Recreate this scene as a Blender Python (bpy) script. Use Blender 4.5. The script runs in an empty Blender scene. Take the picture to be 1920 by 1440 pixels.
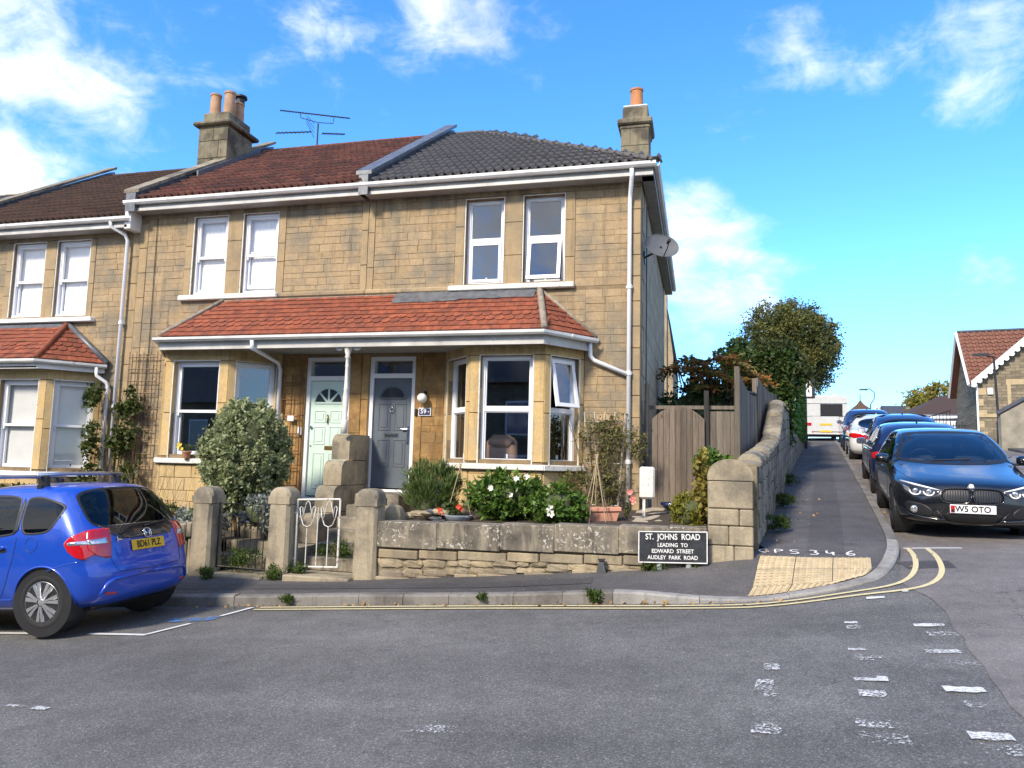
import bpy, bmesh, math, random
import numpy as np
from mathutils import Vector, Matrix, Euler
random.seed(7); RNG = np.random.default_rng(7)
SC = bpy.context.scene; COL = SC.collection
R_ = math.radians
# ---------------------------------------------------------------- camera
CAMZ = 1.65
cam = bpy.data.cameras.new('camera'); cam.sensor_width = 36.0; cam.lens = 36.0*1380/1920
cam.clip_start = .05; cam.clip_end = 3000
cam_o = bpy.data.objects.new('camera', cam); COL.objects.link(cam_o); SC.camera = cam_o
_ax = ((.9689, .0020, .2460), (.2452, -.1093, -.9633), (.0244, .9940, -.1064))   # world X, Y, Z axes seen from the camera
cam_o.matrix_world = Matrix(((_ax[0][0], _ax[0][1], _ax[0][2], 0), (_ax[1][0], _ax[1][1], _ax[1][2], 0), (_ax[2][0], _ax[2][1], _ax[2][2], CAMZ), (0, 0, 0, 1)))
# ---------------------------------------------------------------- sun, sky, exposure
SUN_AZ, SUN_EL = R_(-158), R_(38)          # azimuth from +Y towards +X, elevation
sdir = Vector((math.sin(SUN_AZ)*math.cos(SUN_EL), math.cos(SUN_AZ)*math.cos(SUN_EL), math.sin(SUN_EL)))
sun = bpy.data.lights.new('sun', 'SUN'); sun.energy = 3.15; sun.angle = R_(9); sun.color = (1, .88, .72)
sun_o = bpy.data.objects.new('sun', sun); COL.objects.link(sun_o)
sun_o.rotation_euler = sdir.to_track_quat('Z', 'Y').to_euler(); sun_o.location = (-20, -20, 30)
SC.view_settings.view_transform = 'Standard'; SC.view_settings.look = 'None'
SC.view_settings.exposure = 0.86; SC.view_settings.gamma = 1.0; SC.view_settings.use_curve_mapping = False
SC.cycles.use_denoising = True; SC.cycles.use_adaptive_sampling = True; SC.cycles.adaptive_threshold = .02
SC.cycles.max_bounces = 6; SC.cycles.transparent_max_bounces = 14; SC.cycles.diffuse_bounces = 2; SC.cycles.glossy_bounces = 3
SC.cycles.sample_clamp_indirect = 6
W = bpy.data.worlds.new('World'); SC.world = W; W.use_nodes = True
W.cycles.sampling_method = 'MANUAL'; W.cycles.sample_map_resolution = 512

def world_sky():
    nt = W.node_tree; N = nt.nodes; L = nt.links; N.clear()
    out = N.new('ShaderNodeOutputWorld'); bg = N.new('ShaderNodeBackground'); L.new(bg.outputs[0], out.inputs[0])
    sky = N.new('ShaderNodeTexSky'); sky.sky_type = 'NISHITA'; sky.sun_disc = False
    sky.sun_elevation = SUN_EL; sky.sun_rotation = SUN_AZ; sky.air_density = 1.0; sky.dust_density = 0.0; sky.ozone_density = 3.0; sky.altitude = 300
    hs = N.new('ShaderNodeHueSaturation'); hs.inputs['Saturation'].default_value = 1.22; hs.inputs['Value'].default_value = 1.2; hs.inputs['Hue'].default_value = .497
    L.new(sky.outputs[0], hs.inputs['Color'])
    tn = N.new('ShaderNodeMix'); tn.data_type = 'RGBA'; tn.blend_type = 'MULTIPLY'; tn.inputs[0].default_value = 1; tn.inputs[7].default_value = (1.0, 1.22, 1.52, 1); L.new(hs.outputs[0], tn.inputs[6])
    tc = N.new('ShaderNodeTexCoord')
    def math_(op, a, b=None, clamp=False):
        m = N.new('ShaderNodeMath'); m.operation = op; m.use_clamp = clamp
        for i, v in enumerate((a, b)):
            if v is None: continue
            if isinstance(v, (int, float)): m.inputs[i].default_value = v
            else: L.new(v, m.inputs[i])
        return m.outputs[0]
    sep = N.new('ShaderNodeSeparateXYZ'); L.new(tc.outputs['Generated'], sep.inputs[0])
    # fractal cloud pattern in the direction sphere
    mp = N.new('ShaderNodeMapping'); mp.inputs['Scale'].default_value = (1, 1, 1.7); L.new(tc.outputs['Generated'], mp.inputs[0])
    nz = N.new('ShaderNodeTexNoise'); nz.inputs['Scale'].default_value = 6.0; nz.inputs['Detail'].default_value = 10; nz.inputs['Roughness'].default_value = .58; nz.inputs['Distortion'].default_value = .35
    L.new(mp.outputs[0], nz.inputs['Vector'])
    nw = N.new('ShaderNodeTexNoise'); nw.inputs['Scale'].default_value = 17; nw.inputs['Detail'].default_value = 9; nw.inputs['Roughness'].default_value = .66; nw.inputs['Distortion'].default_value = .8
    L.new(mp.outputs[0], nw.inputs['Vector'])
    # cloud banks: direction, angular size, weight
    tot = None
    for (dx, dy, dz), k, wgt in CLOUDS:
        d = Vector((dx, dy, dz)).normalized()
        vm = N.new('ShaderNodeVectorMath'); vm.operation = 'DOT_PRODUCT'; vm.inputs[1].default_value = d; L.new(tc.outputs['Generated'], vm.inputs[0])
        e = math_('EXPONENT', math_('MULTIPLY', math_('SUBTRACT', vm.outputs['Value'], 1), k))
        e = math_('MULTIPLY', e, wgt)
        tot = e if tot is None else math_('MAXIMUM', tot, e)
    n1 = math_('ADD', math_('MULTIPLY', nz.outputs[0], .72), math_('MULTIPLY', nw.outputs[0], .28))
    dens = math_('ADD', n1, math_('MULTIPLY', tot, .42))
    mr = N.new('ShaderNodeMapRange'); mr.interpolation_type = 'SMOOTHSTEP'; mr.inputs['From Min'].default_value = .60; mr.inputs['From Max'].default_value = .96
    L.new(dens, mr.inputs['Value'])
    up = math_('GREATER_THAN', sep.outputs[2], -.02)
    fac = math_('MULTIPLY', mr.outputs[0], up)
    # cloud body: white tops, grey-violet bellies
    n2 = N.new('ShaderNodeTexNoise'); n2.inputs['Scale'].default_value = 3.2; n2.inputs['Detail'].default_value = 6
    mp2 = N.new('ShaderNodeMapping'); mp2.inputs['Location'].default_value = (3.3, .4, 1.2); L.new(tc.outputs['Generated'], mp2.inputs[0]); L.new(mp2.outputs[0], n2.inputs['Vector'])
    cr = N.new('ShaderNodeValToRGB'); cr.color_ramp.elements[0].position = .34; cr.color_ramp.elements[0].color = (3.6, 4.1, 5.0, 1); cr.color_ramp.elements[1].position = .56; cr.color_ramp.elements[1].color = (6.9, 7.0, 7.2, 1)
    L.new(n2.outputs[0], cr.inputs[0])
    hz = N.new('ShaderNodeMapRange'); hz.interpolation_type = 'SMOOTHSTEP'; hz.inputs['From Min'].default_value = -.02; hz.inputs['From Max'].default_value = .24; L.new(sep.outputs[2], hz.inputs['Value'])
    hr = N.new('ShaderNodeValToRGB'); hr.color_ramp.elements[0].color = (.42, .52, .58, 1); hr.color_ramp.elements[1].color = (1, 1, 1, 1); L.new(hz.outputs[0], hr.inputs[0])
    t2 = N.new('ShaderNodeMix'); t2.data_type = 'RGBA'; t2.blend_type = 'MULTIPLY'; t2.inputs[0].default_value = 1; L.new(tn.outputs[2], t2.inputs[6]); L.new(hr.outputs[0], t2.inputs[7])
    mx = N.new('ShaderNodeMix'); mx.data_type = 'RGBA'; L.new(fac, mx.inputs['Factor']); L.new(t2.outputs[2], mx.inputs[6]); L.new(cr.outputs[0], mx.inputs[7])
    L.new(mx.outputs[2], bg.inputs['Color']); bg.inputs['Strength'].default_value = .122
CLOUDS = [((-0.689, 0.578, 0.437), 110, .82), ((-0.661, 0.629, 0.408), 170, 0.72), ((-0.698, 0.631, 0.338), 160, 0.5), ((-0.736, 0.609, 0.296), 240, .95), ((-0.606, 0.648, 0.462), 160, 0.5), ((-0.531, 0.681, 0.505), 200, 0.4),
    ((-0.453, 0.72, 0.525), 300, 0.35), ((-0.267, 0.792, 0.549), 260, 0.65), ((-0.211, 0.805, 0.554), 260, 0.4), ((-0.007, 0.948, 0.318), 480, .95), ((0.033, 0.956, 0.29), 520, 0.8), ((-0.027, 0.965, 0.26), 420, 0.8),
    ((0.073, 0.974, 0.216), 380, 0.6), ((0.013, 0.979, 0.205), 340, 0.65), ((0.102, 0.855, 0.509), 400, 0.5), ((0.132, 0.867, 0.48), 500, 0.45), ((0.195, 0.874, 0.445), 600, 0.45), ((0.225, 0.86, 0.459), 600, 0.42),
    ((0.279, 0.843, 0.461), 400, 0.48), ((0.286, 0.863, 0.416), 600, 0.5), ((0.304, 0.827, 0.472), 500, 0.45), ((0.234, 0.945, 0.227), 1500, 0.45), ((0.306, 0.923, 0.232), 900, 0.42), ((0.184, 0.964, 0.194), 1500, 0.42),
    ((0.045, 0.905, 0.422), 500, 0.45), ((-0.643, 0.687, 0.339), 300, 0.6),
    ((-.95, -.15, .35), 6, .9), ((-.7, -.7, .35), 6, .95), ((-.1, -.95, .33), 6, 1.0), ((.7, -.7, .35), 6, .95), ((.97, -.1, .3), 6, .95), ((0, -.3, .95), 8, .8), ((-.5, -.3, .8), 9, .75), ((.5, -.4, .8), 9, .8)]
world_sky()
# ---------------------------------------------------------------- mesh helpers
ORG = {}                                     # object -> world origin of its root
class MB:
    def __init__(s): s.v = []; s.f = []
    def add(s, v, f):
        b = len(s.v); s.v += [tuple(p) for p in v]; s.f += [tuple(i+b for i in q) for q in f]; return s
    def box(s, x0, x1, y0, y1, z0, z1, T=None):
        v = [(x0,y0,z0),(x1,y0,z0),(x1,y1,z0),(x0,y1,z0),(x0,y0,z1),(x1,y0,z1),(x1,y1,z1),(x0,y1,z1)]
        if T: v = [T(p) for p in v]
        return s.add(v, [(0,3,2,1),(4,5,6,7),(0,1,5,4),(1,2,6,5),(2,3,7,6),(3,0,4,7)])
    def cbox(s, x0, x1, y0, y1, z0, z1, c=.01, T=None):
        # box with all edges chamfered
        v = []; X = (x0, x1); Y = (y0, y1); Z = (z0, z1); idx = {}
        for i in (0,1):
            for j in (0,1):
                for k in (0,1):
                    sx, sy, sz = (1-2*i)*c, (1-2*j)*c, (1-2*k)*c
                    for a in range(3):
                        idx[(i,j,k,a)] = len(v)
                        v.append((X[i]+(0 if a == 0 else sx), Y[j]+(0 if a == 1 else sy), Z[k]+(0 if a == 2 else sz)))
        F = []
        for a in range(3):
            o = [b for b in range(3) if b != a]
            for e in (0,1):
                q = []
                for (p, r) in ((0,0),(1,0),(1,1),(0,1)):
                    t = [0,0,0]; t[a] = e; t[o[0]] = p; t[o[1]] = r; q.append(idx[(*t, a)])
                F.append(tuple(q))
            b, d = o
            for p in (0,1):
                for r in (0,1):
                    t0 = [0,0,0]; t1 = [0,0,0]; t0[a] = 0; t1[a] = 1; t0[b] = t1[b] = p; t0[d] = t1[d] = r
                    F.append((idx[(*t0,b)], idx[(*t1,b)], idx[(*t1,d)], idx[(*t0,d)]))
        for i in (0,1):
            for j in (0,1):
                for k in (0,1): F.append((idx[(i,j,k,0)], idx[(i,j,k,1)], idx[(i,j,k,2)]))
        if T: v = [T(p) for p in v]
        return s.add(v, F)
    def stone(s, x0, x1, z0, z1, y, proud=.012, c=.012, jit=.004, T=None, back=.01):
        # a block set in a wall that faces -y: chamfered front, slightly uneven corners
        j = lambda: random.uniform(-jit, jit)
        yb, yr, yf = y+back, y-proud*.35, y-proud+random.uniform(-.3,.3)*jit
        o = [(x0+j(), z0+j()), (x1+j(), z0+j()), (x1+j(), z1+j()), (x0+j(), z1+j())]
        mx, mz = (x0+x1)/2, (z0+z1)/2
        v = [(p[0], yb, p[1]) for p in o]+[(p[0], yr, p[1]) for p in o]
        for p in o:
            v.append((p[0]+(c if p[0] < mx else -c), yf, p[1]+(c if p[1] < mz else -c)))
        if T: v = [T(p) for p in v]
        f = []
        for i in range(4):
            k = (i+1) % 4; f += [(i,k,4+k,4+i), (4+i,4+k,8+k,8+i)]
        f.append((8,9,10,11)); return s.add(v, f)
    def prism(s, poly, a0, a1, axis='y', T=None):
        n = len(poly); v = []
        for a in (a0, a1):
            for p in poly: v.append((p[0], a, p[1]) if axis == 'y' else ((a, p[0], p[1]) if axis == 'x' else (p[0], p[1], a)))
        if T: v = [T(p) for p in v]
        return s.add(v, [tuple(range(n)), tuple(range(2*n-1, n-1, -1))]+[(i, i+n, (i+1) % n+n, (i+1) % n) for i in range(n)])
    def tube(s, pts, r, n=8, cap=True):
        pts = [Vector(p) for p in pts]; m = len(pts); rs = r if isinstance(r, (list, tuple)) else [r]*m
        b = len(s.v); up = None
        for i, p in enumerate(pts):
            d = (pts[min(i+1, m-1)]-pts[max(i-1, 0)]).normalized()
            if up is None: up = Vector((0,0,1)) if abs(d.z) < .9 else Vector((1,0,0))
            sd = d.cross(up).normalized(); u2 = sd.cross(d).normalized(); up = u2
            for k in range(n):
                a = 2*math.pi*k/n; s.v.append(tuple(p+(sd*math.cos(a)+u2*math.sin(a))*rs[i]))
        for i in range(m-1):
            for k in range(n):
                k2 = (k+1) % n; s.f.append((b+i*n+k, b+i*n+k2, b+(i+1)*n+k2, b+(i+1)*n+k))
        if cap: s.f.append(tuple(b+k for k in range(n))[::-1]); s.f.append(tuple(b+(m-1)*n+k for k in range(n)))
        return s
    def lathe(s, prof, c=(0,0,0), n=20, axis='z', T=None):
        b = len(s.v); m = len(prof); v = []
        for r, h in prof:
            for k in range(n):
                a = 2*math.pi*k/n; x, y = r*math.cos(a), r*math.sin(a)
                p = (c[0]+x, c[1]+y, c[2]+h) if axis == 'z' else ((c[0]+x, c[1]+h, c[2]+y) if axis == 'y' else (c[0]+h, c[1]+x, c[2]+y))
                v.append(T(p) if T else p)
        s.v += v
        for i in range(m-1):
            for k in range(n):
                k2 = (k+1) % n; s.f.append((b+i*n+k, b+i*n+k2, b+(i+1)*n+k2, b+(i+1)*n+k))
        s.f.append(tuple(b+k for k in range(n))); s.f.append(tuple(b+(m-1)*n+k for k in range(n)))
        return s
    def grid(s, P):
        n, m = len(P), len(P[0]); b = len(s.v)
        for r in P: s.v += [tuple(p) for p in r]
        for i in range(n-1):
            for j in range(m-1): s.f.append((b+i*m+j, b+i*m+j+1, b+(i+1)*m+j+1, b+(i+1)*m+j))
        return s
def link(o, parent=None):
    COL.objects.link(o)
    if parent is not None: o.parent = parent; ORG[o] = ORG.get(parent, Vector((0,0,0)))
    return o
def mk(name, mb, mat, parent=None, smooth=False, local=False, fix=True, kind=None):
    me = bpy.data.meshes.new(name); og = Vector((0,0,0)) if (local or parent is None) else ORG.get(parent, Vector((0,0,0)))
    if isinstance(mb, MB): v, f = mb.v, mb.f
    else: v, f = mb
    if og.length: v = [(p[0]-og.x, p[1]-og.y, p[2]-og.z) for p in v]
    me.from_pydata(v, [], f)
    if fix:
        bm = bmesh.new(); bm.from_mesh(me); bmesh.ops.recalc_face_normals(bm, faces=bm.faces); bm.to_mesh(me); bm.free()
    if smooth: me.polygons.foreach_set('use_smooth', [True]*len(me.polygons))
    if mat: me.materials.append(mat)
    o = bpy.data.objects.new(name, me); link(o, parent)
    if kind: o['kind'] = kind
    return o
def auto(o, ang=40):
    me = o.data; me.polygons.foreach_set('use_smooth', [True]*len(me.polygons))
    bm = bmesh.new(); bm.from_mesh(me)
    for e in bm.edges:
        if len(e.link_faces) == 2 and e.calc_face_angle(0) > R_(ang): e.smooth = False
    bm.to_mesh(me); bm.free(); return o
def thing(name, label, cat, loc=(0,0,0), rz=0, group=None, rot=None):
    o = bpy.data.objects.new(name, None); o.empty_display_size = .2; COL.objects.link(o); o.location = loc
    o.rotation_euler = rot if rot else (0,0,rz); ORG[o] = Vector(loc) if not (rz or rot) else Vector((0,0,0))
    return tag(o, label, cat, group)
def tag(o, label=None, cat=None, group=None, kind=None):
    if label: o['label'] = label
    if cat: o['category'] = cat
    if group: o['group'] = group
    if kind: o['kind'] = kind
    return o
def inst(name, me, loc, rot, parent):
    o = bpy.data.objects.new(name, me); link(o, parent); o.location = Vector(loc)-ORG.get(parent, Vector((0,0,0))); o.rotation_euler = rot; return o
def txt(name, s, size, loc, rot, mat, parent, align='CENTER', ext=.0015, local=False, sx=1.0):
    c = bpy.data.curves.new(name, 'FONT'); c.body = s; c.size = size; c.align_x = align; c.align_y = 'CENTER'; c.extrude = ext; c.resolution_u = 3; c.offset = size*.018
    tmp = bpy.data.objects.new(name, c); COL.objects.link(tmp); me = bpy.data.meshes.new_from_object(tmp.evaluated_get(bpy.context.evaluated_depsgraph_get())); bpy.data.objects.remove(tmp)
    me.materials.clear(); me.materials.append(mat); o = bpy.data.objects.new(name, me); link(o, parent)
    o.location = Vector(loc)-(Vector((0,0,0)) if local else ORG.get(parent, Vector((0,0,0)))); o.rotation_euler = rot; o.scale = (sx, 1, 1); return o
def facet(ox, oy, ax, ay):
    # local frame on a wall facet: s along the facet, d outwards (towards -normal), z up
    L = math.hypot(ax-ox, ay-oy); cx, cy = (ax-ox)/L, (ay-oy)/L
    def T(p): return (ox+cx*p[0]-cy*p[1], oy+cy*p[0]+cx*p[1], p[2])
    T.len = L; return T
def np_mesh(name, V, F, mat, parent=None, smooth=False):
    V = np.asarray(V, np.float32); F = np.asarray(F, np.int32)
    og = ORG.get(parent, Vector((0,0,0))) if parent is not None else Vector((0,0,0))
    V = V-np.array(og, np.float32)
    me = bpy.data.meshes.new(name); k = F.shape[1]
    me.vertices.add(len(V)); me.vertices.foreach_set('co', V.ravel())
    me.loops.add(F.size); me.loops.foreach_set('vertex_index', F.ravel())
    me.polygons.add(len(F)); me.polygons.foreach_set('loop_start', np.arange(0, F.size, k, dtype=np.int32)); me.polygons.foreach_set('loop_total', np.full(len(F), k, np.int32))
    me.update(calc_edges=True); me.validate()
    if smooth: me.polygons.foreach_set('use_smooth', [True]*len(me.polygons))
    if mat: me.materials.append(mat)
    o = bpy.data.objects.new(name, me); link(o, parent); return o
def leaves(name, P, size, mat, parent=None, aspect=.5, up=.3, jit=.4, fold=True, dirs=None):
    # P: (n,3) leaf positions; each leaf a folded kite of two triangles pairs
    n = len(P); P = np.asarray(P); s = size*RNG.uniform(1-jit, 1+jit, (n,1))
    d = RNG.normal(size=(n,3)) if dirs is None else np.asarray(dirs)+RNG.normal(size=(n,3))*.35
    d[:,2] += up; d /= np.linalg.norm(d, axis=1)[:,None]
    q = RNG.normal(size=(n,3)); q -= d*(q*d).sum(1)[:,None]; q /= np.linalg.norm(q, axis=1)[:,None]
    w = np.cross(d, q)
    a = P; b = P+d*s*.5+q*s*aspect*.5+w*s*.08; c = P+d*s; e = P+d*s*.5-q*s*aspect*.5+w*s*.08
    V = np.stack([a,b,c,e], 1).reshape(-1,3); F = np.arange(4*n).reshape(-1,4)
    return np_mesh(name, V, F, mat, parent)
def blob_points(n, c, r, shell=.55, clumps=0, cr=.3, flat=None):
    # points in an uneven crown: clumps of leaves spread through an ellipsoid
    c = np.array(c); r = np.array(r)
    if clumps:
        k = RNG.normal(size=(clumps,3)); k /= np.linalg.norm(k, axis=1)[:,None]; k *= (shell+(1-shell)*RNG.random((clumps,1)))**.6
        cs = RNG.uniform(.5, 1.2, clumps)
        i = RNG.integers(0, clumps, n); g = RNG.normal(size=(n,3))*.5
        P = k[i]+g*cr*cs[i][:,None]
    else:
        P = RNG.normal(size=(n,3)); P /= np.linalg.norm(P, axis=1)[:,None]; P *= (shell+(1-shell)*RNG.random((n,1)))
    P = c+P*r
    if flat is not None: P = P[P[:,2] > flat]
    return P
def smooth_step(a, b, x):
    t = min(1, max(0, (x-a)/(b-a))); return t*t*(3-2*t)
# ---------------------------------------------------------------- materials
def rgb(h):
    h = h.lstrip('#'); c = [int(h[i:i+2], 16)/255 for i in (0,2,4)]
    return tuple(x/12.92 if x <= .04045 else ((x+.055)/1.055)**2.4 for x in c)
class NB:
    def __init__(s, name):
        s.m = bpy.data.materials.new(name); s.m.use_nodes = True; s.nt = s.m.node_tree; s.N = s.nt.nodes; s.L = s.nt.links; s.N.clear()
        s.out = s.N.new('ShaderNodeOutputMaterial'); s.p = s.N.new('ShaderNodeBsdfPrincipled'); s.L.new(s.p.outputs[0], s.out.inputs[0])
    def geo(s, stretch=None):
        g = s.N.new('ShaderNodeNewGeometry').outputs['Position']
        if stretch:
            mp = s.N.new('ShaderNodeMapping'); mp.inputs['Scale'].default_value = stretch; s.L.new(g, mp.inputs[0]); return mp.outputs[0]
        return g
    def obj(s, stretch=None):
        g = s.N.new('ShaderNodeTexCoord').outputs['Object']
        if stretch:
            mp = s.N.new('ShaderNodeMapping'); mp.inputs['Scale'].default_value = stretch; s.L.new(g, mp.inputs[0]); return mp.outputs[0]
        return g
    def noise(s, vec, scale, detail=5, rough=.55, dist=0):
        n = s.N.new('ShaderNodeTexNoise'); n.inputs['Scale'].default_value = scale; n.inputs['Detail'].default_value = detail; n.inputs['Roughness'].default_value = rough; n.inputs['Distortion'].default_value = dist
        s.L.new(vec, n.inputs['Vector']); return n.outputs[0]
    def ramp(s, fac, stops, interp='LINEAR'):
        r = s.N.new('ShaderNodeValToRGB'); cr = r.color_ramp; cr.interpolation = interp
        while len(cr.elements) < len(stops): cr.elements.new(.5)
        for e, (p, c) in zip(cr.elements, stops): e.position = p; e.color = (*c, 1) if not isinstance(c, (int, float)) else (c, c, c, 1)
        s.L.new(fac, r.inputs[0]); return r.outputs[0]
    def mix(s, fac, a, b, mode='MIX'):
        m = s.N.new('ShaderNodeMix'); m.data_type = 'RGBA'; m.blend_type = mode
        for i, v in ((0, fac), (6, a), (7, b)):
            if isinstance(v, (int, float)): m.inputs[i].default_value = v if i == 0 else (v, v, v, 1)
            elif isinstance(v, tuple): m.inputs[i].default_value = (*v, 1)
            else: s.L.new(v, m.inputs[i])
        return m.outputs[2]
    def math(s, op, a, b=0):
        m = s.N.new('ShaderNodeMath'); m.operation = op
        for i, v in enumerate((a, b)):
            if isinstance(v, (int, float)): m.inputs[i].default_value = v
            else: s.L.new(v, m.inputs[i])
        return m.outputs[0]
    def rand(s):
        a = s.N.new('ShaderNodeObjectInfo').outputs['Random']; b = s.N.new('ShaderNodeNewGeometry').outputs['Random Per Island']
        return s.math('FRACT', s.math('ADD', a, s.math('MULTIPLY', b, 7.13)))
    def bump(s, h, strength, dist=.01, prev=None):
        b = s.N.new('ShaderNodeBump'); b.inputs['Strength'].default_value = strength; b.inputs['Distance'].default_value = dist; s.L.new(h, b.inputs['Height'])
        if prev is not None: s.L.new(prev, b.inputs['Normal'])
        return b.outputs[0]
    def fin(s, col=None, rough=.8, normal=None, spec=.4, metal=0, coat=0):
        def put(k, v):
            if v is None: return
            if isinstance(v, tuple): s.p.inputs[k].default_value = (*v, 1)
            elif isinstance(v, (int, float)): s.p.inputs[k].default_value = v
            else: s.L.new(v, s.p.inputs[k])
        put('Base Color', col); put('Roughness', rough); put('Normal', normal); put('Specular IOR Level', spec); put('Metallic', metal); put('Coat Weight', coat)
        return s.m
def plain(name, c, rough=.6, metal=0, coat=0, spec=.5, var=.12, vs=6, bump=0, bs=60, rnd=0.0, coords='geo'):
    b = NB(name); g = b.geo() if coords == 'geo' else b.obj()
    n = b.noise(g, vs, 5); col = b.ramp(n, [(.3, tuple(x*(1-var) for x in c)), (.7, tuple(min(1, x*(1+var)) for x in c))])
    if rnd:
        r = b.ramp(b.rand(), [(0, 1-rnd), (1, 1+rnd)]); col = b.mix(1, col, r, 'MULTIPLY')
    nm = b.bump(b.noise(g, bs, 6), bump, .01) if bump else None
    return b.fin(col, rough, nm, spec, metal, coat)
def stone_mat(name, cols, grey, grey_amt=.5, rnd=.22, soot=None, bump=.35, pit=70):
    # weathered limestone: tone per block, broad grey weathering, fine grain
    b = NB(name); g = b.geo()
    base = b.ramp(b.rand(), [(i/(len(cols)-1), c) for i, c in enumerate(cols)])
    n1 = b.noise(g, 2.3, 6, .6); n2 = b.noise(g, 14, 6, .62)
    col = b.mix(b.ramp(n2, [(.3, 0), (.75, .55)]), base, tuple(x*1.28 for x in cols[-1]))
    col = b.mix(b.ramp(n1, [(.44, 0), (.62, grey_amt)]), col, grey)
    fine = b.noise(g, 55, 5, .7); col = b.mix(.55, col, b.ramp(fine, [(.25, .55), (.7, 1.25)]), 'MULTIPLY')
    stk = b.noise(b.geo((5.5, 5.5, .45)), 1.4, 6, .65); col = b.mix(b.ramp(stk, [(.53, 0), (.68, .42)]), col, tuple(x*.42 for x in grey))
    if soot:                                    # dark run-off stain below the eaves: (z from, z to, strength)
        sx = b.N.new('ShaderNodeSeparateXYZ'); b.L.new(g, sx.inputs[0])
        mr = b.N.new('ShaderNodeMapRange'); mr.inputs[1].default_value = soot[0]; mr.inputs[2].default_value = soot[1]; b.L.new(sx.outputs[2], mr.inputs[0])
        st = b.noise(b.geo((3.2, 3.2, .7)), 1.6, 6, .7)
        f = b.math('MULTIPLY', mr.outputs[0], b.ramp(st, [(.42, 0), (.6, soot[2])])); col = b.mix(f, col, (.035, .028, .02))
    nm = b.bump(b.noise(g, pit, 8, .7), bump, .008, b.bump(n2, .3, .01))
    return b.fin(col, .9, nm, .25)
M = {}
def leaf_mat(name, cols, trans=.3, rough=.55, spec=.3):
    b = NB(name); r = b.rand(); n = b.noise(b.geo(), 3.0, 3)
    col = b.ramp(b.math('ADD', b.math('MULTIPLY', r, .7), b.math('MULTIPLY', n, .3)), [(i/(len(cols)-1), c) for i, c in enumerate(cols)])
    b.fin(col, rough, None, spec)
    t = b.N.new('ShaderNodeBsdfTranslucent'); b.L.new(col, t.inputs[0]); mx = b.N.new('ShaderNodeMixShader'); mx.inputs[0].default_value = trans
    b.L.new(b.p.outputs[0], mx.inputs[1]); b.L.new(t.outputs[0], mx.inputs[2]); b.L.new(mx.outputs[0], b.out.inputs[0]); return b.m
def glass_mat(name, ior=2.8, tint=(.96, .98, .98), rough=0.0):
    b = NB(name); b.N.remove(b.p)
    t = b.N.new('ShaderNodeBsdfTransparent'); t.inputs[0].default_value = (*tint, 1); g = b.N.new('ShaderNodeBsdfGlossy'); g.inputs['Roughness'].default_value = rough; g.inputs[0].default_value = (.95, .97, 1, 1)
    f = b.N.new('ShaderNodeFresnel'); bf = b.N.new('ShaderNodeNewGeometry').outputs['Backfacing']; b.L.new(b.math('ADD', ior, b.math('MULTIPLY', bf, 1/ior-ior)), f.inputs[0])      # thin sheet: same reflectance from both sides
    nm = b.bump(b.noise(b.geo(), 1.1, 2), .02, .05); b.L.new(nm, g.inputs['Normal'])
    mx = b.N.new('ShaderNodeMixShader'); b.L.new(f.outputs[0], mx.inputs[0]); b.L.new(t.outputs[0], mx.inputs[1]); b.L.new(g.outputs[0], mx.inputs[2]); b.L.new(mx.outputs[0], b.out.inputs[0]); return b.m
def paint_worn(name, col, lo, hi, scale=22, stretch=(1,1,1)):
    b = NB(name); g = b.geo(stretch); n = b.math('ADD', b.math('MULTIPLY', b.noise(g, scale, 8, .7), .6), b.math('MULTIPLY', b.noise(g, 2.2, 4), .4))
    b.fin(b.ramp(b.noise(g, 40, 4), [(.3, tuple(x*.75 for x in col)), (.7, col)]), .75)
    t = b.N.new('ShaderNodeBsdfTransparent'); mx = b.N.new('ShaderNodeMixShader'); b.L.new(b.ramp(n, [(lo, 0), (hi, 1)]), mx.inputs[0])
    b.L.new(b.p.outputs[0], mx.inputs[1]); b.L.new(t.outputs[0], mx.inputs[2]); b.L.new(mx.outputs[0], b.out.inputs[0]); return b.m
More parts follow.
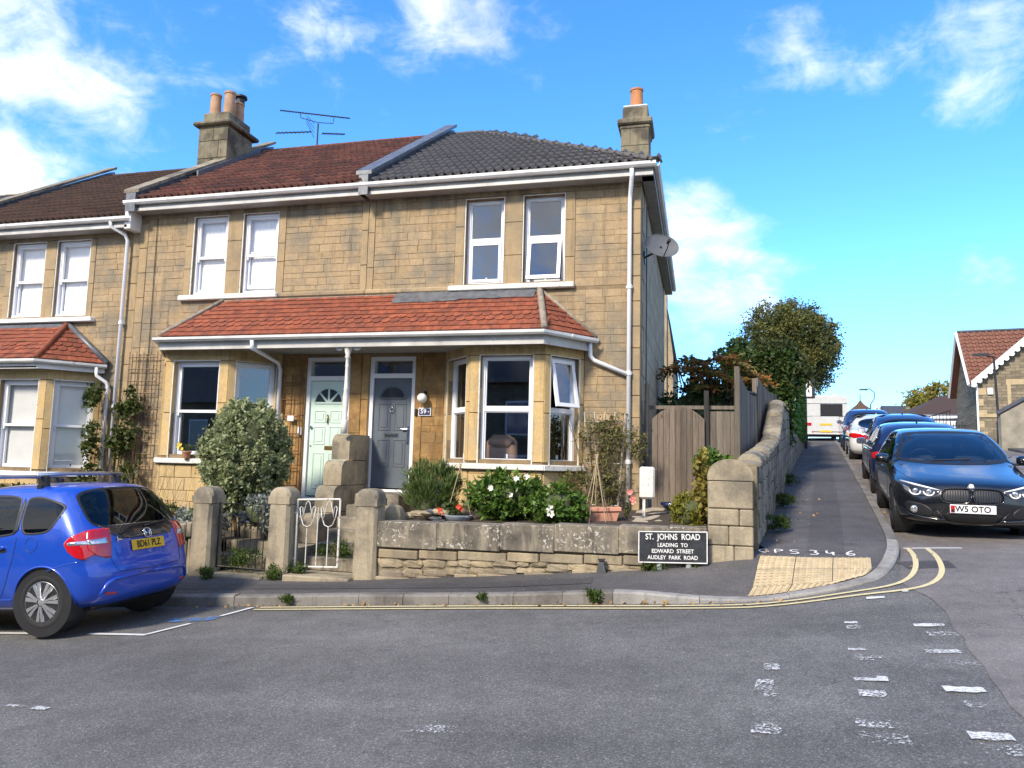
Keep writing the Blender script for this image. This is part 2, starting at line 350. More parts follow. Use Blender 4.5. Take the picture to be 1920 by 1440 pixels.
def asphalt(name, c, speck=.75, patch=.25, fine=240):
    b = NB(name); g = b.geo(); n1 = b.noise(g, .55, 5, .6); n2 = b.noise(g, 5, 6, .6)
    col = b.ramp(n1, [(.3, tuple(x*(1-patch) for x in c)), (.7, tuple(x*(1+patch) for x in c))])
    col = b.mix(.35, col, b.ramp(n2, [(.3, .6), (.7, 1.35)]), 'MULTIPLY')
    v = b.N.new('ShaderNodeTexVoronoi'); v.inputs['Scale'].default_value = 130; b.L.new(g, v.inputs['Vector'])
    cs = b.N.new('ShaderNodeSeparateColor'); b.L.new(v.outputs['Color'], cs.inputs[0])
    col = b.mix(speck, col, b.ramp(cs.outputs[0], [(0, .45), (.6, 1.0), (.93, 1.5), (1, 2.6)]), 'MULTIPLY')
    fl = b.noise(g, 42, 3, .6); col = b.mix(b.ramp(fl, [(.66, 0), (.70, .6)]), col, (.42, .42, .40))
    tr = b.noise(b.geo((.10, 1.1, 1)), .9, 3); col = b.mix(.5, col, b.ramp(tr, [(.36, .80), (.62, 1.22)]), 'MULTIPLY')       # wheel tracks along the street
    st = b.noise(b.geo((.7, .7, .7)), 1.3, 7, .7, 1.2); col = b.mix(b.ramp(st, [(.60, 0), (.72, .55)]), col, tuple(x*.55 for x in c))   # oil and damp stains
    vc = b.N.new('ShaderNodeTexVoronoi'); vc.feature = 'DISTANCE_TO_EDGE'; vc.inputs['Scale'].default_value = .62; dv = b.N.new('ShaderNodeVectorMath'); dv.operation = 'ADD'
    wn = b.N.new('ShaderNodeTexNoise'); wn.inputs['Scale'].default_value = 2.5; wn.inputs['Detail'].default_value = 5; b.L.new(g, wn.inputs['Vector']); b.L.new(g, dv.inputs[0]); b.L.new(wn.outputs['Color'], dv.inputs[1]); b.L.new(dv.outputs[0], vc.inputs['Vector'])
    ck = b.math('MULTIPLY', b.ramp(vc.outputs['Distance'], [(.0, 1), (.006, 0)]), b.ramp(b.noise(g, .5, 2), [(.5, 0), (.6, .7)])); col = b.mix(ck, col, (.02, .02, .02))
    nm = b.bump(b.noise(g, fine, 3, .7), .55, .006, b.bump(n2, .25, .02)); return b.fin(col, .82, nm, .35)
def mats():
    oc = [(.285, .205, .118), (.315, .230, .134), (.35, .255, .148), (.30, .215, .118), (.37, .275, .165), (.33, .238, .135), (.29, .21, .12), (.345, .25, .145), (.41, .305, .172)]
    M['stone'] = stone_mat('bath_stone_blocks', oc, (.225, .195, .142), .85, soot=(5.9, 6.5, .5))
    M['ashlar'] = stone_mat('bath_stone_ashlar', [(.335, .245, .138), (.385, .285, .162), (.36, .262, .145)], (.25, .205, .135), .6, soot=(6.15, 6.5, .85), bump=.2)
    M['mortar'] = plain('wall_mortar', (.235, .168, .092), .95, var=.3, vs=5, bump=.4)
    M['bay'] = stone_mat('bay_stone', [(.50, .35, .155), (.56, .40, .19)], (.44, .345, .20), .55, soot=(3.3, 3.62, .45), bump=.2)
    M['porchstone'] = stone_mat('porch_stone', [(.30, .16, .05), (.40, .235, .085), (.22, .12, .045), (.45, .29, .12)], (.14, .085, .04), .6)
    M['side'] = stone_mat('side_wall_stone', [(.36, .29, .19), (.40, .33, .22)], (.24, .20, .145), .6)
    M['gstone'] = stone_mat('grey_garden_stone', [(.20, .175, .13), (.26, .225, .165), (.31, .27, .19)], (.095, .085, .07), .85, bump=.6)
    # lichen spotted coping stone
    b = NB('lichen_coping_stone'); g = b.geo(); base = b.ramp(b.noise(g, 3, 6, .65), [(.32, (.08, .072, .060)), (.52, (.165, .145, .115)), (.7, (.28, .235, .165))])
    base = b.mix(b.ramp(b.noise(b.geo((5, 5, .8)), 2.2, 5), [(.5, 0), (.64, .65)]), base, (.33, .29, .21))
    sp = b.math('MULTIPLY', b.ramp(b.noise(g, 26, 6, .65), [(.56, 0), (.61, 1)]), b.ramp(b.noise(g, 2.6, 3), [(.46, 0), (.58, 1)]))
    base = b.mix(sp, base, (.52, .49, .42)); M['coping'] = b.fin(base, .95, b.bump(b.noise(g, 45, 8, .7), .6, .012), .2)
    M['post'] = stone_mat('gate_post_stone', [(.30, .255, .175), (.36, .305, .21)], (.17, .15, .115), .9, bump=.6)
    M['rubble'] = stone_mat('rubble_stone', [(.24, .195, .125), (.42, .335, .20), (.33, .275, .185), (.48, .385, .235), (.22, .19, .14)], (.16, .135, .10), .6, bump=.8, pit=40)
    M['rubmortar'] = plain('lime_mortar', (.19, .155, .10), .95, var=.35, vs=9, bump=.8, bs=40)
    M['chim'] = stone_mat('chimney_stone', [(.19, .165, .11), (.24, .205, .135)], (.075, .065, .05), .9, bump=.5)
    def tile(name, cols, moss, ma):
        b = NB(name); g = b.geo(); base = b.ramp(b.rand(), [(i/(len(cols)-1), c) for i, c in enumerate(cols)])
        n = b.noise(g, 9, 7, .65); col = b.mix(b.ramp(n, [(.42, 0), (.66, ma)]), base, moss)
        col = b.mix(.5, col, b.ramp(b.noise(g, 60, 5), [(.3, .65), (.7, 1.25)]), 'MULTIPLY')
        return b.fin(col, .85, b.bump(b.noise(g, 80, 6), .35, .006), .3)
    M['tile_red'] = tile('weathered_red_roof_tile', [(.13, .047, .030), (.19, .066, .040), (.225, .085, .050), (.105, .045, .031)], (.045, .037, .028), .75)
    M['tile_brown'] = tile('weathered_brown_roof_tile', [(.085, .046, .028), (.115, .060, .036), (.072, .040, .026)], (.045, .04, .03), .7)
    M['tile_grey'] = tile('grey_roof_tile', [(.095, .088, .082), (.125, .115, .106), (.108, .10, .093)], (.07, .066, .062), .35)
    M['tile_orange'] = tile('orange_porch_tile', [(.27, .075, .038), (.34, .098, .046), (.215, .062, .034), (.30, .084, .041)], (.10, .045, .034), .75)
    M['tile_far'] = tile('far_red_roof_tile', [(.20, .085, .055), (.25, .11, .07)], (.10, .06, .045), .6)
    M['lead'] = plain('lead_flashing', (.135, .142, .152), .45, .3, var=.3, vs=8, bump=.25, bs=12)
    M['mortarlt'] = plain('verge_mortar', (.26, .22, .17), .9, var=.3, vs=12, bump=.5)
    M['upvc'] = plain('white_upvc', (.80, .81, .82), .32, var=.03, vs=3)
    M['gutter'] = plain('white_gutter_plastic', (.72, .715, .68), .38, var=.16, vs=3.5); M['fascia'] = plain('shade_greyed_fascia_board', (.50, .49, .455), .5, var=.2, vs=3)  # white fascia greyed in its colour to stand for shade under the gutter
    M['oldwhite'] = paint_old()
    M['soffit'] = plain('grey_soffit_board', (.30, .30, .29), .6, var=.15)
    M['glass'] = glass_mat('window_glass', 2.5); M['glassclear'] = glass_mat('plain_window_glass', 1.6, (.99, .99, .99)); M['carglass'] = glass_mat('car_glass', 1.5, (.22, .25, .25)); M['windscreen'] = glass_mat('windscreen_glass', 2.1, (.45, .52, .52))
    M['dark'] = plain('dark_interior', (.018, .018, .02), .9)
    M['room'] = plain('room_wall', (.10, .11, .115), .9); M['blind'] = plain('roller_blind', (.62, .63, .60), .8, var=.04); M['net'] = plain('white_curtain', (.93, .93, .93), .85, var=.02, vs=9)
    M['blackrub'] = plain('black_rubber', (.012, .012, .013), .5); M['blackpl'] = plain('black_plastic', (.02, .02, .021), .42)
    M['door_grey'] = plain('grey_door_paint', (.105, .125, .145), .42, var=.05); M['door_mint'] = plain('mint_door_paint', (.56, .70, .61), .4, var=.04)
    M['chrome'] = plain('chrome', (.75, .76, .78), .15, 1); M['brass'] = plain('brass', (.30, .22, .08), .35, .9)
    M['terra'] = plain('terracotta', (.42, .19, .10), .8, var=.15, bump=.2); M['terrapink'] = plain('pink_terracotta', (.55, .27, .18), .75, var=.1); M['potbuff'] = plain('buff_chimney_pot', (.40, .235, .135), .85, var=.25, vs=5, bump=.3)
    M['potorange'] = plain('orange_chimney_pot', (.46, .19, .075), .8, var=.2, vs=5, bump=.3)
    M['iron'] = plain('black_iron', (.014, .014, .016), .5); M['rustwhite'] = rusty()
    M['steel'] = plain('aluminium', (.55, .56, .57), .35, .9); M['dish'] = plain('grey_dish_mesh', (.12, .125, .13), .55, .1)
    M['asph'] = asphalt('main_road_asphalt', (.130, .126, .117)); M['asph2'] = asphalt('side_road_asphalt', (.165, .150, .138), .45); M['pave'] = asphalt('pavement_asphalt', (.090, .085, .082), .4, .3)
    M['patch'] = asphalt('dark_trench_patch', (.072, .068, .066), .35, .2)
    M['kerb'] = stone_mat('kerb_stone', [(.17, .155, .135), (.23, .215, .19), (.20, .19, .17)], (.10, .09, .08), .7, bump=.6)
    M['kerbnew'] = stone_mat('pale_concrete_kerb', [(.25, .24, .22), (.31, .30, .275)], (.18, .17, .155), .6, bump=.3)
    M['tact'] = plain('buff_tactile_paving', (.50, .40, .24), .85, var=.16, vs=7, bump=.3, rnd=.08)
    M['yellow'] = paint_worn('yellow_line_paint', (.70, .60, .33), .62, .70); M['white'] = paint_worn('white_road_paint', (.72, .72, .70), .49, .59, 60); M['linewhite'] = paint_worn('white_bay_line_paint', (.72, .72, .70), .58, .68, 60); M['wornwhite'] = paint_worn('worn_white_road_paint', (.72, .72, .70), .42, .49, 52); M['faintwhite'] = paint_worn('nearly_worn_off_road_paint', (.66, .66, .64), .36, .42, 60)
    M['chalk'] = plain('white_spray_paint', (.75, .74, .70), .8); M['blue_spray'] = paint_worn('blue_spray_paint', (.10, .24, .50), .42, .56, 9)
    M['soil'] = plain('garden_soil', (.055, .04, .027), .95, var=.4, vs=14, bump=.9, bs=30); M['gravel'] = plain('pale_gravel', (.42, .36, .27), .95, var=.4, vs=60, bump=1, bs=70)
    M['grass'] = leaf_mat('grass_blades', [(.035, .065, .012), (.07, .12, .02), (.12, .15, .035)]); M['ground'] = plain('rough_ground', (.09, .10, .045), .95, var=.4, vs=.5)
    M['wood_grey'] = wood('grey_weathered_boards', (.115, .097, .076), (.21, .18, .142)); M['wood_brown'] = wood('brown_grey_boards', (.105, .082, .062), (.20, .162, .125)); M['wood_dark'] = wood('dark_post_wood', (.03, .028, .026), (.07, .064, .06))
    M['cane'] = plain('bamboo_cane', (.42, .31, .18), .6, var=.2); M['trellis'] = plain('weathered_trellis_wood', (.22, .15, .09), .85, var=.25); M['trellisred'] = plain('red_brown_trellis_wood', (.16, .065, .03), .8, var=.2); M['trelliswhite'] = plain('pale_trellis_wood', (.52, .47, .40), .8, var=.15)
    M['bark'] = plain('tree_bark', (.07, .055, .04), .95, var=.35, vs=12, bump=.9, bs=25); M['stem'] = plain('green_brown_stem', (.10, .075, .04), .9)
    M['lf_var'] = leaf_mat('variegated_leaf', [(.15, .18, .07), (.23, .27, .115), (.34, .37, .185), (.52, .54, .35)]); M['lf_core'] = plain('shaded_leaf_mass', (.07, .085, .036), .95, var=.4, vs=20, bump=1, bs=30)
    M['lf_rosem'] = leaf_mat('rosemary_leaf', [(.045, .08, .020), (.085, .135, .032), (.14, .19, .055)], .15); M['lf_rose'] = leaf_mat('rose_leaf', [(.035, .075, .012), (.06, .125, .018), (.11, .19, .03), (.17, .25, .05)], .25, .4)
    M['lf_ivy'] = leaf_mat('dark_hedge_leaf', [(.026, .052, .012), (.045, .085, .018), (.075, .125, .03)], .2, .4); M['lf_hedge'] = leaf_mat('hedge_leaf', [(.035, .055, .012), (.06, .085, .02), (.10, .125, .035)], .2)
    M['lf_bright'] = leaf_mat('bright_hedge_leaf', [(.045, .12, .014), (.075, .175, .022), (.12, .23, .04)], .25, .4)
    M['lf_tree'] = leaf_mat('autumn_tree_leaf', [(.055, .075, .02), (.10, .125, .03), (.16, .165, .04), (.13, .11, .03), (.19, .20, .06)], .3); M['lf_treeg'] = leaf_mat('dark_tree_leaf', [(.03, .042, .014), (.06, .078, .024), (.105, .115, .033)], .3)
    M['lf_sumac'] = leaf_mat('red_sumac_leaf', [(.30, .06, .025), (.42, .13, .04), (.32, .17, .045), (.18, .16, .04), (.50, .26, .08)], .35); M['lf_sumacg'] = leaf_mat('green_sumac_leaf', [(.09, .11, .025), (.17, .16, .04), (.28, .16, .05)], .35)
    M['lf_climb'] = leaf_mat('climber_leaf', [(.06, .07, .02), (.105, .11, .03), (.17, .165, .055), (.09, .075, .03)], .2); M['lf_climbg'] = leaf_mat('green_climber_leaf', [(.03, .05, .012), (.06, .085, .018), (.12, .13, .03)], .2)
    M['lf_yellow'] = leaf_mat('yellow_green_leaf', [(.13, .15, .02), (.22, .22, .03), (.30, .28, .05)], .3); M['lf_gold'] = leaf_mat('golden_leaf', [(.20, .17, .03), (.32, .26, .06), (.12, .12, .03)], .3); M['lf_silver'] = leaf_mat('silver_leaf', [(.12, .14, .12), (.22, .25, .22), (.34, .37, .33)], .15)
    M['petal'] = plain('white_petal', (.85, .83, .74), .6); M['petal_y'] = plain('yellow_petal', (.80, .55, .04), .6); M['petal_r'] = plain('red_petal', (.62, .06, .02), .6); M['petal_p'] = plain('pink_petal', (.70, .25, .22), .6)
    M['dry'] = plain('dry_grass_straw', (.38, .29, .14), .9, var=.25); M['deadleaf'] = plain('fallen_leaf', (.30, .19, .08), .9, var=.4, vs=30)
    M['signblack'] = plain('worn_black_sign_enamel', (.022, .025, .030), .5, var=.55, vs=9, bump=.15); M['signwhite'] = plain('sign_white_paint', (.72, .72, .70), .6, var=.12, vs=20); M['plaque'] = plain('navy_plaque', (.02, .025, .10), .4)
    M['concrete'] = plain('concrete_render', (.26, .235, .18), .95, var=.25, vs=2.5, bump=.4); M['rendwhite'] = plain('white_render', (.72, .72, .70), .85, var=.05); M['grender'] = plain('pale_grey_cladding', (.30, .34, .40), .7, var=.06)
    M['slate'] = plain('dark_slate_roof', (.055, .058, .066), .6, var=.25, vs=8); M['rubhouse'] = rubble_wall('coursed_rubble_wall', (.27, .225, .155)); M['chair'] = plain('leather_armchair', (.42, .27, .20), .5, var=.08)
    def carpaint(name, c, metal=.35, rough=.35, dirt=.10):
        b = NB(name); fl = b.noise(b.obj(), 900, 2); col = b.ramp(fl, [(.3, tuple(x*.8 for x in c)), (.7, tuple(x*1.2 for x in c))])
        col = b.mix(b.ramp(b.noise(b.obj(), 3.5, 5), [(.55, 0), (.85, dirt)]), col, (.25, .23, .2)); b.fin(col, rough, None, .5, metal, 1.0); b.p.inputs['Coat Roughness'].default_value = .03; return b.m
    M['p_blue'] = carpaint('bright_blue_car_paint', (.006, .062, .45), .15, .34, .2); M['p_black'] = carpaint('black_car_paint', (.004, .0045, .007), .05, .25, .02); M['p_navy'] = carpaint('navy_car_paint', (.010, .018, .075), .3); M['p_dkblue'] = carpaint('dark_blue_car_paint', (.012, .026, .10), .3)
    M['p_white'] = carpaint('white_car_paint', (.66, .67, .68), 0, .3); M['p_mid'] = carpaint('mid_blue_car_paint', (.016, .04, .13), .3); M['camper'] = plain('white_camper_panel', (.52, .52, .49), .4, var=.08)
    M['tyre'] = plain('tyre_rubber', (.016, .016, .017), .85, var=.2, vs=20, bump=.2); M['alloy'] = plain('silver_wheel_cover', (.50, .51, .52), .32, .75, var=.04); M['alloydk'] = plain('dark_alloy', (.05, .05, .055), .3, .6)
    def lens(name, c, rough=.08): m = plain(name, c, rough, 0, 1.0, var=.04, coords='obj'); return m
    M['lens_red'] = lens('red_tail_lamp', (.50, .006, .012)); M['lens_clear'] = plain('clear_lamp_reflector', (.66, .67, .68), .12, .85); M['lens_dark'] = lens('dark_lamp_glass', (.02, .022, .025)); M['drl'] = plain('white_light_guide', (.85, .87, .9), .25)
    M['plate_y'] = plain('yellow_number_plate', (.72, .42, .02), .45, var=.03); M['plate_w'] = plain('white_number_plate', (.80, .80, .80), .45, var=.03); M['black'] = plain('black_lettering', (.008, .008, .008), .5); M['seat'] = plain('car_seat_fabric', (.07, .07, .075), .9); M['creamseat'] = plain('pale_headlining', (.35, .35, .33), .9)
    M['globe'] = plain('white_opal_glass', (.82, .82, .78), .2)
def paint_old():
    b = NB('flaking_white_masonry_paint'); g = b.geo(); n = b.noise(g, 22, 8, .7)
    col = b.mix(b.ramp(n, [(.55, 0), (.62, .8)]), (.70, .685, .63), (.42, .33, .20)); return b.fin(col, .75, b.bump(n, .4, .01), .3)
def rusty():
    b = NB('rusty_white_gate_paint'); g = b.geo(); n = b.noise(g, 14, 6, .7); col = b.mix(b.ramp(n, [(.55, 0), (.64, 1)]), (.66, .65, .60), (.20, .075, .03)); return b.fin(col, .7, b.bump(n, .3, .004), .3)
def wood(name, a, c):
    b = NB(name); g = b.geo((9, 9, .7)); n = b.noise(g, 3.5, 7, .65, .6); r = b.rand()
    col = b.ramp(n, [(.3, a), (.68, c)]); col = b.mix(1, col, b.ramp(r, [(0, .72), (1, 1.25)]), 'MULTIPLY'); k = b.noise(b.geo((5, 5, 2)), 2.2, 2); col = b.mix(b.ramp(k, [(.7, 0), (.76, .6)]), col, tuple(x*.35 for x in a))
    return b.fin(col, .88, b.bump(n, .5, .006), .25)
def rubble_wall(name, c):
    b = NB(name); g = b.geo(); br = b.N.new('ShaderNodeTexBrick'); mp = b.N.new('ShaderNodeMapping'); mp.inputs['Rotation'].default_value = (R_(90), 0, 0); b.L.new(g, mp.inputs[0]); b.L.new(mp.outputs[0], br.inputs['Vector'])
    br.inputs['Scale'].default_value = 1; br.inputs['Brick Width'].default_value = .42; br.inputs['Row Height'].default_value = .15; br.inputs['Mortar Size'].default_value = .012; br.inputs['Color1'].default_value = (*c, 1); br.inputs['Color2'].default_value = (*tuple(x*.6 for x in c), 1); br.inputs['Mortar'].default_value = (*tuple(x*.5 for x in c), 1)
    col = b.mix(.6, br.outputs[0], b.ramp(b.noise(g, 6, 6), [(.3, .6), (.7, 1.3)]), 'MULTIPLY'); return b.fin(col, .92, b.bump(br.outputs['Fac'], -.5, .01), .2)
mats()
import math
def Rz(x, y):
    # road surface height: falls to the west along the terrace, climbs up the side street
    xs = x if x < 2.5 else 2.5+2*(1-math.exp(-(x-2.5)/2))
    z = .245+.075*xs
    if y < 8.1: z += .016*(y-8.1)
    t = min(1, max(0, (x-.3)/2.1)); w = t*t*(3-2*t)
    k = y-6.2; sp = k if k > 4 else math.log(1+math.exp(2.2*k))/2.2
    z += w*.074*sp
    if 9.4 < y < 22:                                   # slight dip where the first cars stand
        u, v = min(1, (y-9.4)/1.4), min(1, max(0, (y-15)/7)); z -= .07*w*u*u*(3-2*u)*(1-v*v*(3-2*v))
    if y > 44: z -= .074*w*(y-44)*min(1, (y-44)/10)*.9
    return z
# ---------------------------------------------------------------- ground heights
PAVE_C = [(-30, 8.2, -1.9), (-30, 9.2, -1.85), (-14, 8.2, -.70), (-14, 9.2, -.63), (-10, 8.2, -.40), (-10, 9.2, -.30), (-6.8, 8.2, -.15), (-6.8, 9.2, -.02), (-5.58, 8.2, -.055), (-5.58, 9.2, .006), (-4.3, 8.2, .042), (-4.3, 9.2, .07), (-3.7, 8.2, .085), (-3.7, 9.2, .12),
    (-2, 8.2, .205), (-2, 9.2, .275), (-.73, 8.2, .31), (-.73, 9.2, .40), (.1, 8.2, .29), (.1, 9.2, .53), (.6, 8.3, .325), (.6, 9.25, .615), (1.3, 8.4, .45), (1.26, 9.2, .62), (1.75, 8.6, .535), (1.85, 9.2, .65), (2.0, 9.2, .66), (2.2, 9.8, .77), (.75, 10.2, .70), (2.4, 10.9, .875), (.9, 11.2, .80),
    (2.75, 13.4, 1.08), (1.25, 13.4, 1.02), (3.4, 17.7, 1.43), (1.9, 17.7, 1.40), (4.7, 26.6, 2.13), (3.3, 26.6, 2.10), (6.45, 39, 3.08), (5.0, 39, 3.05), (7.2, 44, 3.45), (5.7, 44, 3.42)]
def _tps():
    P = np.array(PAVE_C); n = len(P); d = np.linalg.norm(P[:,None,:2]-P[None,:,:2], axis=2); K = np.where(d > 0, d*d*np.log(np.maximum(d, 1e-9)), 0)+np.eye(n)*.02
    Q = np.c_[np.ones(n), P[:,:2]]; A = np.block([[K, Q], [Q.T, np.zeros((3,3))]]); return P, np.linalg.solve(A, np.r_[P[:,2], 0, 0, 0])
_TP, _TW = _tps()
def Pz(x, y):
    d = np.hypot(_TP[:,0]-x, _TP[:,1]-y); k = np.where(d > 0, d*d*np.log(np.maximum(d, 1e-9)), 0)
    return float(k@_TW[:-3]+_TW[-3]+_TW[-2]*x+_TW[-1]*y)
KERB = [(-40, 8.1), (-.45, 8.1), (.1, 8.1), (.47, 8.13), (.9, 8.18), (1.3, 8.26), (1.64, 8.42), (1.9, 8.68), (2.12, 9.17), (2.31, 9.73), (2.5, 10.8), (2.875, 13.35), (3.5, 17.66), (4.8, 26.6), (6.6, 39), (7.35, 44.2)]
def chaikin(P, n=2, closed=False):
    P = [tuple(p) for p in P]
    for _ in range(n):
        Q = [] if closed else [P[0]]; m = len(P)
        for i in range(m if closed else m-1):
            a, b = P[i], P[(i+1) % m]; Q += [tuple(.75*x+.25*y for x, y in zip(a, b)), tuple(.25*x+.75*y for x, y in zip(a, b))]
        if not closed: Q.append(P[-1])
        P = Q
    return P
def resample(P, step):
    out = [P[0]]; acc = 0
    for a, b in zip(P, P[1:]):
        L = math.dist(a, b)
        if L == 0: continue
        t = step-acc
        while t <= L: out.append(tuple(x+(y-x)*t/L for x, y in zip(a, b))); t += step
        acc = L-(t-step)
    return out
def offset(P, d):
    O = []
    for i, p in enumerate(P):
        a, b = P[max(i-1, 0)], P[min(i+1, len(P)-1)]; L = math.dist(a, b) or 1; O.append((p[0]-(b[1]-a[1])/L*d, p[1]+(b[0]-a[0])/L*d))
    return O
def ground():
    # far ground sheet
    xs = [-900, -400, -150, -60, -30, 0, 30, 60, 150, 400, 900]; ys = [-900, -300, -100, -40, -15, 0, 15, 30, 44, 60, 90, 150, 400, 900]
    g = MB().grid([[(x, y, Rz(max(-40, min(x, 25)), min(max(y, -15), 60))-.9) for x in xs] for y in ys]); tag(mk('ground', g, M['ground']), kind='structure')
    xs = sorted(set([-60, -40, -30, -22]+[round(-16+.5*i, 2) for i in range(33)]+[round(.25*i, 2) for i in range(25)]+[7, 8, 10, 12, 15, 20, 26]))
    ys = sorted(set([-12, -8, -5, -3, -1]+[round(.5*i, 2) for i in range(33)]+[18, 20, 23, 26, 29, 32, 35, 38, 41, 44, 46, 48, 50, 53, 56, 60]))
    mb = MB(); ix = {}
    for x in xs:
        for y in ys: ix[(x, y)] = len(mb.v); mb.v.append((x, y, Rz(x, y)))
    for a, b in zip(xs, xs[1:]):
        for c, d in zip(ys, ys[1:]):
            if d > 9 and b < 1.2: continue
            if c > 46 and b < 3: continue
            mb.f.append((ix[(a, c)], ix[(b, c)], ix[(b, d)], ix[(a, d)]))
    road = tag(mk('road', mb, M['asph'], smooth=True), 'dark grey asphalt street in front of the terrace', kind='structure')
    # side street surfacing: browner asphalt right of the seam
    seam = chaikin([(1.1, -6), (1.45, 2), (1.71, 4.74), (1.80, 5.45), (1.99, 6.8), (2.11, 7.6), (1.98, 8.3), (2.16, 9.0), (2.33, 9.7), (2.5, 10.8), (2.875, 13.35), (3.5, 17.66), (4.8, 26.6), (6.6, 39), (7.4, 45)], 2)
    rows = []
    for i, (x, y) in enumerate(resample(seam, .25)):
        jx = random.uniform(-.02, .02) if y < 8 else -.03
        rows.append([(q, y, Rz(q, y)+.005) for q in [x+jx+t for t in (0, .1, .25, .5, .8, 1.2, 1.7, 2.3, 3, 4, 5.2, 6.5, 9, 12)]])
    tag(mk('side_road', MB().grid(rows), M['asph2'], smooth=True), kind='structure')
    # pavement between kerb and walls
    ko = resample(chaikin(KERB, 2), .2); ko = [p for p in ko if p[0] > -22]
    ki = offset(ko, .135)
    rows = []
    for p in ki:
        if p[0] < .1 and p[1] < 9: q = (p[0], 9.26)
        elif p[1] < 9.9:
            t = max(0, min(1, math.atan2(p[0]-.1, 9.9-p[1])/(math.pi/2))); q = (.1+.72*t, 9.26+.75*max(0, t-.35))
        else: q = (.62+.153*(p[1]-9.2), p[1])
        rows.append([(p[0]+(q[0]-p[0])*k/8, p[1]+(q[1]-p[1])*k/8) for k in range(9)])
    pv = mk('pavement', MB().grid([[(x, y, Pz(x, y)) for x, y in r] for r in rows]), M['pave'], smooth=True); tag(pv, kind='structure')
    # trench patch strips in the footway
    def strip(name, path, w, z, mat, parent, step=.25, ends=None, jit=0):
        P = resample(path, step)
        if math.dist(P[-1], path[-1]) > .01: P.append(path[-1])
        A = offset(P, w/2); B = offset(P, -w/2); j = lambda: random.uniform(-jit, jit)
        return mk(name, MB().grid([[(a[0], a[1]+j(), z(a[0], a[1])), (p[0], p[1], z(*p)), (b[0], b[1]+j(), z(b[0], b[1]))] for a, p, b in zip(A, P, B)]), mat, parent, smooth=True)
    strip('trench_patch', [(1.45, 9.5), (1.62, 10.6), (2.0, 13), (2.7, 17.7), (4.05, 26.6), (5.6, 37)], .42, lambda x, y: Pz(x, y)+.005, M['patch'], pv)
    strip('trench_patch', [(-7.5, 8.62), (-5, 8.66), (-2.4, 8.62), (-1.2, 8.68)], .30, lambda x, y: Pz(x, y)+.005, M['patch'], pv)
    # kerb stones
    L = resample(chaikin(KERB, 2), .05); acc = 0; cuts = [0]; i = 0
    while i < len(L)-3:
        x, y = L[i]; n = int((random.choice([.45, .6, .75, .9]) if x < -.6 else (.91 if y < 10 else .9))/.05); i = min(len(L)-1, i+n); cuts.append(i)
    for a, b in zip(cuts, cuts[1:]):
        x, y = L[(a+b)//2]
        if x < -13: continue
        seg = [L[k] for k in sorted(set(list(range(a, b, 3 if y < 12 else 9))+[b]))]
        if len(seg) < 2: continue
        # pull in the ends for a joint
        s0, s1 = seg[0], seg[1]; d = math.dist(s0, s1) or 1; seg[0] = (s0[0]+(s1[0]-s0[0])/d*.006, s0[1]+(s1[1]-s0[1])/d*.006)
        O = seg; I = offset(seg, .13); O2 = offset(seg, .018); jz = random.uniform(-.006, .006); jt = random.uniform(-.006, .006)
        P = []
        for o, o2, i2 in zip(O, O2, I):
            zt = Pz(*i2)+jz+.004; zr = Rz(*o)-.1; P.append([(o[0], o[1]+jt, zr), (o[0], o[1]+jt, zt-.022), (o2[0], o2[1]+jt, zt-.002), (i2[0], i2[1], zt+.004), (i2[0], i2[1], zr)])
        mb = MB().grid(P); n = len(P)*5; mb.f += [(0,1,2,3,4), (n-1,n-2,n-3,n-4,n-5)]
        mk('kerb_stone', mb, M['kerbnew'] if (-.5 < x and y < 10) else M['kerb'], pv)
    # blister paving at the crossing
    for r in range(4):
        for c in range(3):
            x0, y0 = .70+.012*r*0+c*.40, 9.30-r*.40; sh = (3-r)*.0
            P = [(x0-.065*r+dx, y0-.40*(1)+dy) for dx, dy in ((0,0), (.39,0), (.39+.065*0,.39), (0+.0,.39))]
            P = [(x0-.07*r-.07, y0-.40), (x0-.07*r+.32, y0-.40-.03*0), (x0-.07*r+.39, y0-.01), (x0-.07*r, y0-.01)]
            # stop at the kerb
            def kerb_y(x):
                for a, b in zip(ki, ki[1:]):
                    if a[0] <= x <= b[0] and a[1] < 9: return a[1]+(b[1]-a[1])*(x-a[0])/(b[0]-a[0])
                return 8.23
            P = [(x, max(y, kerb_y(x)+.01)) for x, y in P]
            if P[3][1]-P[0][1] < .06 or P[2][1]-P[1][1] < .06: continue
            n = 4; mb = MB(); G = []
            for i in range(n+1):
                t = i/n; a = [P[0][k]+(P[3][k]-P[0][k])*t for k in (0,1)]; b = [P[1][k]+(P[2][k]-P[1][k])*t for k in (0,1)]
                G.append([(a[0]+(b[0]-a[0])*s/n, a[1]+(b[1]-a[1])*s/n) for s in range(n+1)])
            mb.grid([[(x, y, Pz(x, y)+.008) for x, y in r_] for r_ in G])
            slab = mk('paving_slab', mb, M['tact'], pv); bm = MB()
            for i in range(6):
                for k in range(6):
                    s, t = (k+.5)/6, (i+.5)/6; a = [P[0][q]+(P[3][q]-P[0][q])*t for q in (0,1)]; b = [P[1][q]+(P[2][q]-P[1][q])*t for q in (0,1)]
                    x, y = a[0]+(b[0]-a[0])*s, a[1]+(b[1]-a[1])*s; bm.lathe([(.022, 0), (.019, .008), (.011, .012)], (x, y, Pz(x, y)+.007), 7)
            mk('blisters', bm, M['tact'], slab, smooth=True, kind='stuff')
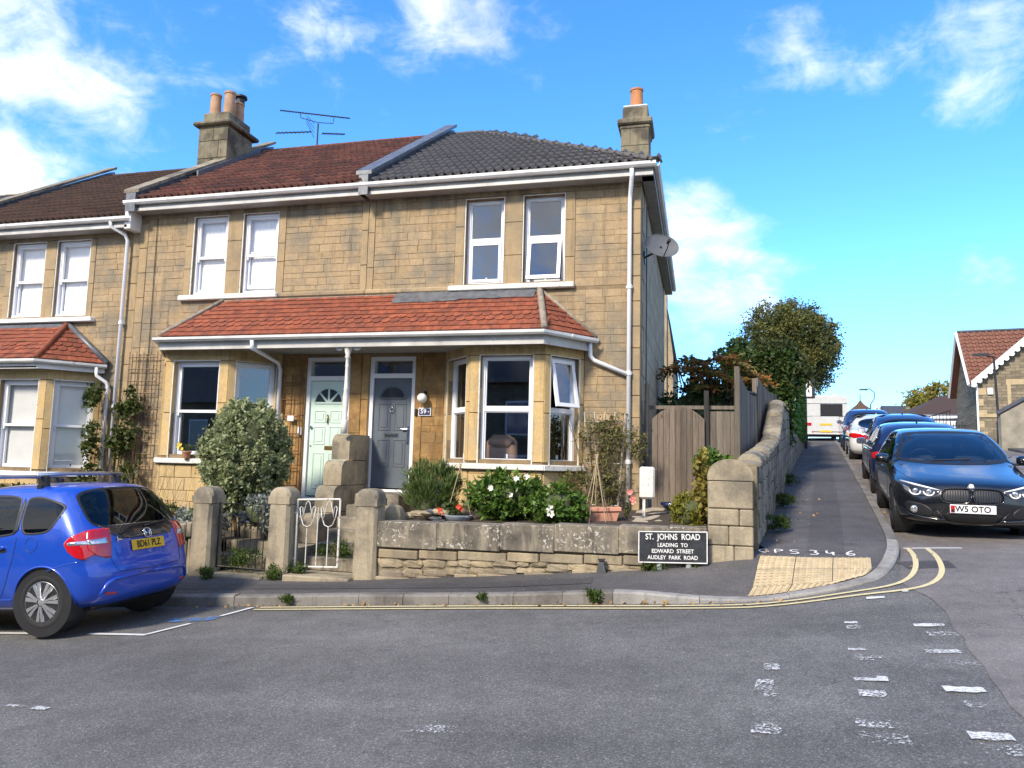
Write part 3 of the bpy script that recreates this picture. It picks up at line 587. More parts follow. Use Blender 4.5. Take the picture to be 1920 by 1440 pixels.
    glyph = {'G': [(.9,.8), (.6,1), (.2,.9), (0,.5), (.2,.1), (.6,0), (.95,.15), (.9,.45), (.55,.45)], 'P': [(0,0), (.05,1), (.6,1), (.85,.75), (.6,.5), (.05,.45)], 'S': [(.85,.9), (.4,1), (.05,.8), (.2,.55), (.7,.45), (.85,.2), (.5,0), (0,.1)], '3': [(.05,.95), (.6,1), (.8,.78), (.4,.55), (.8,.3), (.55,0), (0,.05)], '4': [(.3,1), (.05,.4), (.9,.45), (.75,.8), (.7,0)], '6': [(.8,1), (.3,.75), (.05,.35), (.3,0), (.75,.1), (.7,.42), (.15,.38)]}
    for k, (chh, gx) in enumerate(zip('GPS346', (.70, .88, 1.05, 1.27, 1.44, 1.66))):      # hand-sprayed survey letters
        strip('spray_letter', chaikin([(gx+.115*p[0]+random.uniform(-.006, .006), 9.44-.015*k+.20*p[1]) for p in glyph[chh]], 1), .022, lambda x, y: Pz(x, y)+.010, M['chalk'], pv, .025)
    # painted lines
    rz = lambda x, y: Rz(x, y)+.010
    yo = chaikin([(-5.05, 7.84), (-1.9, 7.86), (-.43, 7.80), (.46, 7.82), (.96, 7.90), (1.46, 8.0), (2.0, 8.03), (2.26, 8.25), (2.47, 8.72), (2.62, 9.38), (2.76, 10.36)], 2)
    yi = chaikin([(-5.05, 7.97), (-1.9, 7.99), (-.43, 7.93), (.46, 7.96), (.94, 8.04), (1.40, 8.14), (1.82, 8.22), (2.05, 8.42), (2.24, 8.84), (2.40, 9.45), (2.55, 10.37)], 2)
    strip('yellow_line', yo, .055, rz, M['yellow'], road, .15); strip('yellow_line', yi, .055, rz, M['yellow'], road, .15)
    strip('white_line', [(-5.24, 7.49), (-5.15, 7.97)], .06, rz, M['linewhite'], road, .1)
    strip('white_line', [(-6.19, 6.62), (-5.45, 6.58)], .07, rz, M['linewhite'], road, .1); strip('white_line', [(-5.47, 6.6), (-5.34, 7.1)], .06, rz, M['linewhite'], road, .1); strip('white_line', [(-7.6, 6.63), (-6.93, 6.62)], .07, rz, M['linewhite'], road, .1)
    strip('white_line', [(2.50, 10.40), (3.15, 10.36)], .09, rz, M['linewhite'], road, .1); strip('white_line', [(2.95, 10.12), (3.3, 10.10)], .08, rz, M['wornwhite'], road, .1); strip('white_line', [(3.6, 10.3), (4.6, 10.25)], .06, rz, M['wornwhite'], road, .1)
    for (x, y, l, w, m) in [(1.71, 6.86, .20, .07, 'white'), (1.74, 6.60, .19, .10, 'wornwhite'), (1.60, 6.13, .20, .08, 'white'), (1.63, 5.83, .20, .06, 'wornwhite'), (1.47, 5.27, .20, .09, 'white'), (1.50, 4.98, .22, .10, 'wornwhite'), (1.36, 4.48, .18, .10, 'white'), (1.36, 4.30, .25, .13, 'wornwhite'),
            (1.21, 7.03, .09, .05, 'white'), (1.20, 6.88, .10, .12, 'wornwhite'), (1.09, 6.2, .11, .05, 'white'), (1.08, 6.0, .12, .15, 'wornwhite'), (1.22, 6.02, .12, .10, 'wornwhite'), (.99, 5.45, .17, .05, 'white'), (1.13, 5.47, .06, .10, 'white'), (.96, 5.15, .14, .12, 'wornwhite'), (.84, 4.62, .20, .12, 'wornwhite'), (.82, 4.40, .22, .14, 'wornwhite'),
            (.44, 5.72, .10, .14, 'wornwhite'), (.40, 5.15, .12, .18, 'wornwhite'), (.36, 5.3, .10, .2, 'wornwhite'), (.28, 4.5, .14, .16, 'wornwhite'), (1.55, 7.85, .14, .07, 'white'), (1.9, 8.0, .05, .05, 'white'), (-2.1, 4.3, .9, .10, 'faintwhite'), (-1.1, 4.26, .7, .10, 'faintwhite'), (-4.55, 4.42, .12, .05, 'white'), (-5.1, 4.45, .4, .05, 'wornwhite')]:
        strip('white_dash', [(x, y), (x+l*.56, y-.008), (x+l*1.12, y-.012)], w*1.12, rz, M[m], road, .04, jit=.012)
    strip('blue_spray_mark', [(-5.75, 7.25), (-5.5, 7.32), (-5.2, 7.36)], .22, rz, M['blue_spray'], road, .1)
    strip('trench_patch', [(2.18, 9.12), (2.42, 9.14), (2.68, 9.12)], .40, lambda x, y: Rz(x, y)+.0075, M['patch'], road, .1)
    # footway on the other side of the side street
    rows = []
    for y in np.linspace(11, 58, 60):
        x = 8.6+.146*(y-9.73); rows.append([(x, y, Rz(x, y)-.1), (x, y, Rz(x, y)+.10), (x+.14, y, Rz(x, y)+.115), (x+1.0, y, Rz(x+1, y)+.12), (x+2.4, y, Rz(x+2.4, y)+.14), (x+9, y, Rz(x+9, y)+.2)])
    tag(mk('footway', MB().grid(rows), M['pave']), kind='structure')
    # leaf litter in the gutter
    n = 420; t = RNG.random(n); P = []
    for k in range(n):
        if RNG.random() < .45: x = RNG.uniform(-6, 1.0); y = 8.07-abs(RNG.normal())*.07; z = Rz(x, y)
        elif RNG.random() < .6: y = RNG.uniform(9, 26); x = 2.3+.146*(y-9.8)+abs(RNG.normal())*.16+.03; z = Rz(x, y)+.006
        else: y = RNG.uniform(9.4, 22); x = .66+.153*(y-9.2)+abs(RNG.normal())*.3; z = Pz(x, y)
        P.append((x, y, z+.008))
    lv = leaves('leaf_litter', P, .045, M['deadleaf'], None, .7, .1); tag(lv, 'brown fallen leaves lying in the gutter and along the side wall', 'leaves', kind='stuff')
ground()
# ---------------------------------------------------------------- terraced houses
YF = 12.0                                            # front wall plane
def cells(mb, x0, x1, z0, z1, rects, y0, y1, T=None):
    xs = sorted(set([x0, x1]+[min(max(r[i], x0), x1) for r in rects for i in (0,1)])); zs = sorted(set([z0, z1]+[min(max(r[i], z0), z1) for r in rects for i in (2,3)]))
    for a, b in zip(xs, xs[1:]):
        for c, d in zip(zs, zs[1:]):
            mx, mz = (a+b)/2, (c+d)/2
            if any(r[0] < mx < r[1] and r[2] < mz < r[3] for r in rects): continue
            mb.box(a, b, y0, y1, c, d, T)
    return mb
def courses(x0, x1, z0, z1, rects, hmin=.09, hmax=.155, lmin=.18, lmax=.52, gap=.004):
    # coursed blocks that fill a panel around its openings
    out = []; z = z0
    while z < z1-.03:
        h = min(random.uniform(hmin, hmax), z1-z)
        if z1-(z+h) < .05: h = z1-z
        spans = [(x0, x1)]
        for r in rects:
            if r[2] < z+h-.01 and r[3] > z+.01:
                ns = []
                for a, b in spans:
                    if r[1] <= a or r[0] >= b: ns.append((a, b)); continue
                    if r[0] > a: ns.append((a, r[0]))
                    if r[1] < b: ns.append((r[1], b))
                spans = ns
        for a, b in spans:
            if b-a < .05: continue
            x = a
            while x < b-.01:
                l = random.uniform(lmin, lmax)
                if b-(x+l) < lmin*.8: l = b-x
                out.append((x+gap/2, x+l-gap/2, z+gap/2, z+h-gap/2)); x += l
        z += h
    return out
def set_stones(wall, B, y, mat, name='stone', T=None, cap=300, proud=.006, c=.005, jit=.003, seen=None):
    B = sorted(B, key=lambda b: -(b[1]-b[0])*(b[3]-b[2])*((2 if seen(b) else .1) if seen else 1))
    for b in B[:cap]: mk(name, MB().stone(*b, y, proud+random.uniform(-.003, .004), c, jit, T), mat, wall, fix=False)
    if B[cap:]:
        mb = MB()
        for b in B[cap:]: mb.stone(*b, y, proud+random.uniform(-.003, .004), c, jit, T)
        mk(name+'s', mb, mat, wall, fix=False, kind='stuff')
def I_T(p): return p
def win(root, T, s0, s1, z0, z1, d=.09, style='sash', curtain=None, mid=.5, openp=None, reveal=True, blindz=None):
    # window: white frame with two lights; the frame is the part, panes and the rest its sub-parts
    f = .045; zm = z0+(z1-z0)*mid; mb = MB()
    if style == 'sash':
        mb.box(s0, s0+f, d, d+.11, z0, z1, T).box(s1-f, s1, d, d+.11, z0, z1, T).box(s0+f, s1-f, d, d+.11, z1-f, z1, T).box(s0+f, s1-f, d-.03, d+.11, z0, z0+f, T)
    else:
        f = .06; mb.cbox(s0, s0+f, d, d+.07, z0, z1, .006, T).cbox(s1-f, s1, d, d+.07, z0, z1, .006, T).cbox(s0+f, s1-f, d+.001, d+.069, z1-f, z1, .006, T).cbox(s0+f, s1-f, d+.001, d+.069, z0, z0+f, .006, T).cbox(s0+f, s1-f, d+.002, d+.068, zm-.04, zm+.04, .006, T)
    w = mk('window', mb, M['upvc'], root)
    a, b = s0+f, s1-f
    def sash(lo, hi, dd, r=.042, br=.042, tr=.042, tilt=0):
        H = hi
        def TT(p):
            if not tilt: return T(p)
            dz, dy = p[2]-H, p[1]-dd; return T((p[0], dd+dy*math.cos(tilt)+dz*math.sin(tilt), H+dz*math.cos(tilt)-dy*math.sin(tilt)))
        m = MB().box(a+.001, a+r, dd, dd+.04, lo, hi, TT).box(b-r, b-.001, dd, dd+.04, lo, hi, TT).box(a+r, b-r, dd+.001, dd+.039, hi-tr, hi, TT).box(a+r, b-r, dd+.001, dd+.039, lo, lo+br, TT)
        mk('sash', m, M['upvc'], w)
        mk('pane', MB().add([TT((a+r-.004, dd+.02, lo+br-.004)), TT((b-r+.004, dd+.02, lo+br-.004)), TT((b-r+.004, dd+.02, hi-tr+.004)), TT((a+r-.004, dd+.02, hi-tr+.004))], [(0,1,2,3)]), M['glassclear' if curtain else 'glass'], w, fix=False)
    if style == 'sash':
        up = openp == 'lift'
        sash(zm-.02, z1-f, d+.012, br=.05); sash(z0+f+(.06 if up else 0), zm+.03+(.06 if up else 0), d+.06, br=.075)
        for x in (a+.008, b-.038): mk('horn', MB().box(x, x+.03, d+.012, d+.05, zm-.075, zm-.022, T), M['upvc'], w)
    else:
        if openp == 'top': sash(zm+.045, z1-f+.02, d-.03, r=.06, br=.06, tr=.06, tilt=.20)
        else: sash(zm+.041, z1-f-.001, d+.02, r=.02, br=.012, tr=.012)
        if openp == 'bottom': sash(z0+f-.02, zm-.035, d-.03, r=.06, br=.06, tr=.06, tilt=.16)
        elif openp == 'casement': sash(z0+f-.01, zm-.03, d-.012, r=.05, br=.05, tr=.05)
        else: sash(z0+f+.001, zm-.041, d+.02, r=.02, br=.012, tr=.012)
        mk('handle', MB().box((a+b)/2-.015, (a+b)/2+.015, d+.075, d+.1, z0+f+.02, z0+f+.09, T), M['upvc'], w)
    if reveal:
        j = lambda: random.uniform(-.006, .006); m = MB()
        m.box(s0-.02+j(), s0-.002, -.014, d+.02, z0-.01, z1+.015+j(), T).box(s1+.002, s1+.02+j(), -.014, d+.02, z0-.01, z1+.015+j(), T).box(s0-.002, s1+.002, -.012, d+.02, z1+.002, z1+.022, T)
        mk('reveal', m, M['oldwhite'], w)
    if curtain:
        lo = z0+.04 if blindz is None else blindz; n = 24; P = [[(a+(b-a)*i/n, d+.118+(.006*math.sin(i*2.1) if curtain == 'net' else 0), z) for i in range(n+1)] for z in (lo, z1-.03)]
        mk('blind' if curtain == 'blind' else 'curtain', MB().grid([[T(p) for p in r] for r in P]), M[curtain], w, smooth=True, fix=False)
    return w
def tile_mesh(name, wd, ln, rolls, h, mat, lift=.032):
    # interlocking tile: rolls across the width, thick nose
    prof = []
    for r in range(rolls):
        p = wd/rolls; x = r*p
        prof += [(x, 0), (x+p*.42, 0), (x+p*.50, h*.75), (x+p*.66, h*1.15), (x+p*.82, h*.75)]
    prof.append((wd, 0)); v = []; f = []; n = len(prof)
    for y, dz in ((0, lift), (ln, 0)): v += [(x, y, z+dz) for x, z in prof]
    v += [(x, .002, z+lift-.03) for x, z in prof]
    for i in range(n-1): f += [(i, i+1, n+i+1, n+i), (i, 2*n+i, 2*n+i+1, i+1)]
    me = bpy.data.meshes.new(name); me.from_pydata(v, [], f); me.materials.append(mat); return me
def flat_tile(name, wd, ln, mat, shape=None, lift=.024):
    n = 8 if shape else 1; top = [(0, ln), (wd, ln)]; nose = [(wd*i/n, (.062*(1-math.sqrt(max(0, 1-(2*i/n-1)**2))) if shape else 0)) for i in range(n+1)]
    v = [(x, y, lift*(1-y/ln)) for x, y in nose]+[(x, y, lift*(1-y/ln)-.02) for x, y in nose]+[(0, ln, 0), (wd, ln, 0)]; k = n+1
    f = [tuple(list(range(k))+[2*k+1, 2*k])]+[(i, k+i, k+i+1, i+1) for i in range(n)]
    me = bpy.data.meshes.new(name); me.from_pydata(v, [], f); me.materials.append(mat); return me
def lay_tiles(roof, me, O, U, V, keep, wd, ex, nu, nv, cap=300, stagger=0, name='tile', jit=.011):
    # lay courses on a slope: O eave corner, U along the eave, V up the slope
    U = Vector(U).normalized(); V = Vector(V).normalized(); Nn = U.cross(V); rot = Matrix((U, V, Nn)).transposed().to_euler(); n = 0; rest = []
    for j in range(nv):
        for i in range(-2, nu+2):
            u = i*wd+(stagger*wd if j % 2 else 0); v = j*ex
            if not keep(u, v): continue
            m = me(j) if callable(me) else me
            p = Vector(O)+U*u+V*(v+random.uniform(-jit, jit))+Nn*(.03+random.uniform(0, jit*.8))
            if n < cap: inst(name, m, p, rot, roof); n += 1
            else: rest.append((m, p, Matrix((U, V, Nn)).transposed()))
    if rest:
        mb = MB()
        for m, p, R3 in rest: mb.add([p+R3@v.co for v in m.vertices], [tuple(q.vertices) for q in m.polygons])
        mk(name+'s', mb, m.materials[0], roof, fix=False, kind='stuff')
def gutter(root, path, mat, r=.058, name='gutter'):
    # half round gutter along a path of points (x, y, z of rim)
    prof = [(-r, 0), (-r*.92, -r*.75), (-r*.45, -r*1.25), (r*.45, -r*1.25), (r*.92, -r*.75), (r, 0), (r*.85, 0), (r*.75, -r*.65), (0, -r*1.05), (-r*.75, -r*.65), (-r*.85, 0)]
    P = [Vector(p) for p in path]; mb = MB(); n = len(prof); rings = []
    for i, p in enumerate(P):
        d = (P[min(i+1, len(P)-1)]-P[max(i-1, 0)]); d.z = 0; d.normalize(); sd = Vector((d.y, -d.x, 0)); k = 1
        if 0 < i < len(P)-1:
            d1 = (P[i]-P[i-1]).normalized(); k = 1/max(.5, d.dot(d1))
        rings.append([p+sd*(a*k)+Vector((0,0,b)) for a, b in prof])
    for r_ in rings: mb.v += [tuple(q) for q in r_]
    for i in range(len(rings)-1):
        for k in range(n): mb.f.append((i*n+k, i*n+(k+1) % n, (i+1)*n+(k+1) % n, (i+1)*n+k))
    mb.f += [tuple(range(n)), tuple(range((len(rings)-1)*n, len(rings)*n))]
    g = mk(name, mb, mat, root)
    for a, b in zip(P, P[1:]):                                     # union brackets
        L = (b-a).length; m = int(L/1.05)
        for q in range(1, m+1):
            c = a+(b-a)*(q/(m+1)); d = (b-a).normalized(); sd = Vector((d.y, -d.x, 0)); T = lambda p, c=c, d=d, sd=sd: tuple(c+d*p[0]+sd*p[1]+Vector((0,0,p[2])))
            mk('bracket', MB().prism([(x*1.10, z*1.08+.002) for x, z in prof[:6]], -.02, .02, 'x', T), mat, g)
    return g
def pipe(root, pts, r=.034, mat=None, square=False, name='downpipe', clips=True):
    mat = mat or M['gutter']; o = mk(name, MB().tube(pts, r*(1.1 if square else 1), 4 if square else 10), mat, root, smooth=not square)
    L = max(zip(pts, pts[1:]), key=lambda s: math.dist(*s))
    if clips and abs(L[0][2]-L[1][2]) > 1.2:
        a, b = Vector(L[0]), Vector(L[1]); n = int((b-a).length/1.7)
        for i in range(1, n+1):
            c = a+(b-a)*i/(n+.6); mk('clip', MB().tube([c-Vector((0,0,.03)), c+Vector((0,0,.03))], r*1.3, 10).box(c.x-.055, c.x+.055, c.y+.015, c.y+.05, c.z-.018, c.z+.018), mat, o)
    return o
def bay(root, pts, z0, dz, styles, stones=True, sillmat='oldwhite'):
    # canted bay: pts = four plan points from left wall to right wall
    b = None; zs, zt, zl = 1.58+dz, 1.70+dz, 3.37+dz
    for k in range(3):
        p, q = pts[k], pts[k+1]; T = facet(*p, *q); L = T.len; m = .17 if k == 1 else .11
        if k == 1: s0, s1 = .17, L-.19
        else: s0, s1 = (.10, L-.13) if k == 0 else (.13, L-.10)
        mb = cells(MB(), 0, L, z0, 3.62+dz, [(s0, s1, zt, zl)], .012, .20, T)
        if b is None: b = mk('bay', mb, M['mortar'], root)
        else: mk('bay_wall', mb, M['mortar'], b)
        if stones:
            B = courses(.012, L-.012, z0, zs-.06, [], .16, .24, .28, .6)
            set_stones(b, B, .012, M['bay'], T=T, proud=.02, c=.008)
            for (a, c, lo, hi) in ((0, s0, zt-.03, (zt+zl)/2-.1), (0, s0, (zt+zl)/2-.09, zl), (s1, L, zt-.03, (zt+zl)/2+.08), (s1, L, (zt+zl)/2+.09, zl), (0, L, zl+.008, 3.62+dz)):
                mk('ashlar_block', MB().stone(a, c, lo, hi, .012, .024, .004, .001, T, .19), M['bay'], b, fix=False)
        mk('sill', MB().cbox(-.03, L+.03, -.075-.001*k, .16, zs-.045-.001*k, zs+.045+.001*k, .012, T), M[sillmat], b)
        if styles[k]: win(root, T, s0, s1, zt-.06, zl, .085, **styles[k])
    return b
def stone_lintel_band(wall, x0, x1, z0, z1, mat, n):
    xs = [x0+(x1-x0)*i/n+(random.uniform(-.15, .15) if 0 < i < n else 0) for i in range(n+1)]
    for a, b in zip(xs, xs[1:]): mk('ashlar_block', MB().stone(a+.003, b-.003, z0, z1, YF, .016, .004, .001), mat, wall, fix=False)
def surround(wall, wins, xa, xb, za, zb, mat):
    # smooth ashlar jambs, mullion and lintel round a pair of windows
    xs = [xa]+[v for w in wins for v in (w[0]-.02, w[1]+.02)]+[xb]; lo = wins[0][2]-.08; hi = wins[0][3]+.024; R2 = []
    for i in range(0, len(xs), 2):
        a, b = xs[i], xs[i+1]; zz = [lo, lo+(hi-lo)*random.uniform(.3, .45), lo+(hi-lo)*random.uniform(.6, .75), hi]
        for c, d in zip(zz, zz[1:]): mk('ashlar_block', MB().stone(a+.003, b-.003, c+.003, d-.003, YF, .016, .004, .001), mat, wall, fix=False)
    for a, b in ((xa, (xa+xb)/2), ((xa+xb)/2, xb)): mk('ashlar_block', MB().stone(a+.003, b-.003, hi+.003, zb, YF, .016, .004, .001), mat, wall, fix=False)
    return (xa, xb, lo, zb)
def pots(ch, spec, mat):
    for (x, y, z, h, r) in spec: mk('chimney_pot', MB().lathe([(r*.92, 0), (r*.95, h*.1), (r*.86, h*.9), (r*.97, h*.92), (r*.97, h), (r*.74, h), (r*.70, h*.3)], (x, y, z), 20), mat, ch, smooth=False)
def door_leaf(root, x0, x1, z0, z1, y, mat, style):
    d = mk('door', MB().box(x0, x1, y, y+.045, z0, z1), mat, root); w = x1-x0; h = z1-z0
    def panel(a, b, c, e, rec=True):
        mb = MB(); t = .022
        mb.cbox(a, b, y-.010, y+.001, c, c+t, .006).cbox(a, b, y-.010, y+.001, e-t, e, .006).cbox(a, a+t, y-.0095, y+.001, c+t, e-t, .006).cbox(b-t, b, y-.0095, y+.001, c+t, e-t, .006); mb.cbox(a+.05, b-.05, y-.008, y+.001, c+.05, e-.05, .007)
        mk('panel', mb, mat, d)
    g = .10*w/.76; cx = (x0+x1)/2
    if style == 'grey':
        for a, b in ((x0+g, cx-.035), (cx+.035, x1-g)): panel(a, b, z0+.19*h, z0+.44*h); panel(a, b, z0+.53*h-.02, z0+.77*h)
        r = .235; zc = z0+.815*h; n = 16; arc = [(cx+r*math.cos(math.pi*i/n), zc+r*.86*math.sin(math.pi*i/n)) for i in range(n+1)]
        mk('light', MB().add([(p[0], y-.004, p[1]) for p in arc], [tuple(range(n+1))]), M['doorglass'], d)
        mk('light_frame', MB().tube([(p[0], y-.006, p[1]) for p in arc]+[(arc[0][0], y-.006, arc[0][1])], .015, 6), mat, d)
        mk('knocker', MB().tube([(cx+.038*math.sin(a), y-.03, z0+.735*h-.05+.038*math.cos(a)) for a in [i*math.pi/8 for i in range(17)]], .007, 6).lathe([(.018, 0), (.018, .03), (.008, .04)], (cx, y-.035, z0+.735*h+.005), 10, 'y'), M['chrome'], d, smooth=True)
        mk('letter_plate', MB().cbox(cx-.14, cx+.14, y-.012, y+.001, z0+.475*h-.03, z0+.475*h+.035, .006), M['chrome'], d); mk('letter_flap', MB().box(cx-.115, cx+.115, y-.016, y-.011, z0+.475*h-.018, z0+.475*h+.015), M['blackpl'], d)
        mk('handle', MB().box(x1-.075, x1-.04, y-.012, y, z0+.40*h, z0+.56*h).tube([(x1-.057, y-.01, z0+.535*h), (x1-.057, y-.05, z0+.535*h), (x1-.17, y-.05, z0+.535*h)], .011, 8), M['chrome'], d)
    else:
        for a, b in ((x0+g, cx-.04), (cx+.04, x1-g)): panel(a, b, z0+.06*h, z0+.37*h); panel(a, b, z0+.44*h, z0+.60*h); panel(a, b, z0+.63*h, z0+.74*h)
        r = .26; zc = z0+.80*h; n = 16
        for k in range(4):
            a0, a1 = math.pi*k/4+.07, math.pi*(k+1)/4-.07; q = [(cx+.06*math.cos((a0+a1)/2), zc+.05*math.sin((a0+a1)/2)+.01)]+[(cx+r*math.cos(a0+(a1-a0)*i/6), zc+.01+r*math.sin(a0+(a1-a0)*i/6)) for i in range(7)]
            mk('light', MB().add([(p[0], y-.003, p[1]) for p in q], [tuple(range(8))]), M['doorglass'], d)
        arc = [(cx+(r+.015)*math.cos(math.pi*i/n), zc+(r+.015)*math.sin(math.pi*i/n)) for i in range(n+1)]
        mk('light_frame', MB().tube([(p[0], y-.004, p[1]) for p in arc]+[(arc[0][0], y-.004, arc[0][1])], .012, 6), mat, d)
        mk('knocker', MB().tube([(cx, y-.01, z0+.70*h), (cx+.012, y-.03, z0+.67*h), (cx, y-.02, z0+.625*h)], .013, 8), M['brass'], d, smooth=True)
        mk('letter_plate', MB().cbox(cx-.04, cx+.22, y-.012, y, z0+.395*h, z0+.43*h, .006), M['brass'], d); mk('lock', MB().lathe([(.03, 0), (.03, -.02), (.015, -.03)], (x0+.05, y, z0+.59*h), 12, 'y'), M['chrome'], d)
        mk('lock', MB().lathe([(.012, 0), (.012, -.02)], (x0+.05, y, z0+.43*h), 10, 'y'), M['chrome'], d)
    return d
M['doorglass'] = plain('obscured_door_glass', (.04, .05, .06), .08, 0, 1)
RIDGE_Y, EAVE_Y = 16.05, 11.68
def main_roof(root, x0, x1, dz, tm, mat_deck, hip=False, ridge_mat=None, cap=300):
    ze, zr = 6.53+dz, 9.40+dz; s = math.hypot(RIDGE_Y-EAVE_Y, zr-ze); V = (0, RIDGE_Y-EAVE_Y, zr-ze); xr = x1-4.3 if hip else x1
    mb = MB(); by = 2*RIDGE_Y-EAVE_Y
    if hip: mb.add([(x0, EAVE_Y, ze), (x1, EAVE_Y, ze), (xr, RIDGE_Y, zr), (x0, RIDGE_Y, zr), (x1, by, ze), (x0, by, ze)], [(0,1,2,3), (1,4,2), (3,2,4,5)])
    else: mb.add([(x0, EAVE_Y, ze), (x1, EAVE_Y, ze), (x1, RIDGE_Y, zr), (x0, RIDGE_Y, zr), (x1, by, ze), (x0, by, ze)], [(0,1,2,3), (3,2,4,5)])
    roof = mk('roof', mb, mat_deck, root)
    wd, ex = .302, .335; nu = int((x1-x0)/wd)+1; nv = int(s/ex)
    keep = (lambda u, v: u >= 0 and u+wd*.55 <= (x1-x0)-(4.3*v/s if hip else 0)) 
    lay_tiles(roof, tm, (x0, EAVE_Y-.03, ze-.01), (1,0,0), V, keep, wd, ex, nu, nv, cap)
    # ridge tiles
    def ridge_run(a, b, n):
        a, b = Vector(a), Vector(b); d = (b-a)/n; e = d.normalized(); sd = e.cross(Vector((0,0,1))).normalized(); up = sd.cross(e)
        for i in range(n):
            p, q = a+d*i, a+d*(i+1)+e*.03; m = MB(); r = .115; k = 8; lift = .02
            for c, rr in ((p, r+.008), (q, r)):
                for j in range(k+1): t = math.pi*j/k; m.v.append(tuple(c+sd*(rr*math.cos(t))+up*(rr*.62*math.sin(t)+lift)))
            for j in range(k): m.f.append((j, j+1, k+2+j, k+1+j))
            m.f.append(tuple(range(k+1))); mk('ridge_tile', m, ridge_mat or mat_deck, roof, smooth=False)
    ridge_run((x0, RIDGE_Y, zr), (xr, RIDGE_Y, zr), max(2, int((xr-x0)/.42)))
    if hip: ridge_run((x1+.02, EAVE_Y-.02, ze+.01), (xr, RIDGE_Y, zr), 15)
    return roof
def coping(root, x, dz, w, mat, lead_side=None, yb=11.62, top=RIDGE_Y, z=.24, name='parapet'):
    ze, zr = 6.53+dz, 9.40+dz; k = (zr-ze)/(RIDGE_Y-EAVE_Y); f = lambda y: ze+k*(y-EAVE_Y)
    p = mk(name, MB().prism([(yb, f(yb)-.15), (top+.1, f(top)-.2), (top+.1, f(top)+z-.02), (yb, f(yb)+z-.02)], x-w/2+.03, x+w/2-.03, 'x'), M['lead'], root)
    n = 5
    for i in range(n):
        a, b = yb+(top+.1-yb)*i/n+.004, yb+(top+.1-yb)*(i+1)/n-.004
        mk('coping_stone', MB().prism([(a, f(a)+z-.015), (b, f(b)+z-.015), (b, f(b)+z+.055), (a, f(a)+z+.055)], x-w/2-.03, x+w/2+.03, 'x'), mat, p)
    return p
PARTY = -5.83
TM_RED = tile_mesh('red_tile', .302, .40, 2, .06, M['tile_red']); TM_GREY = tile_mesh('grey_tile', .302, .40, 2, .056, M['tile_grey']); TM_BROWN = tile_mesh('brown_tile', .302, .40, 2, .06, M['tile_brown'])
FT = flat_tile('plain_tile', .159, .21, M['tile_orange']); FS = flat_tile('scalloped_tile', .159, .21, M['tile_orange'], True)
def room(root, x0, x1, y0, y1, z0, z1, name='room'):
    mk(name, MB().add([(x0,y0,z0),(x1,y0,z0),(x1,y1,z0),(x0,y1,z0),(x0,y0,z1),(x1,y0,z1),(x1,y1,z1),(x0,y1,z1)], [(0,1,2,3),(4,5,6,7),(1,2,6,5),(2,3,7,6),(3,0,4,7)]), M['room'], root, fix=False)
def eaves(root, x0, x1, dz, y=11.66, capL=True):
    gutter(root, [(x0, y, 6.56+dz), (x1, y, 6.56+dz)], M['gutter'], .062)
    mk('fascia', MB().box(x0+.05, x1-.05, 11.725, 11.75, 6.37+dz, 6.53+dz).box(x0+.05, x1-.05, 11.7, 11.724, 6.365+dz, 6.42+dz), M['fascia'], root)
    mk('soffit', MB().box(x0+.05, x1-.05, 11.752, 12.0, 6.37+dz, 6.39+dz), M['soffit'], root)
def porch(root, xe0, xe1, xt0, xt1, cap=300, lead=None, top_mat='mortarlt'):
    # lean-to tiled roof over the bay and door; xe eave ends, xt top ends (cut along the hips)
    O = (xe0, 11.02, 3.70); V = Vector((0, .97, .86)); s = V.length; mb = MB().add([(xe0, 11.02, 3.70), (xe1, 11.02, 3.70), (xt1, 11.99, 4.56), (xt0, 11.99, 4.56)], [(0,1,2,3)])
    pr = mk('porch_roof', mb, M['wood_dark'], root)  # deck coloured dark so the gaps between tiles look shadowed
    def keep(u, v):
        a = xe0+(xt0-xe0)*v/s; b = xe1+(xt1-xe1)*v/s; return xe0+u >= a-.02 and xe0+u+.163 <= b+.09
    lay_tiles(pr, lambda j: FS if j in (2, 3) else FT, O, (1,0,0), V, keep, .165, .145, int((xe1-xe0)/.165)+2, 9, cap, .5, jit=.005)
    if lead:
        up = Vector((0, -.86, .97)).normalized(); n = 24; P = []
        for v in (1.30, 1.16, 1.02):
            P.append([tuple(Vector(O)+Vector((lead[0]-xe0+(lead[1]-lead[0])*i/n, 0, 0))+V.normalized()*(v-(random.uniform(0, .03) if v < 1.1 else 0)-(.06 if (v < 1.1 and lead[0]+(lead[1]-lead[0])*i/n < -4.0) else 0))+up*(.055+random.uniform(0, .012))) for i in range(n+1)])
        mk('lead_flashing', MB().grid(P), M['lead'], pr, smooth=True)
    mk('mortar_fillet', MB().box(xt0, xt1, 11.93, 11.985, 4.50, 4.585), M[top_mat], pr)
    return pr
def hip_strip(pr, a, b, w, mat, r=.05):
    mk('hip_tile', MB().tube([Vector(a)+(Vector(b)-Vector(a))*t for t in (0, .33, .66, 1)], r, 8), mat, pr, smooth=True)
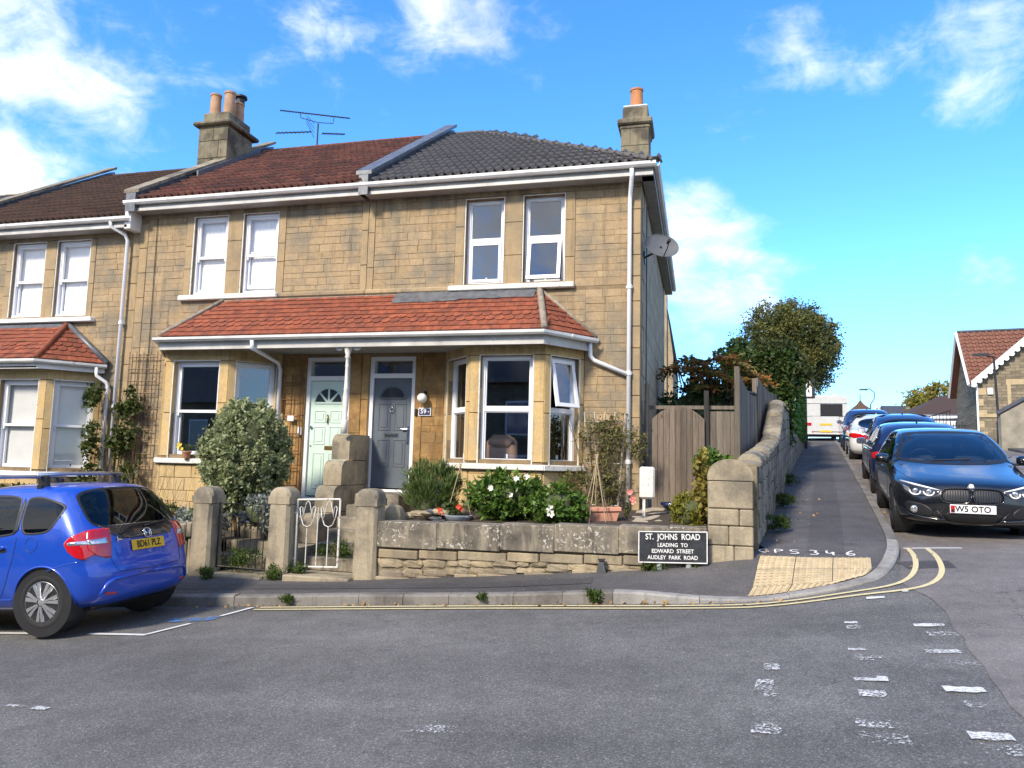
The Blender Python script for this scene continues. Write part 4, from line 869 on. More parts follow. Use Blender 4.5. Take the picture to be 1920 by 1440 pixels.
def side_facet(root, E0, E1, A, cap=60, mat=None, hipmat=None, flash=None):
    pr = mk('porch_roof_return', MB().add([E0, E1, A], [(0,1,2)]), M['mortarlt'], root)
    E0, E1, A = Vector(E0), Vector(E1), Vector(A); U = (E1-E0).normalized(); V = (A-E0)-U*(A-E0).dot(U); h = V.length; ua = (A-E0).dot(U); L = (E1-E0).length
    def keep(u, v):
        t = v/h; return u >= ua*t-.06 and u+.163 <= L+(ua-L)*t+.07 and t < .97
    lay_tiles(pr, lambda j: FS if j in (2, 3) else FT, E0, U, V, keep, .165, .145, int(L/.165)+3, int(h/.145)+1, cap, .5, jit=.004)
    Nn = U.cross(V).normalized(); hip_strip(pr, E0+Nn*.05+V*.02, A+Nn*.05, .1, hipmat or M['mortarlt'], .055)
    a, b = E1+Nn*.05, A+Nn*.05
    mk('flashing', MB().tube([a, b], .035 if not flash else .06, 6), flash or M['mortarlt'], pr, smooth=True)
    return pr
# ================================================================= house with the grey door
HB = thing('terraced_house', 'end of terrace stone house with dark grey front door, grey tiled hipped roof', 'house', (-3.4, 12, .85), group='terraced stone houses in a row')
wB = [(-3.97, -3.28, 4.73, 6.25), (-2.92, -2.21, 4.73, 6.25)]; dB = (-5.68, -4.81, 1.14, 3.47); bayB = (-4.25, -1.85)
wall = mk('facade', cells(MB(), PARTY, -.92, 0, 6.45, wB+[dB, (-4.12, -1.97, .9, 3.5)], YF, YF+.28), M['mortar'], HB)
sr = surround(wall, wB, -4.16, -2.02, 4.62, 6.26, M['ashlar']); band = (PARTY, -.92, 6.28, 6.45); stone_lintel_band(wall, -5.70, -.925, 6.285, 6.44, M['ashlar'], 6)
pil = (PARTY, -5.70, 4.62, 6.45); zz = [4.62, 5.1, 5.75, 6.44]
for a, b in zip(zz, zz[1:]): mk('ashlar_block', MB().stone(PARTY+.002, -5.702, a+.003, b-.003, YF, .018, .004, .001), M['ashlar'], wall, fix=False)
qz = .8; 
while qz < 6.2:                                                     # corner quoins behind the downpipe
    h = random.choice([.3, .36, .42]); mk('quoin', MB().stone(-.92-random.choice([.14, .22]), -.924, qz+.004, min(qz+h, 6.28)-.004, YF, .018, .005, .001), M['ashlar'], wall, fix=False); qz += h
B = courses(-5.70, -1.07, 4.62, 6.28, [sr, (-5.71, -5.7, 0, 7)])
B += courses(-1.83, -1.07, .8, 4.56, []); B += courses(-2.6, -1.83, 3.75, 4.56, [(-2.9, -2.3, 3, 4.2)])
set_stones(wall, B, YF, M['stone'], cap=270)
set_stones(wall, courses(-4.66, -4.27, .9, 3.52, [], .11, .19, .14, .3), YF, M['porchstone'], cap=80)
for (a, b, lo, hi) in [(-4.81, -4.67, .9, 1.6), (-4.81, -4.67, 1.61, 2.5), (-4.81, -4.67, 2.51, 3.52), (PARTY+.003, -5.69, .9, 1.7), (PARTY+.003, -5.69, 1.71, 2.7), (PARTY+.003, -5.69, 2.71, 3.52)]: mk('ashlar_block', MB().stone(a, b, lo, hi, YF, .016, .005, .001), M['porchstone'], wall, fix=False)
mk('string_course', MB().cbox(PARTY, -4.22, 11.93, 12.02, 4.60, 4.69, .02), M['stone'], wall)
mk('flank_wall', MB().box(-1.2, -.921, YF+.281, 20.3, 0, 6.45), M['side'], HB)
sw = [c for c in HB.children if c.name.startswith('flank_wall')][0]
for i in range(14):                                                 # ashlar courses on the flank
    z = .7+i*.41; y = 12.29+(i % 2)*.35
    while y < 20.2:
        l = .85; mk('ashlar_block', MB().box(-.925, -.908, y, min(y+l, 20.29)-.012, z, min(z+.398, 6.40)), M['side'], sw, fix=False); y += l
mk('string_line', MB().tube([(-.90, 13.05, .9), (-.90, 13.05, 6.3)], .012, 5), M['blackpl'], HB)
sills = mk('sill', MB().cbox(-4.24, -2.02, 11.90, 12.05, 4.60, 4.69, .012), M['oldwhite'], HB)
win(HB, I_T, *[wB[0][i]+YF*0 for i in range(4)], style='upvc') if False else None
TF = lambda p: (p[0], YF+p[1], p[2])
win(HB, TF, *wB[0], .10, 'upvc', openp='casement', mid=.52); win(HB, TF, *wB[1], .10, 'upvc', openp='bottom', mid=.52)
bay(HB, [(-4.25, 12), (-3.6, 11.35), (-2.37, 11.35), (-1.85, 12)], .7, 0, [dict(style='upvc', reveal=True), dict(style='upvc', reveal=True, mid=.5), dict(style='upvc', openp='top', reveal=True, mid=.50)])
fr = mk('door_frame', MB().box(-5.68, -5.61, 12.02, 12.16, 1.14, 3.47).box(-4.88, -4.81, 12.02, 12.16, 1.14, 3.47).box(-5.61, -4.88, 12.02, 12.16, 3.40, 3.47).box(-5.61, -4.88, 12.02, 12.16, 3.09, 3.17).box(-5.72, -4.80, 11.93, 12.16, 1.06, 1.14), M['upvc'], HB)
mk('fanlight', MB().add([(-5.61, 12.09, 3.17), (-4.88, 12.09, 3.17), (-4.88, 12.09, 3.40), (-5.61, 12.09, 3.40)], [(0,1,2,3)]), M['glass'], HB, fix=False)
door_leaf(HB, -5.61, -4.88, 1.16, 3.09, 12.06, M['door_grey'], 'grey')
room(HB, -4.4, -1.25, 12.28, 15.6, .95, 3.5); room(HB, -5.75, -1.25, 12.28, 15.2, 4.3, 6.36); room(HB, -5.75, -4.5, 12.3, 15, .9, 3.5, 'hall')
main_roof(HB, -5.72, -.68, 0, TM_GREY, M['tile_grey'], True)
coping(HB, -5.80, 0, .24, M['lead'])
eaves(HB, -5.86, -.66, 0)
gutter(HB, [(-.66, 11.66, 6.555), (-.66, 20.5, 6.555)], M['gutter'], .06); mk('soffit', MB().box(-.90, -.70, 11.78, 20.4, 6.37, 6.39).box(-.72, -.70, 11.78, 20.4, 6.39, 6.52), M['soffit'], HB)
pipe(HB, [(-1.05, 11.66, 6.47), (-1.05, 11.68, 6.34), (-1.09, 11.9, 6.16), (-1.10, 11.93, 6.0), (-1.10, 11.93, .85)], .036, M['upvc'])
pipe(HB, [(-1.72, 11.83, 3.62), (-1.72, 11.88, 3.42), (-1.66, 11.92, 3.35), (-1.12, 11.92, 3.12)], .036, M['upvc'])
pr = porch(HB, PARTY, -2.33, PARTY, -2.64, lead=(-5.2, -2.66)); side_facet(HB, (-2.33, 11.02, 3.70), (-1.66, 11.90, 3.70), (-2.64, 11.99, 4.56))
gutter(HB, [(PARTY, 10.98, 3.71), (-2.31, 10.98, 3.71), (-1.62, 11.88, 3.70)], M['gutter'], .055, 'porch_gutter')
mk('porch_fascia', MB().box(PARTY, -2.33, 11.05, 11.08, 3.50, 3.66), M['fascia'], HB)
Tq = facet(-2.33, 11.05, -1.70, 11.92); mk('porch_fascia', MB().box(0, Tq.len, 0, .03, 3.50, 3.66, Tq), M['fascia'], HB)
mk('porch_ceiling', MB().prism([(PARTY, 11.06), (-2.34, 11.06), (-1.75, 11.9), (-1.75, 11.98), (PARTY, 11.98)], 3.53, 3.56, 'z'), M['soffit'], HB)
ch = mk('chimney', MB().cbox(-1.60, -1.02, 15.2, 15.95, 6.3, 8.86, .02), M['chim'], HB)
for k in range(4):
    z = 7.0+k*.48
    for a, b in ((-1.61, -1.30-.1*(k % 2)), (-1.30-.1*(k % 2), -1.01)): mk('ashlar_block', MB().stone(a+.004, b-.004, z, z+.47, 15.2, .012, .008, .002), M['chim'], ch, fix=False)
mk('chimney_cap', MB().cbox(-1.68, -.94, 15.12, 16.03, 8.90, 9.04, .03).cbox(-1.63, -.99, 15.17, 15.98, 8.80, 8.899, .03), M['chim'], ch); mk('chimney_block', MB().cbox(-1.58, -1.04, 15.24, 15.9, 9.041, 9.33, .02), M['chim'], ch); mk('mortar_flaunching', MB().cbox(-1.57, -1.05, 15.25, 15.89, 9.331, 9.38, .02), M['rendwhite'], ch)
pots(ch, [(-1.30, 15.5, 9.37, .46, .15)], M['potorange'])
# ================================================================= house with the mint door
HA = thing('terraced_house', 'mid terrace stone house with pale mint front door and red tiled roof', 'house', (-8.3, 12, .6), group='terraced stone houses in a row')
wA = [(-9.52, -8.79, 4.72, 6.26), (-8.43, -7.69, 4.72, 6.26)]; dA = (-6.93, -6.06, .96, 3.47)
wall = mk('facade', cells(MB(), -10.77, PARTY-.001, -.6, 6.45, wA+[dA, (-9.86, -7.58, .9, 3.5)], YF, YF+.28), M['mortar'], HA)
sr = surround(wall, wA, -9.70, -7.52, 4.62, 6.27, M['ashlar']); stone_lintel_band(wall, -10.765, -5.96, 6.285, 6.44, M['ashlar'], 6)
for a, b in zip(zz, zz[1:]): mk('ashlar_block', MB().stone(-5.96, PARTY-.003, a+.06, b+.05 if b < 6.4 else b, YF, .018, .004, .001), M['ashlar'], wall, fix=False)
for i in range(12): mk('quoin', MB().stone(-10.765, -10.58, .2+i*.5+.004, min(.2+(i+1)*.5, 6.28)-.004, YF, .016, .005, .001), M['ashlar'], wall, fix=False)
B = courses(-10.58, -5.96, 4.62, 6.28, [sr, (-7.52, -7.5, 0, 1)]); B += courses(-10.58, -9.98, 0.1, 4.62, []); B += courses(-9.98, -8.8, 3.7, 4.62, [(-9.3, -8.7, 3, 4.4)])
set_stones(wall, B, YF, M['stone'], cap=270)
set_stones(wall, courses(-7.40, -7.08, .6, 3.52, [], .11, .19, .14, .3), YF, M['porchstone'], cap=80)
for (a, b, lo, hi) in [(-7.07, -6.935, .7, 1.5), (-7.07, -6.935, 1.51, 2.4), (-7.07, -6.935, 2.41, 3.52), (-6.055, PARTY-.004, .9, 1.4), (-6.055, PARTY-.004, 1.41, 2.1), (-6.055, PARTY-.004, 2.11, 2.8), (-6.055, PARTY-.004, 2.81, 3.52)]: mk('ashlar_block', MB().stone(a, b, lo, hi, YF, .016, .005, .001), M['porchstone'], wall, fix=False)
mk('string_course', MB().cbox(-7.58, PARTY-.001, 11.93, 12.02, 4.60, 4.69, .02), M['stone'], wall)
mk('sill', MB().cbox(-9.74, -7.60, 11.90, 12.05, 4.60, 4.70, .014), M['oldwhite'], HA)
win(HA, TF, *wA[0], .055, 'sash', curtain='net', mid=.48); win(HA, TF, *wA[1], .055, 'sash', curtain='net', mid=.48, openp='lift')
bay(HA, [(-9.98, 12), (-9.40, 11.35), (-8.10, 11.35), (-7.45, 12)], .3, -.04, [None, dict(style='sash', mid=.48), dict(style='sash', mid=.48)])
mk('door_frame', MB().box(-6.93, -6.86, 12.02, 12.16, .96, 3.47).box(-6.13, -6.06, 12.02, 12.16, .96, 3.47).box(-6.86, -6.13, 12.02, 12.16, 3.40, 3.47).box(-6.86, -6.13, 12.02, 12.16, 3.05, 3.13).box(-6.95, -6.06, 11.95, 12.16, .86, .96), M['upvc'], HA)
mk('fanlight', MB().add([(-6.86, 12.09, 3.13), (-6.13, 12.09, 3.13), (-6.13, 12.09, 3.40), (-6.86, 12.09, 3.40)], [(0,1,2,3)]), M['glass'], HA, fix=False)
door_leaf(HA, -6.86, -6.13, .98, 3.05, 12.06, M['door_mint'], 'mint')
room(HA, -10.2, -7.2, 12.28, 15.6, .8, 3.45); room(HA, -10.6, -5.9, 12.28, 15.2, 4.3, 6.36); room(HA, -7.1, -5.9, 12.3, 15, .8, 3.5, 'hall')
main_roof(HA, -10.64, -5.90, 0, TM_RED, M['tile_red'], False, M['tile_red'])
coping(HA, -10.74, 0, .28, M['gstone'])
eaves(HA, -10.90, -5.862, 0)
porch(HA, -9.30, PARTY, -8.71, PARTY); hp = [c for c in HA.children if c.name.startswith('porch_roof')][0]
hip_strip(hp, (-9.33, 11.02, 3.76), (-8.73, 11.97, 4.60), .1, M['mortarlt'], .04)
mk('porch_roof_return', MB().add([(-9.33, 11.02, 3.70), (-9.9, 11.99, 3.70), (-8.71, 11.99, 4.56)], [(0,1,2)]), M['tile_orange'], HA)
gutter(HA, [(-9.95, 11.9, 3.69), (-9.36, 10.98, 3.70), (PARTY, 10.98, 3.71)], M['gutter'], .055, 'porch_gutter')
mk('porch_fascia', MB().box(-9.33, PARTY, 11.05, 11.08, 3.50, 3.66), M['fascia'], HA); Tq = facet(-9.95, 11.9, -9.33, 11.06); mk('porch_fascia', MB().box(0, Tq.len, 0, .03, 3.50, 3.66, Tq), M['fascia'], HA)
mk('porch_ceiling', MB().prism([(-9.32, 11.06), (PARTY, 11.06), (PARTY, 11.98), (-9.9, 11.98)], 3.53, 3.56, 'z'), M['soffit'], HA)
mk('party_wall', MB().prism([(12.281, -.6), (12.281, 6.4), (RIDGE_Y, 9.25), (19.8, 6.4), (19.8, -.6)], -10.77, -10.58, 'x'), M['side'], HA)
pipe(HA, [(-7.42, 10.98, 3.63), (-7.42, 11.0, 3.50), (-7.42, 11.82, 3.36), (-7.42, 11.91, 3.25), (-7.42, 11.91, .75)], .036, M['upvc'])
mk('cable', MB().tube([(-10.38, 11.975, 6.3), (-10.36, 11.975, 4), (-10.37, 11.975, .6)], .007, 5), M['blackpl'], HA)
col = mk('porch_post', MB().lathe([(.055, 0), (.055, .22), (.04, .24), (.05, .27), (.035, .30), (.045, .42), (.05, .60), (.035, .72), (.046, .74), (.034, .77), (.03, 1.1), (.038, 1.12), (.030, 1.15), (.030, 1.26), (.05, 1.28), (.035, 1.31), (.06, 1.40), (.08, 1.46), (.08, 1.49)], (-5.69, 11.14, 2.06), 14), M['oldwhite'], HA, smooth=True)
for sx in (-1, 1): mk('scroll_bracket', MB().lathe([(.07, -.02), (.07, .02)], (-5.69+sx*.16, 11.14, 3.52), 14, 'y'), M['upvc'], col)
ch = mk('chimney', MB().cbox(-11.35, -10.56, 14.2, 15.15, 7.2, 9.30, .03), M['chim'], HA)
for k in range(3):
    z = 8.1+k*.42
    for a, b in ((-11.35, -10.95+.15*(k % 2)), (-10.95+.15*(k % 2), -10.56)): mk('ashlar_block', MB().stone(a+.005, b-.005, z, z+.41, 14.2, .014, .008, .002), M['chim'], ch, fix=False)
mk('chimney_cap', MB().cbox(-11.46, -10.45, 14.08, 15.27, 9.30, 9.40, .03), M['chim'], ch); mk('chimney_block', MB().cbox(-11.30, -10.61, 14.24, 15.10, 9.401, 9.66, .02), M['chim'], ch)
pots(ch, [(-11.12, 14.42, 9.65, .53, .135), (-10.80, 14.5, 9.65, .60, .14), (-10.80, 14.87, 9.65, .50, .13)], M['potbuff'])
mk('flue_cowl', MB().lathe([(.10, 0), (.10, .14), (.16, .15), (.15, .20), (.05, .22)], (-10.78, 14.87, 10.14), 18), M['iron'], ch)
mk('lead_flashing', MB().prism([(13.2, 7.62), (15.4, 9.06), (15.4, 9.24), (14.1, 8.36), (13.2, 7.78)], -10.545, -10.50, 'x'), M['lead'], ch)
# ================================================================= next house down the hill
HN = thing('terraced_house', 'stone house at the left edge, down the hill, with brown tiled roof and blinds', 'house', (-13.2, 12, -.3), group='terraced stone houses in a row'); dz = -.31
wN = [(-13.90, -13.09, 4.39, 5.95), (-12.78, -11.97, 4.39, 5.95)]
wall = mk('facade', cells(MB(), -15.6, -10.775, -1.2, 6.45+dz, wN+[(-13.82, -11.58, .55, 3.15)], YF+.02, YF+.28), M['mortar'], HN); 
YF_ = YF; YF = 12.02
sr = surround(wall, wN, -14.08, -11.82, 4.3, 5.97, M['ashlar']); stone_lintel_band(wall, -15.5, -10.95, 5.98, 6.13, M['ashlar'], 6)
B = courses(-15.5, -10.95, 4.32, 5.98, [sr]); B += courses(-11.42, -10.95, .1, 4.32, []); B += courses(-12.3, -11.42, 3.4, 4.32, [(-12.6, -12.1, 3, 3.9)]); B += courses(-15.5, -14.4, .1, 4.3, [])
set_stones(wall, B, YF, M['stone'], cap=260)
for i in range(12): mk('quoin', MB().stone(-10.95, -10.78, -.4+i*.54+.004, min(-.4+(i+1)*.54, 6.13)-.004, YF, .016, .005, .001), M['ashlar'], wall, fix=False)
mk('sill', MB().cbox(-14.15, -11.72, 11.90, 12.06, 4.25, 4.34, .012), M['upvc'], HN)
TN = lambda p: (p[0], 12.02+p[1], p[2])
for w in wN: win(HN, TN, *w, .055, 'sash', curtain='net', mid=.48)
bay(HN, [(-13.95, 12.02), (-13.35, 11.37), (-12.07, 11.37), (-11.45, 12.02)], -.2, -.36, [None, dict(style='sash', mid=.5, curtain='blind'), dict(style='sash', mid=.5, curtain='blind')], sillmat='upvc')
YF = YF_
room(HN, -14.2, -11.2, 12.3, 15.4, .4, 3.15); room(HN, -15.4, -10.9, 12.3, 15.2, 4.0, 6.05)
main_roof(HN, -15.48, -10.79, dz, TM_BROWN, M['tile_brown'], False, M['tile_brown'])
coping(HN, -15.6, dz, .26, M['gstone'])
eaves(HN, -15.7, -10.80, dz)
mk('eaves_box', MB().cbox(-10.92, -10.772, 11.70, 12.30, 6.02, 6.50, .01), M['gutter'], HN); mk('party_wall', MB().prism([(12.3, -1), (12.3, 6.0), (RIDGE_Y, 8.9), (19.8, 6.0), (19.8, -1)], -15.6, -15.45, 'x'), M['side'], HN)
pipe(HN, [(-11.20, 11.66, 6.17), (-11.20, 11.68, 6.08), (-11.02, 11.86, 5.96), (-11.00, 11.92, 5.85), (-11.00, 11.92, -.1)], .036, M['upvc'])
pr = mk('bay_roof', MB().add([(-14.0, 11.07, 3.36), (-12.05, 11.07, 3.36), (-12.36, 12.0, 4.18), (-14.0, 12.0, 4.18)], [(0,1,2,3)]), M['mortarlt'], HN)
lay_tiles(pr, lambda j: FS if j in (2, 3) else FT, (-14.0, 11.07, 3.36), (1,0,0), (0, .93, .82), lambda u, v: u >= 0 and -14.0+u+.163 <= -12.05-.31*v/1.24+.05, .165, .145, 13, 8, 200, .5)
mk('lead_flashing', MB().box(-14.0, -12.36, 11.88, 11.99, 4.10, 4.20), M['lead'], pr)
side_facet(HN, (-12.05, 11.07, 3.36), (-11.28, 11.95, 3.36), (-12.36, 12.0, 4.18), hipmat=M['tile_orange'], flash=M['lead'])
gutter(HN, [(-14.0, 11.03, 3.37), (-12.03, 11.03, 3.37), (-11.25, 11.92, 3.36)], M['gutter'], .055, 'bay_gutter')
mk('bay_fascia', MB().box(-14.0, -12.05, 11.10, 11.13, 3.20, 3.33), M['gutter'], HN); Tq = facet(-12.05, 11.10, -11.32, 11.95); mk('bay_fascia', MB().box(0, Tq.len, 0, .03, 3.20, 3.33, Tq), M['gutter'], HN)
mk('bay_ceiling', MB().prism([(-14.0, 11.1), (-12.06, 11.1), (-11.35, 11.95), (-14, 11.98)], 3.21, 3.24, 'z'), M['soffit'], HN)
pipe(HN, [(-11.36, 11.78, 3.30), (-11.36, 11.80, 3.14), (-11.22, 11.90, 3.02), (-11.20, 11.93, 2.95), (-11.20, 11.93, -.1)], .034, M['upvc'])
# ================================================================= one more house beyond the frame edge
HO = thing('terraced_house', 'sliver of the next house at the far left edge, grey tiled roof only', 'house', (-18, 12, -.6), group='terraced stone houses in a row')
mk('facade', MB().box(-20.4, -15.605, 12, 12.28, -1.6, 5.8), M['stone'], HO); TM_OLD = tile_mesh('old_tile', .302, .40, 2, .034, M['slate'])
main_roof(HO, -20.3, -15.75, -.62, TM_OLD, M['slate'], False, M['mortarlt'], 150); eaves(HO, -20.4, -15.75, -.62)
# ---------------------------------------------------------------- front gardens, walls, gates
def rounded_block(mb, x0, x1, y0, y1, z0, z1, r, T=None, n=6):
    # block with a barrel-rounded top running along y
    cx = (x0+x1)/2; hw = (x1-x0)/2; P = [(x0, z0), (x1, z0)]+[(cx+hw*math.cos(math.pi*i/(2*n)*1.0*2/2*1.0) if False else cx+hw*math.cos(math.pi*i/n), z1-r+r*math.sin(math.pi*i/n)) for i in range(n+1)]
    return mb.prism(P, y0, y1, 'y', T)
def domed(mb, cx, cy, w, d, z0, z1, cap, c=.03):
    # rounded gate post top: stack of shrinking chamfered rings
    n = 6; prev = None; rings = []
    for i in range(n+1):
        t = i/n*math.pi/2*.98; s = math.cos(t)**.75; z = z1-cap+cap*math.sin(t); k = w/2*s; e = d/2*(.55+.45*s); q = min(.04, k*.3)
        rings.append([(cx-k+q, cy-e, z), (cx+k-q, cy-e, z), (cx+k, cy-e+q, z), (cx+k, cy+e-q, z), (cx+k-q, cy+e, z), (cx-k+q, cy+e, z), (cx-k, cy+e-q, z), (cx-k, cy-e+q, z)])
    b = len(mb.v)
    for r in rings: mb.v += r
    for i in range(n):
        for k in range(8): mb.f.append((b+i*8+k, b+i*8+(k+1) % 8, b+(i+1)*8+(k+1) % 8, b+(i+1)*8+k))
    mb.f.append(tuple(b+n*8+k for k in range(8))); mb.f.append(tuple(b+k for k in range(8))); return mb
def lump(mb, c, s, n=7, m=5, jit=.16, flat=0):
    b = len(mb.v); rot = random.random()*6.28
    for i in range(m+1):
        t = math.pi*i/m
        for k in range(n):
            a = 2*math.pi*k/n+rot; q = 1+random.uniform(-jit, jit); x, y, z = [math.copysign(abs(v)**.7, v) for v in (math.sin(t)*math.cos(a), math.sin(t)*math.sin(a), math.cos(t))]
            mb.v.append((c[0]+x*s[0]*q, c[1]+y*s[1]*q, c[2]+z*s[2]*q))
    for i in range(m):
        for k in range(n): mb.f.append((b+i*n+k, b+i*n+(k+1) % n, b+(i+1)*n+(k+1) % n, b+(i+1)*n+k))
    return mb
def gate_posts():
    for x, y, z0, z1, lab in ((-6.82, 9.3, -.05, 1.21, 'rounded stone gate post nearest the blue hatchback'), (-5.60, 9.3, -.03, 1.24, 'rounded stone gate post between the black gate and the white gate'), (-4.30, 9.3, .04, 1.26, 'rounded stone gate post at the end of the lichened garden wall')):
        o = thing('gate_post', lab, 'gate post', (x, y, z0), group='stone gate posts'); w = .32
        mb = MB(); c = .035; mb.v = []
        for z, k in ((z0-.15, 1.06), (z0+.25, 1.04), (z0+.65, 1.0), (z1-.24, .97)):
            h = w/2*k; j = lambda: random.uniform(-.006, .006)
            mb.v += [(x+a*h+j(), y+b*h+j(), z) for a, b in ((-.75, -1), (.75, -1), (1, -.75), (1, .75), (.75, 1), (-.75, 1), (-1, .75), (-1, -.75))]
        for i in range(3):
            for k in range(8): mb.f.append((i*8+k, i*8+(k+1) % 8, (i+1)*8+(k+1) % 8, (i+1)*8+k))
        mb.f += [tuple(range(8)), tuple(range(24, 32))]; mk('shaft', mb, M['post'], o)
        m = domed(MB(), x, y, w*1.02, w*1.02, 0, z1, .13); m.box(x-w*.51, x+w*.51, y-w*.51, y+w*.51, z1-.232, z1-.13); mk('cap', m, M['post'], o)
gate_posts()
def garden_wall():
    o = thing('garden_wall', 'low garden wall of lichened coping slabs on rubble stone in front of the roses', 'wall', (-2, 9.3, .2)); x0, x1 = -4.13, .09
    core = mk('wall_core', MB().add([(x0, 9.225, -.1), (x1, 9.225, .3), (x1, 9.48, .3), (x0, 9.48, -.1), (x0, 9.225, .5), (x1, 9.225, .62), (x1, 9.48, .62), (x0, 9.48, .5)], [(0,1,5,4), (1,2,6,5), (2,3,7,6), (3,0,4,7), (4,5,6,7), (0,3,2,1)]), M['rubmortar'], o)
    cz = lambda x: .825+.028*(x+4)                                   # top of the coping
    xs = [x0, -3.3, -2.45, -1.75, -.95, -.35, x1]
    for a, b in zip(xs, xs[1:]):
        mb = MB(); j = random.uniform(-.006, .006); zt, zb = cz((a+b)/2)+j, cz((a+b)/2)-.33
        mb.cbox(a+.001, b-.001, 9.165+j*.5, 9.50, zb, zt, .008); mk('coping_slab', mb, M['coping'], o)
    base = lambda x: Pz(x, 9.2)
    x = x0+.02                                                       # ledge course below the coping
    while x < x1-.1:
        l = min(random.uniform(.38, .75), x1-x); z1 = cz(x)-.335; mk('ledge_stone', MB().cbox(x, x+l-.015, 9.185+random.uniform(-.01, .01), 9.4, max(base(x)-.03, z1-.125), z1-.012, .012), M['rubble'], o); x += l
    x = x0+.02
    while x < x1-.08:                                                # rubble, two or three uneven courses
        l = random.uniform(.13, .40); zb, zt = base(x)-.02, cz(x)-.475; H = zt-zb
        if H > .06:
            k = 1 if H < .15 or random.random() < .3 else 2; z = zb+.03
            for i in range(k):
                h = H/k*random.uniform(.8, 1.0); mb = MB(); xa = x+random.uniform(-.03, .03); lump(mb, (xa+l/2, 9.235, z+h/2), (l*.53, random.uniform(.03, .055), h*.50), 12, 8, .13); mk('rubble_stone', mb, M['rubble'], o); z += H/k
        x += l*.98
    x = x0
    while x < x1: l = random.uniform(.3, .7); mk('base_stone', MB().cbox(x, min(x+l, x1)-.01, 9.155, 9.35, base(x)-.12, base(x)+.028+random.uniform(0, .015), .01), M['rubble'], o); x += l
garden_wall()
def low_wall_left():
    o = thing('garden_wall', 'low stone garden wall behind the blue hatchback', 'wall', (-9.5, 9.35, -.3)); x = -13.5
    while x < -7.0:
        l = min(.8, -6.99-x); z = .70+.03*(x+7); mk('coping_slab', MB().cbox(x, x+l-.01, 9.2, 9.5, z-.22, z, .02), M['gstone'], o); mk('rubble_stone', MB().cbox(x, x+l-.02, 9.24, 9.46, Pz(x, 9.2)-.2, z-.225, .03), M['rubble'], o); x += l
low_wall_left()
def corner_pier():
    o = thing('corner_pier', 'big round-topped stone pier at the street corner beside the road sign', 'pier', (.36, 9.4, .5)); x0, x1, y0, y1 = .10, .62, 9.19, 9.70
    zz = [(.38, .74, [(.10, .40), (.40, .62)]), (.74, .97, [(.10, .34), (.34, .62)]), (.97, 1.17, [(.10, .46), (.46, .62)]), (1.17, 1.50, [(.10, .62)])]
    for a, b, xs in zz:
        for p, q in xs: mk('stone', MB().cbox(p+.003, q-.003, y0+random.uniform(-.004, .004), y1, a+.004, b-.004, .012), M['post'], o)
    mb = MB(); cx = .36; hw = .262; n = 12; mk('rounded_cap', mb.prism([(cx-hw, 1.505), (cx+hw, 1.505), (cx+hw, 1.55)]+[(cx+hw*math.cos(math.pi*i/n)**1, 1.55+.21*math.sin(math.pi*i/n)) for i in range(1, n)]+[(cx-hw, 1.55)], y0-.004, y1+.004, 'y'), M['post'], o)
corner_pier()
def road_sign():
    o = thing('street_name_sign', 'black street name sign with white lettering on two short posts', 'sign', (-.3, 9.08, .4))
    x0, x1, z0, z1 = -.71, .10, .515, .895; y = 9.06; T = lambda p: (p[0], p[1], p[2]+.035*(p[0]+.3))
    b = mk('board', MB().cbox(x0, x1, y, y+.02, z0, z1, .006, T), M['signblack'], o); t = .012
    mk('border', MB().box(x0+.004, x1-.004, y-.003, y+.001, z1-t-.004, z1-.004, T).box(x0+.004, x1-.004, y-.003, y+.001, z0+.004, z0+t+.004, T).box(x0+.004, x0+t+.004, y-.003, y+.001, z0+t, z1-t, T).box(x1-t-.004, x1-.004, y-.003, y+.001, z0+t, z1-t, T), M['signwhite'], b)
    for s, z, sz, sx in (('ST.  JOHNS  ROAD', .822, .096, .80), ('LEADING  TO', .727, .062, .92), ('EDWARD  STREET', .656, .064, .94), ('AUDLEY  PARK  ROAD', .582, .064, .90)): txt('lettering', s, sz, ((x0+x1)/2, y-.003, z), (R_(90), -.035, 0), M['signwhite'], b, sx=sx)
    for x in (-.46, -.12): mk('post', MB().lathe([(.035, -.25), (.035, .20)], (x, y+.045, .52), 12), plain('sign_post_green_grey', (.30, .34, .30), .6), o, smooth=True)
road_sign()
def black_bollard():
    o = mk('rubber_cone_base', MB().add([(-1.22, 9.05, .31), (-1.08, 9.05, .31), (-1.08, 9.17, .31), (-1.22, 9.17, .31), (-1.175, 9.09, .50), (-1.125, 9.09, .50), (-1.125, 9.13, .50), (-1.175, 9.13, .50)], [(0,1,5,4), (1,2,6,5), (2,3,7,6), (3,0,4,7), (4,5,6,7)]).cbox(-1.23, -1.07, 9.04, 9.18, .28, .32, .008).box(-1.19, -1.11, 9.07, 9.15, .498, .515), M['signblack']); tag(o, 'small black tapered block standing against the garden wall', 'block')
black_bollard()
